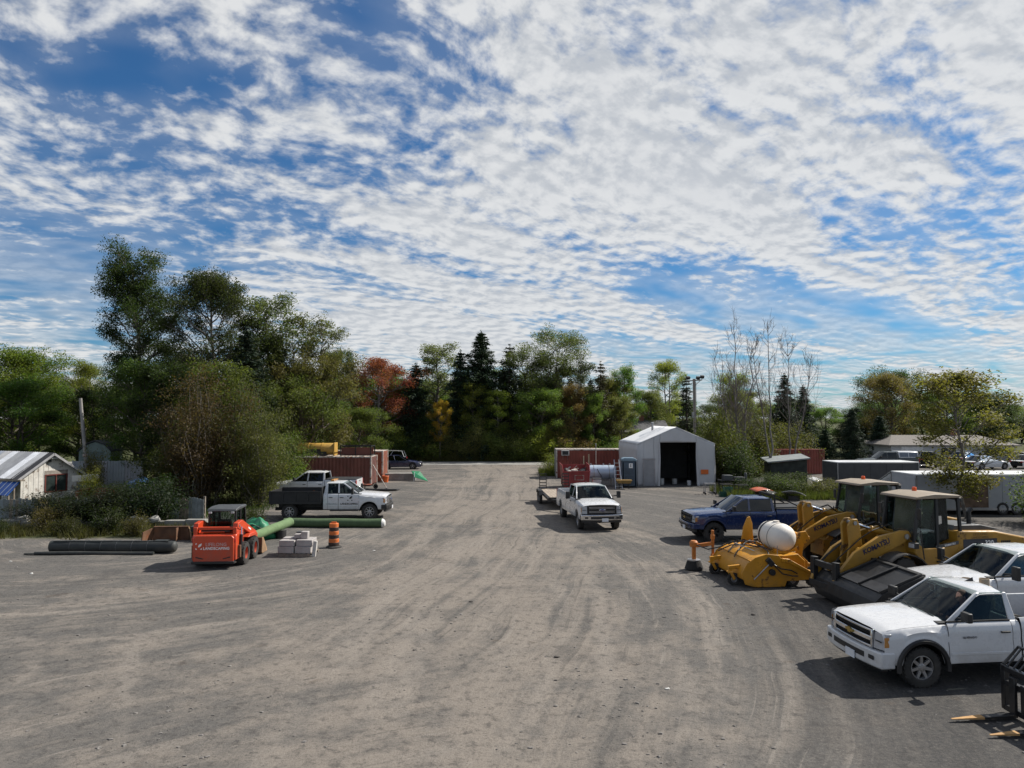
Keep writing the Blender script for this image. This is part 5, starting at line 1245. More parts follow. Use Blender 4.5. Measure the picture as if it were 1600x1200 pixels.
    b('hose', HOSE, lambda q: [q.tube([(.8, y, 1.95), (1.3, y, 2.32), (1.9, y, 2.15), (2.3, y*.8, 1.9), (3.1, y*.9, 1.35), (3.35, y, 1.1)], .018, 5) for y in (-.28, -.34, .30)], bev=0)
    e.scale = (.94, .94, .96); return e
wheel_loader((12.3, 21.75, 0), math.pi+R(12), 'yellow wheel loader nearest the camera, side marked 320')
wheel_loader((12.72, 25.85, 0), math.pi+R(9), 'yellow wheel loader carrying the sweeper, behind the nearest loader')

def loader_bucket():
    e = thing('loader_bucket', 'large black ribbed loader bucket resting on the ground', 'bucket', (9.9, 20.05, 0), R(4))
    pr = [(-.42, .02), (-.66, .14), (-.76, .36), (-.70, .66), (-.48, .86), (.62, 1.30), (.68, 1.27), (.66, .5), (.62, .02), (.55, .02), (.58, .52), (.58, 1.20), (-.44, .80), (-.64, .62), (-.70, .36), (-.62, .18), (-.40, .06)]
    M_B = M('bucket_black', (.012, .0125, .0135), .5, var=.3, vs=1.5, dust=.25, dcol=(.07, .065, .06), dh=(0, 1.5), bump=.15, bs=20)
    q = MB(); q.prism(pr, -1.52, 1.52); q.build('shell', M_B, e, bevel=.006)
    for s in (-1, 1):
        q = MB(); q.prism([(-.42, .02), (-.66, .14), (-.76, .36), (-.70, .66), (-.48, .86), (.62, 1.30), (.66, .5), (.62, .02)], s*1.52, s*1.56); q.build('side_plate', M_B, e, bevel=.006)
    for y in (-1.49, -.5, .5, 1.49):
        q = MB(); q.hexa([(-.50, y-.03, .855), (-.50, y+.03, .855), (.62, y+.03, 1.30), (.62, y-.03, 1.30)], [(-.53, y-.03, .92), (-.53, y+.03, .92), (.60, y+.03, 1.36), (.60, y-.03, 1.36)]); q.build('rib', M_B, e, bevel=.005)
    q = MB()
    for y in (-1.0, 0, 1.0): q.hexa([(-.50, y-.44, .868), (-.50, y+.44, .868), (-.18, y+.44, .995), (-.18, y-.44, .995)], [(-.505, y-.44, .878), (-.505, y+.44, .878), (-.185, y+.44, 1.005), (-.185, y-.44, 1.005)])
    q.build('sunlit_strip', M('sunlit_grey', (.045, .045, .047), .45, metal=.4, var=.2), e)  # lighter grey paints the sunlight on the slope's lower strips
    q = MB(); q.bb(.55, .72, -1.5, 1.5, 1.24, 1.33); q.build('top_lip', M_B, e, bevel=.01)
loader_bucket()

def sweeper():
    # faces -X; local frame: x forward, y along the brush
    e = thing('road_sweeper', 'yellow road sweeper attachment with a white water tank', 'sweeper', (8.45, 24.05, 0), math.pi+R(6))
    def b(nm, mat, fn, par=e, bev=.012, sm=None):
        q = MB(); fn(q); q.v = [(x_, -y_, z_) for x_, y_, z_ in q.v]; return q.build(nm, mat, par, bevel=bev, smooth=sm)
    hw = 1.22
    arc = [(1.30, .30), (1.26, .52), (1.12, .74), (.86, .92), (.52, 1.02), (.18, 1.0), (-.05, .94)]
    inner = [(x-.02*(x > .3), z-.03) for x, z in arc[::-1]]
    b('brush_hood', SYEL, lambda q: q.prism(arc+inner, -hw, hw), bev=0, sm=50)
    b('hood_crease', SYEL, lambda q: (q.bar((1.0, -hw, .84), (1.0, hw, .84), .04, .02), q.bb(-.1, .1, -hw, hw, .93, 1.0)), bev=.005)
    plate = [(1.34, .46), (1.22, .12), (.92, .03), (-.10, .03), (-.16, .20), (-.55, .20), (-.95, .24), (-.98, .48), (-.48, .72), (-.22, .90), (.02, .92), (.10, 1.02), (.52, 1.06), (.88, .95), (1.16, .76)]
    for s in (-1, 1):
        po = b('end_plate', SYEL, lambda q: q.prism(plate, s*hw, s*(hw+.03)))
        b('stiffener', SYEL, lambda q: (q.prism([(.02, .92), (-.22, .90), (-.98, .48), (-.98, .40), (-.20, .78), (.02, .82)], s*(hw+.03), s*(hw+.10)), q.bb(.05, .85, s*(hw+.03), s*(hw+.06), .03, .10)), po)
        b('adjuster', STEEL, lambda q: q.cyl((.95, s*(hw+.07), .28), (.45, s*(hw+.07), .74), .022, 8), po, 0)
        b('brush_motor', MBLACK, lambda q: (q.box((.42, s*(hw+.08), .82), (.16, .14, .26), rotm(0, .7, 0)), q.cyl((.36, s*(hw+.03), .50), (.36, s*(hw+.16), .50), .10, 12)), po)
        b('hose', HOSE, lambda q: (q.tube([(.40, s*(hw+.10), .80), (.1, s*(hw+.16), .62), (-.25, s*(hw+.14), .56), (-.48, s*(hw+.08), .44)], .020, 6), q.tube([(.30, s*(hw+.10), .72), (.05, s*(hw+.16), .46), (-.3, s*(hw+.14), .38), (-.5, s*(hw+.08), .36)], .020, 6)), po, 0)
        # casters
        for x, y, z in ((-.92, s*(hw-.06), .40), (-.30, s*(hw-.12), .40), (1.52, s*(hw-.45), .44)):
            cs = b('caster_fork', SYEL, lambda q: (q.bb(x-.05, x+.05, y-.05, y+.05, z, z+.12), q.bar((x, y-.09, z), (x-.12, y-.09, .20), .03, .09), q.bar((x, y+.09, z), (x-.12, y+.09, .20), .03, .09), q.bb(x-.08, x+.08, y-.11, y+.11, z-.03, z+.01)))
            w_ = wheel(e, x-.12, y, .20, .11, 'ag', STEEL, 0, 12, name='caster_wheel')
        b('front_arm', SYEL, lambda q: (q.bar((1.0, s*(hw-.45), .62), (1.58, s*(hw-.45), .56), .10, .12), q.bar((.92, s*(hw-.40), .80), (1.1, s*(hw-.45), .60), .09, .09)))
    b('main_brush', M('brush_bristle', (.022, .021, .02), .95, var=.4, bump=.8, bs=80), lambda q: q.lathe([(.40, -hw+.04), (.42, -.6), (.40, 0), (.42, .6), (.40, hw-.04)], 22, (.50, 0, .44), 'Y'), bev=0, sm=40)
    b('hopper', SYEL, lambda q: q.prism([(-.10, .25), (-.12, .96), (-.62, 1.02), (-.86, .80), (-.86, .25)], -hw+.12, hw-.12), bev=.02)
    b('tank_cradle', SYEL, lambda q: [q.prism([(-.02, .98), (.05, 1.18), (-.18, 1.06), (-.52, 1.06), (-.80, 1.20), (-.74, .98)], y-.04, y+.04) for y in (-.72, -.1, .5)] + [q.bb(-.70, -.05, -.8, .6, .98, 1.03)])
    tk = b('water_tank', M('tank_plastic', (.70, .66, .60), .45, var=.06, vs=1.2), lambda q: q.lathe([(.001, -.90), (.20, -.88), (.35, -.80), (.44, -.66), (.465, -.50), (.465, .18), (.44, .32), (.35, .44), (.20, .51), (.001, .53)], 28, (-.36, 0, 1.44), 'Y'), bev=0, sm=60)
    b('tank_strap', MBLACK, lambda q: [q.lathe([(.467, y-.035), (.482, y-.035), (.482, y+.035), (.467, y+.035)], 28, (-.36, 0, 1.44), 'Y', close=True) for y in (.12,)], tk, 0)
    b('tank_seam', M('tank_seam', (.16, .15, .14), .6), lambda q: q.lathe([(.464, -.455), (.474, -.455), (.474, -.435), (.464, -.435)], 28, (-.36, 0, 1.44), 'Y', close=True), tk, 0)
    b('filler_cap', M('tank_cap', (.6, .55, .5), .5), lambda q: q.lathe([(.10, 1.88), (.10, 1.95), (.001, 1.96)], 14, (-.36, -.18, 0)), tk, 0)
    b('mast', SYEL, lambda q: (q.prism([(-.78, .6), (-.70, 1.0), (-.90, 1.62), (-1.16, 1.66), (-1.30, 1.40), (-1.06, 1.14), (-1.02, .86), (-1.22, .66), (-1.2, .44), (-.86, .36)], -.62, -.54), q.prism([(-.78, .6), (-.70, 1.0), (-.90, 1.62), (-1.16, 1.66), (-1.30, 1.40), (-1.06, 1.14), (-1.02, .86), (-1.22, .66), (-1.2, .44), (-.86, .36)], .40, .48), q.bb(-1.1, -.92, -.6, .46, .44, .58), q.bb(-1.02, -.9, -.6, .46, 1.42, 1.58)), bev=.012)
    b('parallel_link', SYEL, lambda q: [q.bar((-.86, y, zz), (-1.36, y, zz-.10), .07, .13) for y in (-.44, .30) for zz in (.62, 1.5)])
    b('rear_flap', SYEL, lambda q: q.prism([(.44, 1.0), (-.02, 1.04), (.02, 1.72), (.10, 1.96), (.20, 1.92), (.34, 1.60)], hw-.42, hw-.36))
    b('side_broom_post', M('orange_steel', (.40, .13, .02), .5, var=.2, rust=.2), lambda q: (q.bb(1.19, 1.27, hw+.11, hw+.20, .5, 1.42), q.bb(1.17, 1.29, hw+.09, hw+.22, 1.10, 1.26), q.bar((1.23, hw+.16, .95), (1.78, hw+.30, .86), .10, .12), q.lathe([(.14, .82), (.15, .98), (.10, 1.04), (.001, 1.04)], 14, (1.86, hw+.32, 0)), q.bb(1.80, 1.92, hw+.26, hw+.38, .36, .84), q.bb(1.1, 1.3, hw, hw+.2, .45, .6)))
    sb = b('side_broom', M('brush_bristle', (.02, .02, .02), .9), lambda q: q.lathe([(.14, .36), (.24, .32), (.33, .06), (.27, .05), (.10, .26)], 20, (1.86, hw+.32, 0), close=True), bev=0)
    b('broom_disc', STEEL, lambda q: q.lathe([(.22, .34), (.23, .38), (.001, .40)], 18, (1.86, hw+.32, 0)), sb, 0)
    b('hose', HOSE, lambda q: [q.tube(p, .022, 6) for p in ([(1.8, hw+.2, .9), (1.5, hw-.1, .8), (1.15, .9, .92), (.85, .7, 1.12), (.3, .55, 1.16), (-.1, .6, 1.12)], [(1.2, .95, .78), (.95, .45, 1.06), (.6, .1, 1.12), (.25, -.35, 1.12), (.3, -.9, 1.10), (.42, -hw-.02, .98)], [(.9, .8, 1.02), (.6, .75, 1.18), (.2, .3, 1.12), (.1, -.2, 1.08), (.15, -.8, 1.10)], [(1.12, -.2, .8), (.95, -.1, .98), (.5, .35, 1.14), (.1, .8, 1.15), (-.4, 1.0, 1.2)], [(1.1, .35, .84), (.8, .55, 1.06), (.35, .8, 1.18), (.1, .6, 1.06)])], bev=0)
    b('spray_bar', STEEL, lambda q: (q.cyl((.75, -.9, 1.10), (.75, .9, 1.10), .018, 6), q.cyl((.08, -hw+.1, 1.0), (.08, -hw+.1, 1.3), .014, 6)), bev=0)
sweeper()

def pallet_forks():
    e = thing('pallet_forks', 'black pallet fork carriage with two forks at the lower right edge', 'pallet forks', (9.08, 12.55, 0), math.pi+R(5))
    M_F = M('fork_black', (.012, .012, .013), .35, var=.2, coat=.3)
    q = MB()
    for y in (-.74, .74): q.bb(-.10, 0, y-.05, y+.05, .06, .86)
    for y in (-.30, .30): q.bb(-.09, -.01, y-.05, y+.05, .10, .62)
    for z in (.10, .55, .80): q.bb(-.10, 0, -.74, .74, z-.05, z+.05)
    q.build('carriage', M_F, e, bevel=.01)
    q = MB(); q.tube([(-.05, -.76, .86), (-.35, -.76, 1.16), (-.35, .76, 1.16), (-.05, .76, .86)], .028, 8)
    for k in range(11):
        y = -.68+1.36*k/10; q.bar((-.05, y, .84), (-.35, y, 1.16), .03, .02)
    q.build('load_guard', M_F, e)
    FT = M('fork_tip', (.42, .24, .09), .6, var=.2); tips = [1.20, 1.06]
    for y, L in ((-.46, 1.22), (.20, 1.02)):
        q = MB(); q.bb(.0, .06, y-.065, y+.065, .05, .72); q.hexa([(0, y-.065, .03), (0, y+.065, .03), (L*.52, y+.062, .03), (L*.52, y-.062, .03)], [(0, y-.065, .085), (0, y+.065, .085), (L*.52, y+.062, .068), (L*.52, y-.062, .068)])
        f = q.build('fork', M_F, e, bevel=.006)
        q = MB(); q.hexa([(L*.52, y-.062, .03), (L*.52, y+.062, .03), (L, y+.02, .03), (L, y-.02, .03)], [(L*.52, y-.062, .068), (L*.52, y+.062, .068), (L, y+.02, .042), (L, y-.02, .042)]); q.build('fork_tip', FT, f)
pallet_forks()
# ------------------------------------------------------------------ buildings and large fixed things
FABRIC = M('shelter_fabric', (.48, .48, .49), .6, var=.06, vs=.8, bump=.5, bs=2.2, dust=.25, dcol=(.30, .28, .25), dh=(0, 1.2))
CRED = M('container_red', (.20, .045, .03), .6, var=.18, vs=.9, rust=.18, rcol=(.14, .06, .03))
CORANGE = M('container_rust_orange', (.30, .085, .04), .65, var=.2, vs=.9, rust=.25, rcol=(.20, .09, .05))
CBROWN = M('container_brown', (.15, .05, .035), .65, var=.2, vs=.9, rust=.25, rcol=(.10, .055, .035))
WORN = M('worn_white_steel', (.42, .38, .34), .7, var=.25, rust=.45, rcol=(.22, .10, .06))
CONC = M('concrete', (.22, .215, .20), .9, var=.2, vs=2, bump=.4, bs=18)
WOOD = M('weathered_wood', (.20, .17, .14), .9, var=.3, vs=4, bump=.5, bs=25)
def part(nm, mat, par, fn, bev=0.0, sm=None):
    q = MB(); fn(q); return q.build(nm, mat, par, bevel=bev, smooth=sm)
def corrug(q, x0, x1, z0, z1, y, amp, pitch, out):
    """corrugated sheet in the plane y, standing out towards out (+1/-1)"""
    n = max(2, int(round((x1-x0)/pitch))); vs = []
    for k in range(n):
        a = x0+(x1-x0)*k/n; p = (x1-x0)/n
        for f_, d in ((0, 0), (.35, 0), (.5, 1), (.85, 1)): vs.append((a+p*f_, y+out*amp*d))
    vs.append((x1, y)); m = len(vs)
    q.add([(x, yy, z0) for x, yy in vs]+[(x, yy, z1) for x, yy in vs], [(i, i+1, m+i+1, m+i) for i in range(m-1)])
def container(label, loc, rz, col, L=6.06, Wd=2.44, H=2.4, post=None, endm=None):
    e = thing('shipping_container', label, 'container', loc, rz); h = L/2; w_ = Wd/2; post = post or col
    for s in (1, -1):
        part('side_panel', col, e, lambda q: corrug(q, -h+.1, h-.1, .14, H-.10, s*(w_-.05), .035, .28, s))
        part('top_rail', post, e, lambda q: q.bb(-h, h, s*(w_-.08), s*w_, H-.10, H), .005)
        part('bottom_rail', col, e, lambda q: q.bb(-h, h, s*(w_-.08), s*w_, .04, .15), .005)
        for t_ in (1, -1):
            part('corner_post', post, e, lambda q: (q.bb(t_*(h-.12), t_*(h+.004), s*(w_-.12), s*(w_+.004), 0, H+.01),), .008)
    part('roof_panel', post, e, lambda q: (q.bb(-h+.05, h-.05, -w_+.05, w_-.05, H-.05, H-.015), [q.bb(-h+.2+k*.3, -h+.32+k*.3, -w_+.1, w_-.1, H-.02, H+.005) for k in range(int((L-.4)/.3))]))
    part('end_wall', endm or col, e, lambda q: q.bb(-h+.03, -h+.07, -w_+.1, w_-.1, .1, H-.05))
    for s in (1, -1):
        d = part('door', endm or col, e, lambda q: q.bb(h-.07, h-.03, s*.01, s*(w_-.11), .12, H-.08), .01)
        part('lock_rod', STEEL, d, lambda q: (q.cyl((h-.01, s*.25, .15), (h-.01, s*.25, H-.1), .018, 6), q.cyl((h-.01, s*.8, .15), (h-.01, s*.8, H-.1), .018, 6)))
    return e
c1 = container('rust red container on the left with a yellow tank on its roof', (-14.05, 57.1, 0), 0, CBROWN, H=2.32, post=WORN)
lettering('TEX', .30, WTEXT, c1, (-2.55, -1.235, 1.75), SIDE_R)
lettering('4', .30, WTEXT, c1, (-2.45, -1.235, 1.35), SIDE_R)
c2 = container('orange rusted container standing behind the tank topped one', (-13.85, 61.0, 0), 0, CORANGE, H=2.58, post=WORN)
c3 = container('dark red container left of the white shelter', (6.95, 64.7, 0), 0, CRED, H=2.55, post=M('pale_rail', (.40, .36, .33), .7, var=.3, rust=.35), endm=M('green_grey_end', (.16, .19, .18), .6))
container('rusty red container behind the bare birches', (26.6, 68.6, 0), R(9), CRED, H=2.35)
# things on and round the left containers
t = thing('yellow_tank', 'yellow horizontal tank on the left container roof', 'tank', (-15.6, 57.0, 2.36))
YT = M('faded_yellow', (.42, .25, .05), .55, var=.15, rust=.15)
part('shell', YT, t, lambda q: q.lathe([(.001, -1.5), (.40, -1.48), (.46, -1.40), (.46, 1.40), (.40, 1.48), (.001, 1.5)], 20, (0, 0, .52), 'X'), 0, 40)
part('band', YT, t, lambda q: [q.lathe([(.46, x-.03), (.485, x-.03), (.485, x+.03), (.46, x+.03)], 20, (0, 0, .52), 'X', close=True) for x in (-1.38, -.6, .45, 1.40)])
part('saddle', MBLACK, t, lambda q: [q.bb(x-.35, x+.35, -.5, .5, 0, .30) for x in (-.7, .5)])
part('end_ring', YT, t, lambda q: q.bb(1.42, 1.52, -.52, .52, 0, 1.02), .01)
part('opening', MBLACK, t, lambda q: q.bb(-.75, .40, -.475, -.40, .16, .52))
t = thing('steel_rack', 'dark steel frame rack on the left container roof', 'rack', (-12.35, 57.0, 2.36))
part('frame', MBLACK, t, lambda q: [q.bar((x, y, 0), (x, y, .80), .07, .07) for x in (-1.2, 0, 1.2) for y in (-.8, .8)] + [q.bar((-1.2, y, z), (1.2, y, z), .07, .07) for y in (-.8, .8) for z in (.05, .76)] + [q.bar((x, -.8, z), (x, .8, z), .06, .06) for x in (-1.2, 1.2) for z in (.05, .76)])
part('infill_panel', CBROWN, t, lambda q: (q.bb(-1.15, 1.15, -.72, -.68, .10, .62), q.bb(-1.15, 1.15, .5, .55, .1, .6)))
# ---- white shelter
e = thing('fabric_shelter', 'white fabric garage shelter with open front and peaked roof', 'shelter', (12.98, 56.25, 0), R(3))
hw_, dp, ez, rz_ = 3.08, 7.2, 3.30, 4.62
def zroof_(x): return rz_ - (rz_-ez)*abs(x)/hw_
ox0, ox1, oz = -1.36, 1.62, 3.42
roofm = M('shelter_roof', (.70, .71, .72), .5, var=.05, vs=.6, bump=.4, bs=1.6)
for s in (-1, 1):
    q = MB(); n, m = 8, 10; vs = []
    for j in range(m+1):
        for i in range(n+1):
            x = s*hw_*i/n; y = dp*j/m - .05
            sag = -.05*math.sin(math.pi*((j*2.0/m*2.5) % 1.0))*math.sin(math.pi*i/n)
            vs.append((x*1.012, y, zroof_(x)+sag+.02))
    q.add(vs, [(j*(n+1)+i, j*(n+1)+i+1, (j+1)*(n+1)+i+1, (j+1)*(n+1)+i) for j in range(m) for i in range(n)]); ro_ = q.build('roof_sheet', roofm, e, smooth=60)
    so = ro_.modifiers.new('thick', 'SOLIDIFY'); so.thickness = .03
    q = MB(); vs = []
    for j in range(17):
        for i in range(7):
            vs.append((s*(hw_ + .03*math.sin(j*2.1+i) + .05*math.sin(math.pi*i/6)), dp*j/16, ez*i/6))
    q.add(vs, [(j*7+i, j*7+i+1, (j+1)*7+i+1, (j+1)*7+i) for j in range(16) for i in range(6)]); o = q.build('side_wall', FABRIC, e, smooth=60)
    so = o.modifiers.new('thick', 'SOLIDIFY'); so.thickness = .03
from mathutils import noise as _nz
def fabric_panel(xl, xr, zl, ztop, nm='front_panel', n=10, m=14, amp=.05):
    """front cloth between xl(z) and xr(z)"""
    q = MB(); vs = []
    for j in range(m+1):
        for i in range(n+1):
            x0, x1 = xl, xr; f_ = i/n; x = x0+(x1-x0)*f_; zt_ = ztop(x); z = zl+(zt_-zl)*j/m
            y = amp*_nz.noise(Vector((x*1.1, z*.5, 3))) + .03*math.sin(x*6+z*.7)*(1-j/m)
            vs.append((x, y, z))
    q.add(vs, [(j*(n+1)+i, j*(n+1)+i+1, (j+1)*(n+1)+i+1, (j+1)*(n+1)+i) for j in range(m) for i in range(n)])
    o = q.build(nm, FABRIC, e, smooth=60); so = o.modifiers.new('thick', 'SOLIDIFY'); so.thickness = .025; return o
fabric_panel(-hw_, -2.62, 0, zroof_); fabric_panel(-2.62, -1.78, 2.12, zroof_); fabric_panel(-1.78, ox0, 0, zroof_)
fabric_panel(ox0, ox1, oz, zroof_, n=16, m=6); fabric_panel(ox1, hw_, 0, zroof_)
# curtain edges hang loose beside the opening
for xa, sg in ((ox0, 1), (ox1, -1)):
    part('curtain_edge', FABRIC, e, lambda q: q.tube([(xa, -.03, oz), (xa+.02*sg, -.05, 2.2), (xa-.04*sg, -.06, 1.1), (xa-.10*sg, -.08, .02)], [.05, .06, .09, .12], 8), 0, 60)
part('back_wall', M('shelter_back_shade', (.10, .10, .10), .8), e, lambda q: q.prism([(-hw_, 0), (hw_, 0), (hw_, ez), (0, rz_), (-hw_, ez)], dp-.06, dp-.02))  # back wall coloured dark to put shade inside the shelter
part('inner_shade_panel', M('shelter_shade', (.05, .05, .05), .9), e, lambda q: (q.bb(-hw_+.06, -hw_+.10, .2, dp-.1, 0, ez-.05), q.bb(hw_-.10, hw_-.06, .2, dp-.1, 0, ez-.05)))  # dark panels added inside the fabric to keep the interior shaded
part('hoop_frame', STEEL, e, lambda q: [q.tube([(-hw_+.13, y, 0), (-hw_+.13, y, ez-.06), (0, y, rz_-.10), (hw_-.13, y, ez-.06), (hw_-.13, y, 0)], .03, 6) for y in (.5, 2.4, 4.4, 6.4)])
d = part('door', M('grey_door', (.27, .27, .28), .5, var=.06), e, lambda q: q.bb(-2.60, -1.80, -.05, .0, .02, 2.05), .008)
part('door_frame', M('door_frame', (.33, .31, .31), .6), e, lambda q: (q.bb(-2.68, -2.60, -.07, .03, 0, 2.10), q.bb(-1.80, -1.72, -.07, .03, 0, 2.10), q.bb(-2.70, -1.70, -.08, .03, 2.06, 2.16)), .006)
part('handle', STEEL, d, lambda q: q.box((-1.90, -.08, 1.0), (.10, .05, .04)), .01)
part('orange_notice', M('notice_orange', (.62, .13, .02), .6, var=.1), e, lambda q: q.bb(1.92, 2.52, -.11, -.10, .92, 1.28))
part('roof_vent', STEEL, e, lambda q: (q.cyl((-.75, 4.5, 4.2), (-.75, 4.5, 4.86), .10, 10), q.lathe([(.17, 4.86), (.17, 4.94), (.001, 5.0)], 12, (-.75, 4.5, 0))))
for i, (x, y, r_, h_, c, lab) in enumerate([(-1.0, 1.0, .22, .5, (.5, .5, .48), 'white drum just inside the shelter opening'), (.2, 1.6, .2, .42, (.4, .4, .38), 'pale bucket on the shelter floor'), (1.1, .5, .16, .38, (.5, .5, .5), 'small white pail by the right edge of the opening')]):
    t = thing('drum', lab, 'drum', (12.98+x, 56.25+y, 0), 0)
    part('shell', M('drum_%d' % i, c, .6), t, lambda q: q.lathe([(r_*.92, 0), (r_, .03), (r_*.97, h_*.5), (r_, h_-.03), (r_*.95, h_)], 16), 0, 40)
    part('lid', STEEL, t, lambda q: q.lathe([(r_*.96, h_), (r_*.96, h_+.02), (.001, h_+.025)], 16))
# ---- portable toilet
e = thing('portable_toilet', 'grey blue portable toilet left of the white shelter', 'portable toilet', (9.05, 55.35, 0), R(-4))
PT = M('toilet_plastic', (.055, .085, .12), .5, var=.1); PTL = M('toilet_roof', (.16, .24, .31), .4, var=.1)
part('cabin', PT, e, lambda q: (q.bb(-.56, -.50, -.56, .56, .06, 2.05), q.bb(.50, .56, -.56, .56, .06, 2.05), q.bb(-.5, .5, .50, .56, .06, 2.05), q.bb(-.5, .5, -.56, -.50, 1.95, 2.05)), .02)
d = part('door', PT, e, lambda q: (q.bb(-.42, .42, -.575, -.545, .14, 1.94),), .01)
part('door_panel', M('toilet_panel', (.04, .06, .085), .5), d, lambda q: (q.bb(-.34, .34, -.585, -.572, .22, .95), q.bb(-.34, .34, -.585, -.572, 1.02, 1.50)), .01)
part('sign', M('sign_white', (.72, .73, .74), .5), d, lambda q: q.bb(-.02, .26, -.592, -.574, 1.50, 1.86))
part('sign_figure', LOGO_K, d, lambda q: (q.bb(.09, .15, -.596, -.59, 1.58, 1.72), q.bb(.085, .155, -.596, -.59, 1.74, 1.80)))
part('roof', PTL, e, lambda q: q.prism([(-.60, 2.05), (.60, 2.05), (.56, 2.18), (.36, 2.28), (-.36, 2.28), (-.56, 2.18)], -.60, .60), .03)
part('skid_base', MBLACK, e, lambda q: (q.bb(-.58, .58, -.58, .58, .0, .08),))
# ---- red dumpster, tank, ladder
e = thing('dumpster', 'dark red open dumpster loaded with scrap beside the silver tank', 'dumpster', (4.85, 54.9, 0), R(2))
DR = M('dumpster_red', (.22, .022, .022), .5, var=.15, rust=.1)
prof = [(-.92, .12), (.92, .12), (1.05, 1.72), (-1.05, 1.72)]
part('body', DR, e, lambda q: (q.prism([(-.90, .12), (.90, .12), (1.02, 1.30), (.96, 1.30), (.85, .18), (-.85, .18), (-.96, 1.30), (-1.02, 1.30)], -1.0, 1.3), q.bb(-.95, .95, -1.02, -.97, .14, 1.30), q.bb(-.95, .95, 1.27, 1.32, .14, 1.7)), .006)
for s in (-1, 1):
    part('side_wing', DR, e, lambda q: q.prism([(-1.0, 1.30), (1.3, 1.30), (1.3, 1.85), (-.6, 1.75)], s*1.02 if s > 0 else -1.02, s*.98, 'X') if False else q.add([(s*1.02, -1.0, 1.29), (s*1.02, 1.3, 1.29), (s*1.08, 1.3, 1.85), (s*1.06, -.6, 1.75), (s*.98, -1.0, 1.29), (s*.98, 1.3, 1.29), (s*1.04, 1.3, 1.85), (s*1.02, -.6, 1.75)], [(0, 1, 2, 3), (7, 6, 5, 4), (0, 4, 5, 1), (1, 5, 6, 2), (2, 6, 7, 3), (3, 7, 4, 0)]))
part('rib', DR, e, lambda q: [q.bar((x, -1.03, .15), (x*1.08, -1.03, 1.30), .07, .05) for x in (-.88, -.3, .3, .88)] + [q.bb(-1.04, 1.04, -1.07, -1.0, 1.24, 1.34)])
part('name_board', WORN, e, lambda q: (q.bb(-.15, .55, -1.075, -1.055, .66, .69), q.bb(-.15, .55, -1.075, -1.055, 1.0, 1.03), q.bb(-.15, -.12, -1.075, -1.055, .66, 1.03), q.bb(.52, .55, -1.075, -1.055, .66, 1.03)))
rj = random.Random(8)
for k in range(9):
    t = thing('scrap_piece', ['bent dark scrap piece', 'pale scrap piece', 'black scrap bag'][k % 3] + ' in the red dumpster, ' + ['back left', 'back middle', 'back right', 'middle left', 'centre', 'middle right', 'front left', 'front middle', 'front right'][k], 'scrap', (4.85-.6+.6*(k % 3), 54.9+.9-.7*(k//3), 1.02))
    q = MB(); q.sphere((0, 0, .12), .30, 8, 5, (1.1, 1, .8)); o = q.build('lump', [MBLACK, WORN, MBLACK][k % 3], t, smooth=30); noise_displace(o, .14, 3.1, k)
    part('edge_strip', [STEEL, WORN, MBLACK][k % 3], t, lambda q: q.bar((-.2, 0, .2), (.25, .1, .45+.15*rj.random()), .05, .03))
e = thing('silver_tank', 'silver horizontal fuel tank on legs beside the portable toilet', 'tank', (7.05, 56.6, 0), R(1))
part('shell', M('tank_silver', (.42, .50, .60), .35, metal=.35, var=.08, vs=1), e, lambda q: q.lathe([(.001, -1.22), (.44, -1.18), (.56, -1.08), (.56, 1.08), (.44, 1.18), (.001, 1.22)], 26, (0, 0, 1.05), 'X'), 0, 40)
part('leg', STEEL, e, lambda q: q.bb(-.95, -.80, -.45, .45, 0, .62)); part('leg', STEEL, e, lambda q: q.bb(.80, .95, -.45, .45, 0, .62))
part('band', STEEL, e, lambda q: [q.lathe([(.56, x-.03), (.572, x-.03), (.572, x+.03), (.56, x+.03)], 26, (0, 0, 1.05), 'X', close=True) for x in (-.6, .6)])
part('hose', HOSE, e, lambda q: q.tube([(-.35, -.5, 1.35), (-.25, -.62, 1.1), (-.05, -.66, .8), (-.2, -.6, .5)], .025, 6))
part('filler_pipe', STEEL, e, lambda q: [q.cyl((x, 0, 1.6), (x, 0, 1.74), .06, 10) for x in (-.8, .2, .7)])
e = thing('pump_cabinet', 'white pump cabinet standing before the silver tank', 'cabinet', (6.55, 55.2, 0)); part('case', WHITE, e, lambda q: q.bb(-.32, .32, -.25, .25, .0, .62), .02); part('lid', DKGREY, e, lambda q: q.bb(-.34, .34, -.27, .27, .62, .70), .01)
e = thing('ladder', 'aluminium step ladder leaning before the silver tank', 'ladder', (8.05, 54.2, 0), R(3))
AL = M('aluminium', (.55, .55, .56), .35, metal=.7)
for x0, x1 in ((-.26, -.18), (.26, .18)): part('rail', AL, e, lambda q: q.bar((x0, -.35, 0), (x1, .55, 2.15), .05, .09))
for k in range(7):
    f_ = (k+.7)/7.6; part('rung', AL, e, lambda q: q.bar((-.26+.08*f_, -.35+.9*f_, 2.15*f_), (.26-.08*f_, -.35+.9*f_, 2.15*f_), .07, .03))
e = thing('wheelbarrow_tray', 'yellow tray cart beside the portable toilet', 'cart', (8.45, 53.9, 0)); part('tray', M('dull_ochre', (.22, .13, .03), .7, var=.2, rust=.2), e, lambda q: q.prism([(-.45, .42), (.45, .42), (.6, .68), (-.6, .68)], -.3, .3), .02); part('leg', MBLACK, e, lambda q: [q.bar((x, y, 0), (x, y, .42), .04, .04) for x in (-.35, .35) for y in (-.2, .2)])
e = thing('air_conditioner', 'window air conditioner fixed to the dark red container', 'air conditioner', (4.72, 63.25, 2.02)); part('case', M('ac_grey', (.38, .37, .36), .5), e, lambda q: q.bb(-.34, .34, -.30, .10, 0, .46), .02); part('grille', MBLACK, e, lambda q: q.bb(-.26, .26, -.312, -.295, .07, .39))
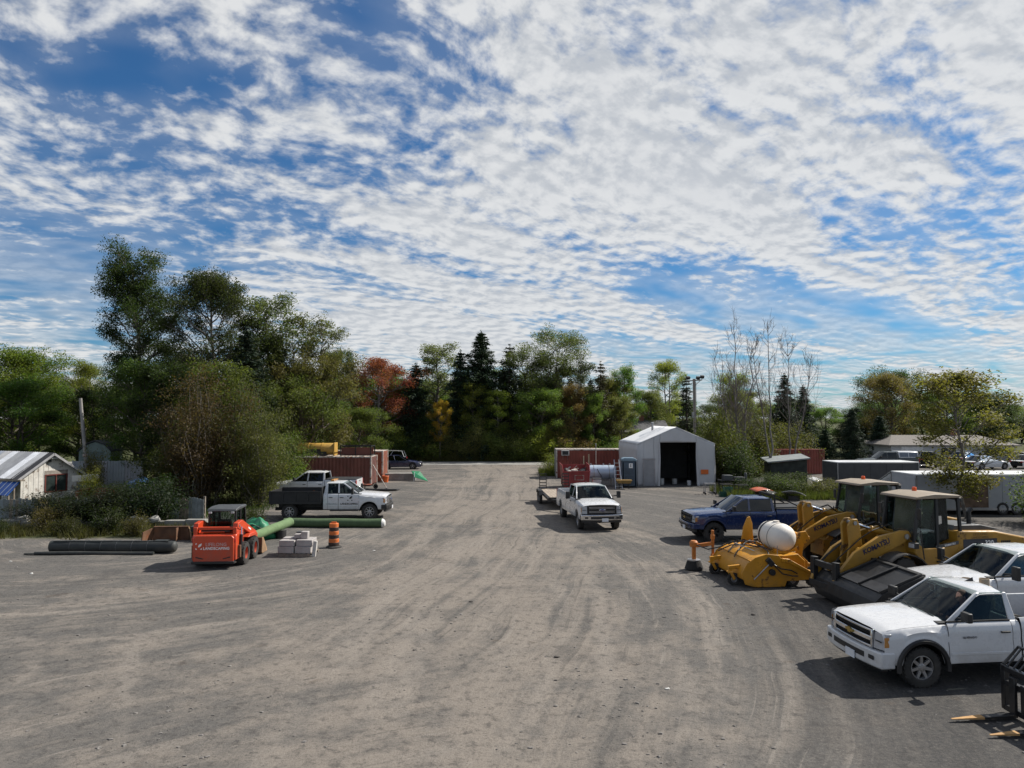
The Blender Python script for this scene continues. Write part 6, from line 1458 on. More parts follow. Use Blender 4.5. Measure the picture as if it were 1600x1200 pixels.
part('bracket', STEEL, e, lambda q: (q.bar((-.2, .1, -.4), (-.2, -.25, -.01), .03, .03), q.bar((.2, .1, -.4), (.2, -.25, -.01), .03, .03)))
for k, x in enumerate((6.3, 6.75)):
    e = thing('timber_post', ['short', 'taller'][k]+' upright timber post before the dark red container', 'post', (x, 62.6, 0)); part('post', M('new_timber', (.42, .33, .22), .8), e, lambda q: q.bb(-.05, .05, -.05, .05, 0, 2.0+.15*k)); part('foot', WOOD, e, lambda q: q.bb(-.2, .2, -.2, .2, 0, .06))
e = thing('conduit_mast', 'thin white mast before the dark red container', 'mast', (7.4, 62.8, 0)); part('pipe', WORN, e, lambda q: q.cyl((0, 0, 0), (0, 0, 3.0), .035, 8)); part('cap', STEEL, e, lambda q: q.sphere((0, 0, 3.02), .06, 8, 6))
# ---- flat trailer behind the white truck
e = thing('flat_trailer', 'flat tandem trailer with raised loading ramps behind the white truck', 'trailer', (2.95, 44.2, 0), R(-86))
part('deck_frame', MBLACK, e, lambda q: (q.bb(-2.6, 2.3, -1.0, -.90, .52, .68), q.bb(-2.6, 2.3, .90, 1.0, .52, .68), [q.bb(x-.04, x+.04, -.9, .9, .54, .64) for x in np.linspace(-2.55, 2.25, 8)], q.bar((2.3, -.85, .58), (3.6, 0, .55), .10, .12), q.bar((2.3, .85, .58), (3.6, 0, .55), .10, .12)))
for k in range(9): part('deck_plank', M('deck_plank', (.30, .25, .20), .9, var=.25, vs=3, bump=.4), e, lambda q: q.bb(-2.6, 2.3, -.89+k*.199, -.89+k*.199+.185, .682, .72))
part('hitch', STEEL, e, lambda q: (q.bar((3.55, 0, .55), (3.95, 0, .55), .12, .12), q.cyl((3.2, 0, .0), (3.2, 0, .8), .04, 8)))
for s in (-1, 1):
    part('fender', MBLACK, e, lambda q: q.prism([(-1.9, .58), (-1.75, .84), (-.35, .84), (-.2, .58), (-.3, .58), (-.42, .78), (-1.68, .78), (-1.8, .58)], s*1.0, s*1.26))
    for x in (-1.42, -.68): wheel(e, x, s*1.13, .36, .20, 'steel', STEEL, 0, 22)
    part('ramp', MBLACK, e, lambda q: (q.bb(-2.66, -2.60, s*.50, s*.54, .62, 1.72), q.bb(-2.66, -2.60, s*.94, s*.98, .62, 1.72), [q.bb(-2.67, -2.59, s*.5, s*.98, z, z+.05) for z in (.70, .90, 1.10, 1.30, 1.50, 1.67)]))
    part('marker_lamp', ORANGE_L, e, lambda q: q.box((-2.62, s*.99, .60), (.06, .05, .08)))
# ---- floodlight pole
e = thing('floodlight_pole', 'wooden utility pole with floodlights and a meter box behind the shelter', 'utility pole', (17.6, 68.5, 0))
part('post', M('pole_wood', (.20, .18, .16), .9, var=.25, vs=3), e, lambda q: q.cyl((0, 0, -.1), (0, 0, 9.1), .14, 10), 0, 40)
part('crossarm', WOOD, e, lambda q: (q.bar((-.7, 0, 8.9), (.7, 0, 9.0), .08, .10), q.bar((.0, 0, 8.4), (.6, 0, 8.95), .05, .05)))
for x in (-.6, .35, .75): part('floodlight', MBLACK, e, lambda q: (q.box((x, -.12, 9.2+.1*(x > .5)), (.34, .22, .26), rotm(.5, 0, .2)), q.cyl((x, 0, 8.95), (x, -.05, 9.15), .03, 6)))
part('meter_box', STEEL, e, lambda q: q.bb(-.30, -.06, -.25, -.05, 5.3, 5.9)); part('cable', HOSE, e, lambda q: q.cyl((.16, -.05, 2), (.16, -.05, 8.8), .02, 6))
# ---- grey roofed house behind the shelter, white house on the right
def house(label, loc, rz, L, Wd, ez, rg, wallm, roofm_, wins, door=None, hip=0.0):
    e = thing('house', label, 'house', loc, rz); h, w_ = L/2, Wd/2
    part('wall', wallm, e, lambda q: (q.bb(-h, h, -w_, w_, 0, ez), q.prism([(-w_, ez), (w_, ez), (0, rg-.15)], -h+hip+.2, h-hip-.2, 'X')))
    o_ = .45
    rf_ = part('roof', roofm_, e, lambda q: q.add([(-h-o_, -w_-o_, ez-.08), (h+o_, -w_-o_, ez-.08), (h+o_, w_+o_, ez-.08), (-h-o_, w_+o_, ez-.08), (-h-o_+hip, 0, rg), (h+o_-hip, 0, rg), (-h-o_, -w_-o_, ez-.2), (h+o_, -w_-o_, ez-.2), (h+o_, w_+o_, ez-.2), (-h-o_, w_+o_, ez-.2)], [(0, 1, 5, 4), (2, 3, 4, 5), (3, 0, 4), (1, 2, 5), (6, 7, 1, 0), (7, 8, 2, 1), (8, 9, 3, 2), (9, 6, 0, 3), (9, 8, 7, 6)]))
    for x, ww, z0, z1 in wins:
        f = part('window', M('window_frame', (.62, .62, .60), .5), e, lambda q: (q.bb(x-ww/2-.06, x+ww/2+.06, -w_-.05, -w_-.005, z0-.06, z1+.06),)); part('pane', GLASS_D if False else M('dark_pane', (.03, .035, .04), .08, coat=.3), f, lambda q: (q.bb(x-ww/2, x-.02, -w_-.065, -w_-.045, z0, z1), q.bb(x+.02, x+ww/2, -w_-.065, -w_-.045, z0, z1)))
    if door:
        for x, ww, hh in door: dd = part('door', M('garage_white', (.50, .51, .53), .5), e, lambda q: q.bb(x-ww/2, x+ww/2, -w_-.04, -w_-.004, .02, hh)); part('door_panel', M('garage_white2', (.58, .60, .62), .5), dd, lambda q: [q.bb(x-ww/2+.08, x+ww/2-.08, -w_-.055, -w_-.038, .1+k*hh/4, hh/4-.02+k*hh/4) for k in range(4)])
    part('chimney', M('chimney_brick', (.22, .10, .07), .9, var=.2), rf_, lambda q: q.bb(h*.3, h*.3+.6, -.3, .3, rg-.6, rg+.7))
SHG = M('grey_shingle', (.085, .085, .09), .9, var=.25, vs=5); SHB = M('brown_grey_shingle', (.16, .145, .13), .9, var=.2, vs=5); SID = M('white_siding', (.37, .39, .41), .6, var=.05)
house('house with grey shingle roof seen behind the white shelter', (17.2, 104, 0), 0, 9.5, 7, 3.4, 4.95, M('grey_siding', (.24, .26, .28), .7), SHG, [(-2.5, 1.4, 1.2, 2.4), (1.6, 1.6, 1.2, 2.4)])
house('low white house with brown grey roof behind the parked cars', (52.5, 88.5, 0), R(-2), 14.5, 8, 2.2, 3.2, SID, SHB, [(-.6, 1.8, .9, 1.8), (4.6, 1.8, .9, 1.8)], [(-4.8, 2.6, 1.95)], hip=2.5)
# ---- low shed, cargo trailers, mounds on the right
e = thing('lean_to_shed', 'small dark shed with slanting grey roof among the weeds', 'shed', (22.3, 58.2, 0), R(-8))
part('wall', M('dark_boards', (.035, .04, .035), .9, var=.3), e, lambda q: q.prism([(-1.4, 0), (1.4, 0), (1.4, 2.02), (-1.4, 1.72)], -1.2, -1.12)); part('side_wall', M('beige_boards', (.30, .27, .22), .8, var=.15), e, lambda q: q.bb(1.34, 1.40, -1.12, 1.2, 0, 1.98)); part('side_wall', M('dark_boards', (.035, .04, .035), .9), e, lambda q: q.bb(-1.40, -1.34, -1.12, 1.2, 0, 1.7))
part('roof', M('shed_roof_grey', (.20, .22, .22), .6, var=.15), e, lambda q: q.add([(-1.65, -1.45, 1.74), (1.6, -1.45, 2.08), (1.6, 1.5, 2.28), (-1.65, 1.5, 1.94), (-1.65, -1.45, 1.84), (1.6, -1.45, 2.18), (1.6, 1.5, 2.38), (-1.65, 1.5, 2.04)], [(3, 2, 1, 0), (4, 5, 6, 7), (0, 1, 5, 4), (1, 2, 6, 5), (2, 3, 7, 6), (3, 0, 4, 7)]))
def box_trailer(label, loc, rz, L, Wd, z0, H, col, top, patch=None):
    e = thing('cargo_trailer', label, 'trailer', loc, rz); h, w_ = L/2, Wd/2
    part('box', col, e, lambda q: q.bb(-h, h, -w_, w_, z0, H-.02), .02)
    part('roof', top, e, lambda q: q.bb(-h-.02, h+.02, -w_-.02, w_+.02, H-.025, H+.05), .02)
    part('bottom_rail', STEEL, e, lambda q: (q.bb(-h-.01, h+.01, -w_-.012, w_+.012, z0-.05, z0+.06),))
    part('corner_trim', STEEL, e, lambda q: [q.bb(x-.03, x+.03, y-.03, y+.03, z0, H-.03) for x in (-h, h) for y in (-w_, w_)])
    part('panel_seam', GAP, e, lambda q: [q.bb(-h+k*1.2, -h+k*1.2+.012, -w_-.004, -w_+.01, z0+.07, H-.04) for k in range(1, int(L/1.2)+1)])
    part('door', col, e, lambda q: q.bb(-h-.03, -h-.005, -w_+.1, w_-.1, z0+.1, H-.12), .01)
    for s in (-1, 1):
        for x in (-.4, .4): wheel(e, x, s*(w_-.08), .34, .20, 'steel', STEEL, 0, 20)
    part('hitch', MBLACK, e, lambda q: (q.bar((h, -.6, z0), (h+1.2, 0, z0), .1, .1), q.bar((h, .6, z0), (h+1.2, 0, z0), .1, .1), q.cyl((h+.9, 0, 0), (h+.9, 0, z0+.3), .04, 8)))
    if patch: part('repair_panel', patch[0], e, lambda q: q.bb(patch[1], patch[2], -w_-.02, -w_-.004, patch[3], patch[4]))
    return e
box_trailer('dark charcoal cargo trailer with pale roof behind the wheel loaders', (26.6, 53.0, 0), R(2), 6.0, 2.3, .42, 2.10, M('charcoal_sheet', (.045, .046, .05), .5, var=.12), M('pale_roof', (.52, .53, .54), .5))
box_trailer('long white trailer with a brown patch behind the young tree', (27.6, 40.9, 0), R(1), 10.4, 2.5, .30, 2.2, M('white_sheet', (.30, .315, .34), .5, var=.06), M('white_roof_sheet', (.66, .67, .68), .45), (M('rust_brown_panel', (.13, .085, .06), .85, var=.35, vs=3), -2.9, -1.2, .40, 1.75))
for k, (x, y, r_, h_, c) in enumerate([(35.2, 100, 7, 3.0, (.06, .06, .062)), (30.5, 98, 4, 1.9, (.075, .073, .07)), (37.8, 98.5, 2.4, 1.5, (.24, .21, .17))]):
    q = MB(); n, m = 22, 7; vs = []
    for j in range(m+1):
        for i in range(n): rr = r_*(1-j/m); vs.append((rr*math.cos(6.283*i/n)*(1+.12*math.sin(i*2.3+k)), rr*math.sin(6.283*i/n), h_*(j/m)**.85))
    q.add(vs, [(j*n+i, j*n+(i+1) % n, (j+1)*n+(i+1) % n, (j+1)*n+i) for j in range(m) for i in range(n)]); o = q.build('gravel_mound', M('mound_%d' % k, c, .95, var=.3, bump=.8, bs=6), smooth=60); noise_displace(o, .22, .9, k)
    o.location = (x, y, 0); tag(o, ['large dark gravel mound beyond the rusty container', 'lower grey gravel mound left of the large one', 'small pale sand pile in front of the large mound'][k], 'mound')
# ---- the peeling shed on the left
e = thing('garden_shed', 'peeling white shed with patched metal roof at the left edge', 'shed', (-30.2, 46.7, 0), R(-25.5))
PEEL = M('peeling_white', (.60, .58, .54), .85, var=.12, vs=3, rust=.38, rcol=(.24, .20, .17), rs=2.2, bump=.4, bs=25)
wy, ezs, rgs, Ls = 1.85, 1.72, 3.02, 8.0
wy0, wy1, wz0, wz1 = -.35, 1.05, .55, 1.62
n_b = 24
for k in range(n_b):                               # vertical boards of the gable, each cut to the roof slope and the window
    y0 = -wy+2*wy*k/n_b; y1 = y0+2*wy/n_b-.008; ym = (y0+y1)/2
    zt0, zt1 = rgs-(rgs-ezs)*abs(y0)/wy, rgs-(rgs-ezs)*abs(y1)/wy; d_ = .012*(k % 2)
    def brd(q, za, zb_, zc): q.add([(-.03, y0, za), (-.03, y1, za), (-.03, y1, zc), (-.03, y0, zb_), (d_, y0, za), (d_, y1, za), (d_, y1, zc), (d_, y0, zb_)], [(3, 2, 1, 0), (4, 5, 6, 7), (0, 1, 5, 4), (1, 2, 6, 5), (2, 3, 7, 6), (3, 0, 4, 7)])
    if wy0 < ym < wy1:
        part('board', PEEL, e, lambda q: brd(q, 0, wz0, wz0)); part('board', PEEL, e, lambda q: brd(q, wz1, zt0, zt1))
    else: part('board', PEEL, e, lambda q: brd(q, 0, zt0, zt1))
part('side_wall', PEEL, e, lambda q: (q.bb(-Ls, -.04, -wy, -wy+.06, 0, ezs), q.bb(-Ls, -.04, wy-.06, wy, 0, ezs)))
part('lintel_patch', M('bare_board', (.26, .23, .20), .9, var=.25, vs=4), e, lambda q: q.bb(.014, .03, wy0-.05, wy1+.05, wz1+.03, wz1+.30))
RF = M('red_frame', (.13, .028, .02), .7, var=.2)
wn = part('window', RF, e, lambda q: (q.bb(-.03, .045, wy0-.04, wy0+.04, wz0-.04, wz1+.04), q.bb(-.03, .045, wy1-.05, wy1+.05, wz0-.04, wz1+.04), q.bb(-.03, .045, wy0, wy1, wz1-.02, wz1+.05), q.bb(-.03, .045, wy0, wy1, wz0-.05, wz0+.02), q.bb(-.03, .04, .32, .38, wz0, wz1)))
part('pane', M('dusty_pane', (.025, .035, .033), .15, var=.3), wn, lambda q: (q.bb(-.02, .0, wy0, .33, wz0, wz1), q.bb(-.02, .0, .37, wy1, wz0, wz1)))
part('gable_lamp', M('lamp_white', (.7, .7, .7), .5), e, lambda q: (q.box((.12, .10, 2.72), (.25, .40, .06)),)); part('lamp_bracket', MBLACK, e, lambda q: q.box((.06, -.12, 2.55), (.14, .14, .16)))
cols = [(.30, .31, .33), (.40, .41, .43), (.30, .30, .31), (.62, .64, .68), (.68, .70, .74), (.34, .34, .34), (.42, .42, .43), (.27, .28, .30), (.38, .40, .44), (.33, .36, .42)]
sl = math.hypot(wy+.35, (rgs-ezs)*(wy+.35)/wy)
for s in (-1, 1):
    for k in range(10):
        x1_ = .10-.40-k*.80; x0_ = x1_-.79; m_ = M('roof_sheet_%d' % k, cols[(k*3+1) % 10] if s < 0 else cols[(k+5) % 10], .4, metal=.25, var=.12, vs=2, rust=.08)
        def sheet(q):
            for a, b2 in ((0, 0),):
                ye, ze = s*(wy+.35), rgs-(rgs-ezs)*(wy+.35)/wy+.05; nn = 4
                for i in range(nn):
                    xa, xb = x0_+(x1_-x0_)*i/nn, x0_+(x1_-x0_)*(i+1)/nn; xm = xb-.03
                    q.add([(xa, 0, rgs+.06), (xm, 0, rgs+.06), (xm, ye, ze), (xa, ye, ze)], [(0, 1, 2, 3)])
                    q.add([(xm, 0, rgs+.06), (xm+.015, 0, rgs+.09), (xb, 0, rgs+.06), (xm, ye, ze), (xm+.015, ye, ze+.03), (xb, ye, ze)], [(0, 1, 4, 3), (1, 2, 5, 4)])
        part('roof_sheet', m_, e, sheet)
    part('shingle_strip', M('dark_shingle', (.03, .031, .036), .9, var=.2), e, lambda q: q.add([(.32, 0, rgs+.07), (-.31, 0, rgs+.07), (-.55, s*(wy+.38), rgs-(rgs-ezs)*(wy+.38)/wy+.06), (.32, s*(wy+.38), rgs-(rgs-ezs)*(wy+.38)/wy+.06), (.32, 0, rgs), (-.31, 0, rgs), (-.55, s*(wy+.38), rgs-(rgs-ezs)*(wy+.38)/wy), (.32, s*(wy+.38), rgs-(rgs-ezs)*(wy+.38)/wy)], [(0, 1, 2, 3), (7, 6, 5, 4), (0, 3, 7, 4), (1, 0, 4, 5), (2, 1, 5, 6), (3, 2, 6, 7)]))
    part('barge_board', M('grey_barge', (.30, .30, .31), .8, var=.2), e, lambda q: q.bar((.34, 0, rgs-.02), (.34, s*(wy+.36), rgs-(rgs-ezs)*(wy+.36)/wy-.02), .03, .14))
e = thing('blue_sheets', 'stack of blue corrugated sheets leaning by the shed', 'metal sheets', (-31.9, 44.6, .0), R(-20))
part('sheet', M('sheet_blue', (.012, .10, .42), .4, var=.1), e, lambda q: q.plate([(-.95, -.2, .55), (.85, -.2, .55), (1.05, .45, 1.36), (-.55, .45, 1.36)], .03))
for x in (-.75, -.30, .15, .62): part('white_rib', M('rib_white', (.65, .68, .72), .5), e, lambda q: q.plate([(x-.03, -.215, .55), (x+.03, -.215, .55), (x+.28, .435, 1.36), (x+.22, .435, 1.36)], .03))
part('trestle', WOOD, e, lambda q: [q.bar((x, .3, 0), (x, .3, 1.1), .08, .08) for x in (-.5, .7)] + [q.bar((-.9, .5, 1.40), (1.3, .4, 1.46), .30, .10), q.bar((-.8, -.1, .0), (-.8, -.1, .55), .08, .08), q.bar((.8, -.1, .0), (.8, -.1, .55), .08, .08)])
e = thing('old_board', 'weathered white round ended board beside the shed wall', 'board', (-28.2, 47.3, 1.15), R(8))
part('board', PEEL, e, lambda q: q.prism([(-.9, .0), (.5, .05), (.72, .14), (.80, .30), (.70, .44), (.5, .48), (-.9, .38)], -.03, .03), .01); part('support', WOOD, e, lambda q: (q.bar((-.6, .06, -1.15), (-.6, .06, .3), .07, .07), q.bar((.3, .06, -1.15), (.3, .06, .3), .07, .07)))
# ---- board fence, low wall, metal fence, leaning pole on the left
e = thing('board_fence', 'weathered grey board fence with uneven boards on the left', 'fence', (-22.8, 37.2, 0), R(2)); rj = random.Random(3)
for k in range(84):
    x = -6.6+k*.158; hh = 1.12+rj.uniform(-.06, .10)
    part('board', [WOOD, M('grey_board', (.17, .185, .19), .9, var=.25, vs=4, bump=.4), M('blue_grey_board', (.20, .23, .245), .9, var=.2, vs=4, bump=.4)][rj.randrange(3)], e, lambda q: q.hexa([(x, -.012+rj.uniform(-.008, .008), 0), (x+.145, -.012, 0), (x+.145, .012, 0), (x, .012, 0)], [(x+rj.uniform(-.02, .02), -.012, hh), (x+.145, -.012, hh-.01), (x+.145, .012, hh-.01), (x, .012, hh)]))
for z in (.3, .85): part('rail', WOOD, e, lambda q: q.bb(-6.6, 6.7, .014, .07, z-.05, z+.05))
for k in range(7): part('post', WOOD, e, lambda q: q.bb(-6.6+k*2.2, -6.5+k*2.2, .07, .17, 0, 1.25))
e = thing('low_wall', 'low concrete block wall along the weeds on the left', 'wall', (-20.8, 34.9, 0), R(1))
for k in range(12): part('block', CONC, e, lambda q: q.bb(-6.0+k*.99, -6.0+k*.99+.97, -.2+.02*(k % 2), .2, -.05, .34+.04*((k*7) % 3)), .02)
for k, (x, y, s_) in enumerate([(-26.4, 34.8, .30), (-25.3, 34.7, .24), (-23.8, 34.9, .27), (-22.9, 34.8, .18), (-19.6, 34.7, .22), (-18.4, 34.9, .26), (-17.4, 34.8, .24)]):
    q = MB(); q.sphere((0, 0, 0), s_, 9, 6, (1.3, 1, .7)); o = q.build('boulder', M('pale_rock', (.26, .255, .24), .9, var=.25, bump=.5, bs=12), smooth=30); noise_displace(o, s_*.4, 4, k); o.location = (x, y, .42); tag(o, 'pale rock on the low wall, ' + ['first', 'second', 'third', 'fourth', 'fifth', 'sixth', 'last'][k] + ' from the left edge', 'rock', 'rocks along the low wall')
e = thing('metal_fence', 'pale corrugated metal fence between shed and trees', 'fence', (-29.6, 52.3, 0), R(6))
for k in range(4): part('panel', M('pale_metal_%d' % (k % 2), (.34+.03*(k % 2), .37, .39), .5, var=.08), e, lambda q: corrug(q, -2.5+k*1.22, -2.5+k*1.22+1.20, .05, 2.2, 0, .03, .2, -1))
for k in range(5): part('post', STEEL, e, lambda q: q.bb(-2.54+k*1.22, -2.48+k*1.22, .02, .08, 0, 2.25))
e = thing('leaning_pole', 'old grey pole leaning left behind the shed', 'pole', (-29.9, 50.4, 0)); part('post', M('grey_pole', (.24, .23, .22), .9, var=.2), e, lambda q: q.cyl((0, 0, 0), (-.75, 0, 6.75), .11, 9), 0, 40); part('collar', WORN, e, lambda q: q.cyl((-.29, 0, 2.62), (-.31, 0, 2.80), .16, 9))
e = thing('green_shed', 'small pale green garden shed under the trees', 'shed', (-33.0, 57.2, 0), R(4)); GS = M('pale_green_boards', (.17, .22, .20), .8, var=.12)
part('wall', GS, e, lambda q: q.prism([(-1.2, 0), (1.2, 0), (1.2, 2.7), (.7, 3.2), (0, 3.45), (-.7, 3.2), (-1.2, 2.7)], -1.0, 1.0)); dd = part('door', M('green_door', (.12, .16, .15), .7), e, lambda q: (q.bb(-.62, -.02, -1.04, -1.002, .1, 2.7), q.bb(.02, .62, -1.04, -1.002, .1, 2.7))); part('roof', M('dark_shingle2', (.05, .055, .055), .9), e, lambda q: q.prism([(-1.3, 2.68), (-.74, 3.24), (0, 3.52), (.74, 3.24), (1.3, 2.68), (1.3, 2.76), (.76, 3.32), (0, 3.60), (-.76, 3.32), (-1.3, 2.76)], -1.12, 1.1)); part('door_trim', WORN, dd, lambda q: q.bb(-.70, -.64, -1.05, -1.003, .1, 2.75))
t = thing('tarp_cover', 'blue tarpaulin covering something behind the fence', 'tarpaulin', (-24.6, 47.6, 0)); q = MB(); q.sphere((0, 0, .75), .85, 14, 9, (1.35, .8, .72)); o = q.build('tarp', M('tarp_blue', (.06, .14, .26), .5, var=.25), t, smooth=50); noise_displace(o, .13, 1.6, 3); part('rope', HOSE, t, lambda q: q.tube([(-.9, -.62, .9), (0, -.74, 1.0), (.9, -.60, .9)], .02, 5)); part('base_block', CONC, t, lambda q: q.bb(-.9, .9, -.4, .4, 0, .3))
t = thing('red_hull', 'low red hull lying on the grass behind the fence', 'hull', (-26.9, 46.2, 0), R(4)); part('hull', M('hull_red', (.22, .03, .025), .5, var=.2), t, lambda q: q.prism([(-1.1, .0), (1.0, .0), (1.15, .55), (.7, .82), (-.7, .86), (-1.2, .62)], -.35, .35), .08); part('gunwale', WORN, t, lambda q: q.bb(-1.1, 1.05, -.37, .37, .56, .60))
# ------------------------------------------------------------------ loose things in the yard
PIPE = M('black_pipe', (.020, .024, .024), .6, var=.3, dust=.5, dcol=(.08, .075, .065), dh=(.1, .5))
e = thing('rolled_liner', 'thick black rolled liner lying on the gravel at left', 'roll', (-15.95, 28.6, 0), R(-1))
part('roll', PIPE, e, lambda q: q.tube([(-2.45+k*.49, .01*math.sin(k*2), .25) for k in range(11)], [.23, .24, .245, .24, .238, .245, .24, .242, .24, .245, .22], 18), 0, 50)
part('lapped_edge', PIPE, e, lambda q: q.bar((-2.3, -.10, .475), (2.3, -.06, .475), .10, .02)); part('loose_end', PIPE, e, lambda q: (q.sphere((2.47, 0, .25), .22, 12, 8, (.6, 1, 1)), q.bb(1.7, 2.2, -.1, .2, .48, .50)), 0, 40)
for k in range(6): part('tie_strap', DKGREY, e, lambda q: q.lathe([(.243, -1.6+k*.62-.012), (.252, -1.6+k*.62-.012), (.252, -1.6+k*.62+.012), (.243, -1.6+k*.62+.012)], 18, (0, 0, .25), 'X', close=True))
e = thing('black_pipe', 'thin black pipe lying in front of the rolled liner', 'pipe', (-16.15, 28.12, 0), R(-1)); part('tube', PIPE, e, lambda q: q.tube([(-2.6, 0, .06), (-1, .03, .075), (.6, -.02, .075), (2.1, .02, .07)], .07, 10), 0, 50); part('flat_end', PIPE, e, lambda q: q.bb(-3.0, -2.55, -.06, .06, .02, .07))
e = thing('rusty_trough', 'rusty steel trough tipped on its side behind the rolled liner', 'trough', (-15.0, 31.3, 0), R(3))
part('back', RUST, e, lambda q: q.prism([(-.80, .0), (.82, .0), (.72, .56), (-.72, .56)], .25, .29)); part('side', M('worn_brown_steel', (.26, .16, .09), .8), e, lambda q: q.add([(.82, .29, 0), (.72, .29, .56), (.98, -.15, .40), (1.02, -.18, 0), (.86, .29, 0), (.76, .29, .56), (1.02, -.15, .40), (1.06, -.18, 0)], [(0, 1, 2, 3), (7, 6, 5, 4), (0, 4, 5, 1), (1, 5, 6, 2), (2, 6, 7, 3)])); part('side', RUST, e, lambda q: q.add([(-.82, .29, 0), (-.72, .29, .56), (-.98, -.25, .42), (-1.02, -.28, 0), (-.86, .29, 0), (-.76, .29, .56), (-1.02, -.25, .42), (-1.06, -.28, 0)], [(0, 1, 2, 3), (7, 6, 5, 4), (0, 4, 5, 1), (1, 5, 6, 2), (2, 6, 7, 3)])); part('lip', RUST, e, lambda q: (q.bb(-.75, .75, .20, .34, .56, .60), q.bb(.30, .34, -.05, .28, 0, .56)))
e = thing('dark_crate', 'dark crate standing right of the rusty trough', 'crate', (-13.75, 31.6, 0)); part('box', MBLACK, e, lambda q: q.bb(-.3, .3, -.3, .3, 0, .58), .01); part('lid', M('crate_lid', (.05, .06, .065), .5), e, lambda q: q.bb(-.32, .32, -.32, .32, .58, .63), .01)
# turf rolls, tarp
TG1, TG2 = M('turf_light', (.12, .19, .085), .85, var=.12, vs=6, bump=.2), M('turf_dark', (.06, .10, .045), .85, var=.15, vs=6, bump=.2)
def roll(label, p, q_, r_, m_, cap=None):
    p, q_ = Vector(p), Vector(q_); e = thing('turf_roll', label, 'turf roll', ((p.x+q_.x)/2, (p.y+q_.y)/2, 0)); o_ = Vector(e.location)
    part('roll', m_, e, lambda q: q.tube([p-o_+(q_-p)*k/8+Vector((0, 0, .01*math.sin(k*1.7))) for k in range(9)], r_, 18), 0, 50)
    d = (q_-p).normalized(); part('end_cap', cap or m_, e, lambda q: q.tube([q_-o_, q_-o_+d*.05, q_-o_+d*.14], [r_*1.01, r_*.95, r_*.6], 18), 0, 50); part('core', MBLACK, e, lambda q: q.tube([p-o_-d*.02, p-o_+d*.02], r_*.35, 12))
roll('long dark green turf roll lying across the yard before the flatbed', (-11.2, 35.2, .23), (-6.35, 35.0, .23), .215, TG2, M('white_wrap', (.6, .6, .58), .6))
roll('short light green turf roll propped behind the skid steer', (-11.15, 29.9, .30), (-10.15, 32.7, .62), .20, TG1)
e = thing('green_tarp', 'bright green tarpaulin heap behind the skid steer', 'tarpaulin', (-11.5, 32.0, 0)); q = MB(); q.sphere((0, 0, .22), .75, 26, 16, (1.2, .75, .80)); o = q.build('tarp', M('tarp_green', (.015, .17, .08), .55, var=.3, vs=3, bump=.6, bs=7), e, smooth=30); noise_displace(o, .26, 1.6, 5); noise_displace(o, .09, 4.5, 6); part('fold', M('tarp_green', (.02, .22, .10), .45), e, lambda q: q.tube([(-.6, -.3, .5), (0, -.4, .66), (.6, -.3, .5), (.9, -.1, .1)], [.04, .07, .06, .03], 8), 0, 50); part('lashing', HOSE, e, lambda q: q.tube([(-.5, -.45, .5), (.1, -.55, .7), (.6, -.45, .45)], .02, 5))
e = thing('propping_drum', 'dark drum propping up the light green turf roll', 'drum', (-10.35, 32.1, 0)); part('shell', MBLACK, e, lambda q: q.lathe([(.22, 0), (.23, .2), (.22, .36)], 14), 0, 40); part('lid', STEEL, e, lambda q: q.lathe([(.22, .36), (.001, .37)], 14))
# stacked kerb stones on a pallet
STN = M('cut_stone', (.34, .32, .31), .85, var=.15, vs=3, bump=.4, bs=22)
e = thing('timber_pallet', 'wooden pallet under the stacked stone blocks', 'pallet', (-8.42, 28.3, 0), R(-3))
for y in (-.5, 0, .5): part('runner', WOOD, e, lambda q: q.bb(-.62, .62, y-.05, y+.05, 0, .10))
for k in range(7): part('slat', WOOD, e, lambda q: q.bb(-.62+k*.19, -.62+k*.19+.12, -.56, .56, .10, .125))
blk = [(-.35, -.3, 0, .62, .44, .26, 'lower left front'), (.30, -.3, 0, .60, .44, .26, 'lower right front'), (-.32, .22, 0, .64, .46, .26, 'lower left back'), (.32, .22, 0, .60, .46, .26, 'lower right back'), (-.33, -.28, .265, .60, .40, .22, 'middle left front'), (.34, -.28, .265, .62, .40, .24, 'middle right front'), (-.34, .22, .265, .62, .42, .24, 'middle left back'), (.30, .2, .265, .60, .42, .22, 'middle right back'), (.10, .05, .51, .52, .34, .16, 'topmost long'), (-.05, .30, .51, .22, .25, .22, 'topmost dark square'), (.28, -.10, .51, .26, .24, .28, 'topmost upright')]
for k, (x, y, z, a, b_, c, w_) in enumerate(blk):
    e = MB(); o = MB().box((0, 0, c/2), (a, b_, c)).build('stone_block', DKGREY if 'dark' in w_ else STN, None, bevel=.015); noise_displace(o, .012, 5, k); o.location = (-8.42+x, 28.3+y, .127+z); o.rotation_euler = (0, 0, R((k*37) % 9-4)); tag(o, 'grey cut stone block on the pallet, ' + w_ + ' one', 'stone block', 'stone blocks on the pallet')
o = MB().box((0, 0, .30), (.14, .12, .60)).build('stone_post', M('pale_stone', (.50, .48, .45), .85, var=.15), None, bevel=.012); o.location = (-7.70, 27.85, 0); o.rotation_euler = (0, R(6), 0); tag(o, 'pale upright stone post leaning on the block pallet', 'stone post')
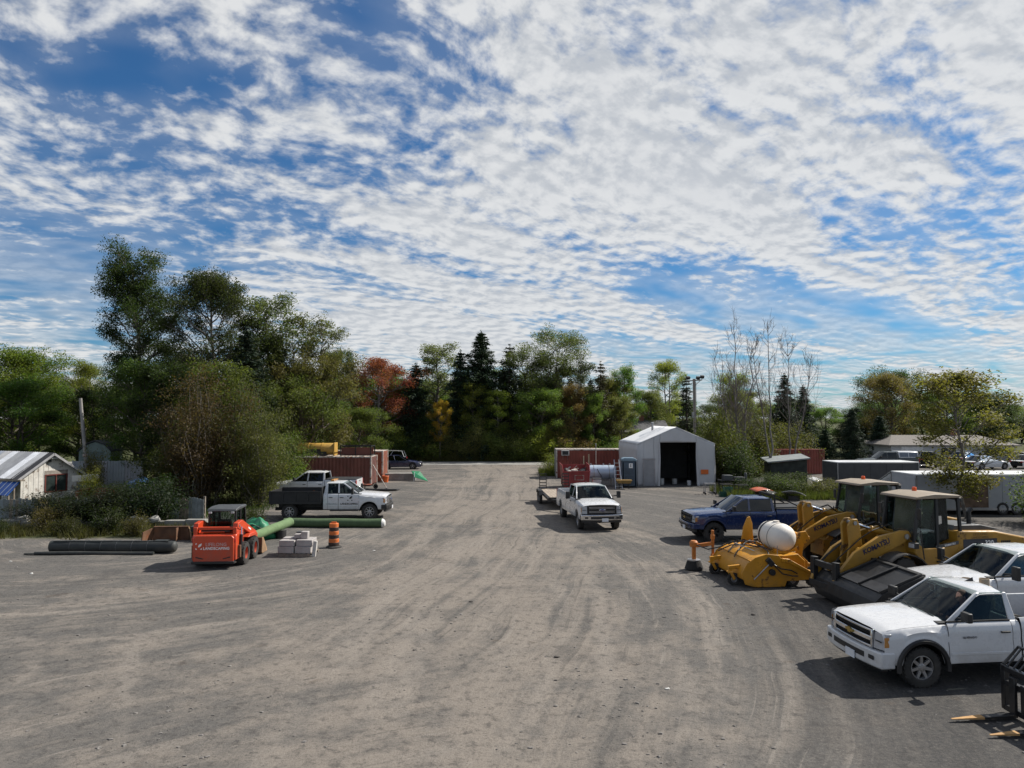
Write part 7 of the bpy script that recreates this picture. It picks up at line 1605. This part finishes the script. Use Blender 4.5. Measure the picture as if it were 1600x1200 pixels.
# construction barrel
e = thing('construction_barrel', 'orange and black banded construction barrel right of the stone pallet', 'traffic barrel', (-7.40, 29.75, 0))
for k in range(6):
    z0, z1 = .07+k*.155, .07+(k+1)*.155; r0, r1 = .215-.035*k/6, .215-.035*(k+1)/6
    part('band', M('barrel_orange', (.55, .14, .03), .5, var=.12) if k % 2 else M('barrel_black', (.03, .018, .014), .6), e, lambda q: q.lathe([(r0, z0), (r1+.01, z1-.01), (r1, z1)], 20), 0, 40)
part('rubber_base', RUBBER, e, lambda q: q.lathe([(.32, 0), (.32, .05), (.25, .08), (.001, .08)], 20)); part('handle', M('barrel_orange', (.55, .14, .03), .5), e, lambda q: (q.bb(-.10, .10, -.03, .03, 1.0, 1.06),))
# round the left containers
for k in range(5):
    o = MB().box((0, 0, .3), (.98, .55, .60)).build('concrete_block', CONC, None, bevel=.02); noise_displace(o, .012, 3, k); o.location = (-10.7+.98*(k % 3)+.0, 61.2+.0*(k//3), 0 if k < 3 else .0); 
    if k >= 3: o.location = (-10.2+.98*(k-3), 61.9, 0)
    tag(o, 'concrete block in the low row beside the containers, ' + ['left front', 'middle front', 'right front', 'left rear', 'right rear'][k], 'concrete block', 'concrete blocks by the containers')
e = thing('slumped_tarp', 'green tarpaulin sheet slumped on the end of the concrete blocks', 'tarpaulin', (-8.0, 60.3, 0), R(-6)); part('sheet', M('panel_green', (.02, .20, .09), .5, var=.15), e, lambda q: q.plate([(-.6, .3, .85), (-.2, -.2, .35), (1.0, -.4, .03), (.6, .3, .25)], .03)); part('fold', M('panel_green', (.02, .20, .09), .5), e, lambda q: q.plate([(-.6, .3, .85), (.1, .5, .8), (.6, .3, .25), (-.2, -.2, .36)], .03)); part('trim', M('rib_white', (.65, .68, .72), .5), e, lambda q: q.bar((-.25, -.2, .0), (-.2, -.22, .75), .05, .05))
e = thing('orange_pail', 'orange pail beside the rusted container', 'pail', (-10.55, 59.5, 0)); part('shell', M('pail_orange', (.62, .13, .03), .5), e, lambda q: q.lathe([(.22, 0), (.28, .48), (.29, .5)], 16), 0, 40); part('rim', M('pail_orange', (.62, .13, .03), .5), e, lambda q: q.lathe([(.29, .48), (.31, .5), (.29, .53)], 16, close=True))
e = thing('wheelbarrow', 'wheelbarrow with rusty red tray before the left container', 'wheelbarrow', (-10.9, 54.0, 0), R(4)); part('tray', M('barrow_red', (.24, .06, .035), .6, var=.2, rust=.2), e, lambda q: q.prism([(-.55, .52), (-.30, .30), (.30, .30), (.62, .56), (.58, .56), (.28, .34), (-.28, .34), (-.50, .52)], -.32, .32)); part('frame', WOOD, e, lambda q: [q.bar((.45, s*.10, .22), (-1.2, s*.32, .55), .04, .04) for s in (-1, 1)] + [q.bar((-.25, s*.22, 0), (-.2, s*.22, .34), .04, .04) for s in (-1, 1)]); wheel(e, .58, .001, .18, .09, 'ag', STEEL, 0, 10)
e = thing('black_mat', 'flat black mat lying on the gravel before the left container', 'mat', (-9.6, 52.9, 0), R(3)); part('mat', MBLACK, e, lambda q: q.prism([(-1.2, -.4), (1.1, -.5), (1.3, .3), (-1.0, .4)], .035, .07, 'Z'), .01); part('curled_edge', MBLACK, e, lambda q: q.tube([(-1.15, -.4, .08), (0, -.46, .10), (1.1, -.48, .08)], .05, 6), 0, 60)
e = thing('prop_pole', 'pale pole leaning from the container corner to the ground', 'pole', (-10.6, 55.3, 0)); part('pole', WORN, e, lambda q: q.cyl((-.3, .4, 1.75), (1.1, -1.2, .05), .03, 8)); part('foot', STEEL, e, lambda q: q.box((1.1, -1.2, .04), (.15, .15, .05)))
# scrap right of the shelter
e = thing('steel_table', 'black steel work table right of the shelter opening', 'table', (16.0, 51.4, 0), R(4)); part('top', MBLACK, e, lambda q: q.bb(-1.1, 1.1, -.4, .4, .84, .90), .01)
for x in (-1.0, 1.0):
    for y in (-.34, .34): part('leg', MBLACK, e, lambda q: q.bar((x, y, 0), (x, y, .84), .07, .07))
part('lower_shelf', MBLACK, e, lambda q: q.bb(-1.0, 1.0, -.34, .34, .22, .26)); part('load', DKGREY, e, lambda q: (q.bb(-.8, -.2, -.3, .3, .90, 1.25), q.bb(0, .7, -.3, .2, .90, 1.12), q.cyl((.85, 0, .9), (.85, 0, 1.4), .10, 10)), .02)
for k, (x, y, lab) in enumerate([(13.9, 50.2, 'nearest the shelter'), (14.9, 49.6, 'in the middle'), (15.8, 49.2, 'nearest the blue pickup')]):
    e = thing('pipe_frame', 'low dark pipe frame on wheels in the scrap row, ' + lab, 'frame', (x, y, 0), R(8*k-6), 'pipe frames right of the shelter'); part('tubes', STEEL if k == 0 else MBLACK, e, lambda q: [q.tube([(-.35, yy, .08), (-.35, yy, .75), (.35, yy, .75), (.35, yy, .08)], .03, 6) for yy in (-.3, .3)] + [q.cyl((xx, -.3, zz), (xx, .3, zz), .025, 6) for xx in (-.35, .35) for zz in (.2, .5, .75)])
    part('caster', RUBBER, e, lambda q: [q.lathe([(.07, -.03), (.07, .03)], 10, (xx, yy, .07), 'Y') for xx in (-.35, .35) for yy in (-.3, .3)])
for k, (x, y, z, lab) in enumerate([(14.4, 48.6, 0, 'bottom left'), (15.0, 48.55, 0, 'bottom middle'), (15.6, 48.5, 0, 'bottom right'), (14.7, 48.6, .33, 'upper')]):
    e = thing('green_crate', 'dark green plastic crate behind the blue pickup, ' + lab + ' one', 'crate', (x, y, z), R(3*k), 'green crates behind the blue pickup'); GC = M('crate_green', (.02, .09, .06), .5, var=.1)
    part('base', GC, e, lambda q: q.bb(-.27, .27, -.2, .2, .0, .03)); [part('side', GC, e, (lambda a: (lambda q: [q.bb(a[0], a[1], a[2], a[3], zz, zz+.05) for zz in (.03, .12, .21, .28)]))(a)) for a in ((-.28, .28, -.21, -.19), (-.28, .28, .19, .21), (-.28, -.26, -.19, .19), (.26, .28, -.19, .19))]; part('corner_post', GC, e, lambda q: [q.bb(xx-.02, xx+.02, yy-.02, yy+.02, 0, .33) for xx in (-.26, .26) for yy in (-.19, .19)])
for k, (x, y, z, rx, c, lab) in enumerate([(17.2, 47.6, .42, .3, (.03, .03, .035), 'dark car hood panel lying in the weeds'), (18.4, 46.6, .40, -.25, (.40, .41, .42), 'pale car door panel lying in the weeds'), (23.6, 55.2, .55, .2, (.52, .52, .52), 'white bent panel beside the low shed'), (24.2, 54.0, .40, -.3, (.25, .26, .27), 'grey bent panel by the dark trailer'), (16.4, 47.0, .62, .1, (.42, .08, .02), 'orange plastic cover in the weeds behind the blue pickup')]):
    e = thing('scrap_metal', lab, 'scrap', (x, y, 0), rx*3); n = 6; vs = [(1.3*(i/n-.5), .8*(j/n-.5), z+.12*math.sin(i*.5)+rx*1.0*(j/n-.5)) for j in range(n+1) for i in range(n+1)]
    q = MB(); q.add(vs, [(j*(n+1)+i, j*(n+1)+i+1, (j+1)*(n+1)+i+1, (j+1)*(n+1)+i) for j in range(n) for i in range(n)]); o = q.build('panel', M('scrap_%d' % k, c, .35, coat=.3), e, smooth=60); so = o.modifiers.new('t', 'SOLIDIFY'); so.thickness = .03
    part('support', MBLACK, e, lambda q: (q.bb(-.3, .3, -.2, .2, 0, z-.12), q.bar((-.5, 0, 0), (-.4, 0, z), .06, .06)))
# propane cylinders in the bed of the nearest pickup
for k, (x, y) in enumerate([(10.35, 16.35), (10.72, 16.30)]):
    e = thing('propane_cylinder', ['tan propane cylinder nearer the cab in the nearest pickup bed', 'tan propane cylinder behind the other one in the nearest pickup bed'][k], 'gas cylinder', (x, y, .765)); PC = M('propane_tan', (.44, .36, .26), .5, var=.1)
    part('shell', PC, e, lambda q: q.lathe([(.14, .0), (.17, .04), (.18, .12), (.18, .70), (.15, .80), (.06, .86), (.001, .87)], 18), 0, 50); part('collar', PC, e, lambda q: q.lathe([(.10, .82), (.105, .98), (.095, .98), (.09, .82)], 16, close=True), 0, 40); part('valve', STEEL, e, lambda q: q.cyl((0, 0, .85), (0, 0, .95), .03, 8)); part('foot_ring', PC, e, lambda q: q.lathe([(.15, 0), (.15, .05), (.14, .05), (.14, 0)], 16, close=True))
# small bits on the ground
rj = random.Random(12)
spots = [(-5.6, 29.1, 'right of the barrel'), (-1.2, 21.0, 'in the middle of the yard'), (3.1, 14.4, 'before the nearest pickup shadow'), (6.6, 19.7, 'left of the black bucket'), (-18.8, 26.9, 'left of the black pipe'), (1.0, 16.2, 'on the tyre tracks'), (-16.6, 24.8, 'on the gravel left of the skid steer')]
for k, (x, y, lab) in enumerate(spots):
    q = MB(); q.sphere((0, 0, 0), .045, 7, 5, (1.4, 1, .5)); o = q.build('litter_piece', [M('litter_white', (.5, .5, .48), .7), M('dark_clod', (.05, .045, .04), .9)][k % 2], smooth=30); noise_displace(o, .022, 20, k); o.location = (x, y, ground_z(x, y)+.012); tag(o, ['pale scrap of litter ', 'dark clod '][k % 2] + lab, 'litter')
# the driver of the nearest pickup
def driver():
    # seated in the left seat: local frame of the nearest pickup
    e = thing('person', 'driver in a dark shirt seated at the wheel of the nearest pickup', 'person', (8.10, 15.38, 0), math.pi+R(6))
    sk, ed, rad = [], [], []
    def add(p, r_, par=None):
        sk.append(p); rad.append(r_)
        if par is not None: ed.append((par, len(sk)-1))
        return len(sk)-1
    y = .46; z0 = .93; DX = .17
    pel = add((DX-1.42, y, z0+.06), .15); sp = add((DX-1.47, y, z0+.28), .155, pel); ch = add((DX-1.50, y, z0+.44), .165, sp); nk = add((DX-1.47, y, z0+.56), .06, ch)
    for s in (-1, 1):
        sh = add((DX-1.48, y+s*.19, z0+.46), .075, ch); el = add((DX-1.28, y+s*.24, z0+.24), .055, sh); wr_ = add((DX-1.10, y+s*.15, z0+.30), .042, el)
        hp = add((DX-1.36, y+s*.10, z0+.02), .10, pel); kn = add((DX-.98, y+s*.12, z0+.06), .075, hp); ft = add((DX-.90, y+s*.12, z0-.28), .05, kn)
    me = bpy.data.meshes.new('body'); me.from_pydata(sk, ed, []); o = link(bpy.data.objects.new('body', me)); o.parent = e; me.materials.append(M('dark_shirt', (.035, .04, .055), .9))
    md = o.modifiers.new('skin', 'SKIN'); md.use_smooth_shade = True
    for i, v_ in enumerate(me.skin_vertices[0].data): v_.radius = (rad[i], rad[i]); v_.use_root = (i == 0)
    o.modifiers.new('sub', 'SUBSURF').render_levels = 1
    SK = M('skin', (.42, .24, .17), .55, var=.06)
    hd = part('head', SK, e, lambda q: (q.sphere((DX-1.44, y, z0+.72), .105, 16, 12, (1.05, .80, 1.22)), q.tube([(DX-1.47, y, z0+.52), (DX-1.46, y, z0+.66)], .055, 10), q.sphere((DX-1.332, y, z0+.70), .022, 8, 6, (1.1, .8, 1.3)), q.sphere((DX-1.44, y+.088, z0+.715), .024, 8, 6, (.9, .5, 1.3)), q.sphere((DX-1.44, y-.088, z0+.715), .024, 8, 6, (.9, .5, 1.3)), q.sphere((DX-1.345, y, z0+.655), .018, 8, 5, (.6, 1.4, .5))), 0, 60)
    part('hair', M('hair_dark', (.05, .035, .025), .9), hd, lambda q: q.sphere((DX-1.463, y, z0+.755), .112, 16, 10, (1.0, .80, 1.02)), 0, 60)
    part('eye', GAP, hd, lambda q: [q.sphere((DX-1.343, y+s*.032, z0+.725), .011, 8, 6) for s in (-1, 1)])
    for s in (-1, 1):                              # hands on the wheel: palm, four curled fingers, thumb
        def hand(q):
            c = Vector((DX-1.07, y+s*.13, z0+.315)); q.sphere(c, .042, 10, 7, (1.1, .7, 1.0))
            for k, L in enumerate((.070, .078, .074, .060)):
                b0 = c+Vector((.030, s*-.005, .030-.018*k)); q.tube([b0, b0+Vector((L*.5, 0, .012)), b0+Vector((L*.72, s*-.012, -.010)), b0+Vector((L*.55, s*-.02, -.032))], [.011, .010, .009, .007], 6)
            b0 = c+Vector((0, -s*.026, .02)); q.tube([b0, b0+Vector((.03, -s*.018, .022)), b0+Vector((.055, -s*.012, .012))], [.013, .011, .008], 6)
        part('hand', SK, e, hand, 0, 60)
driver()
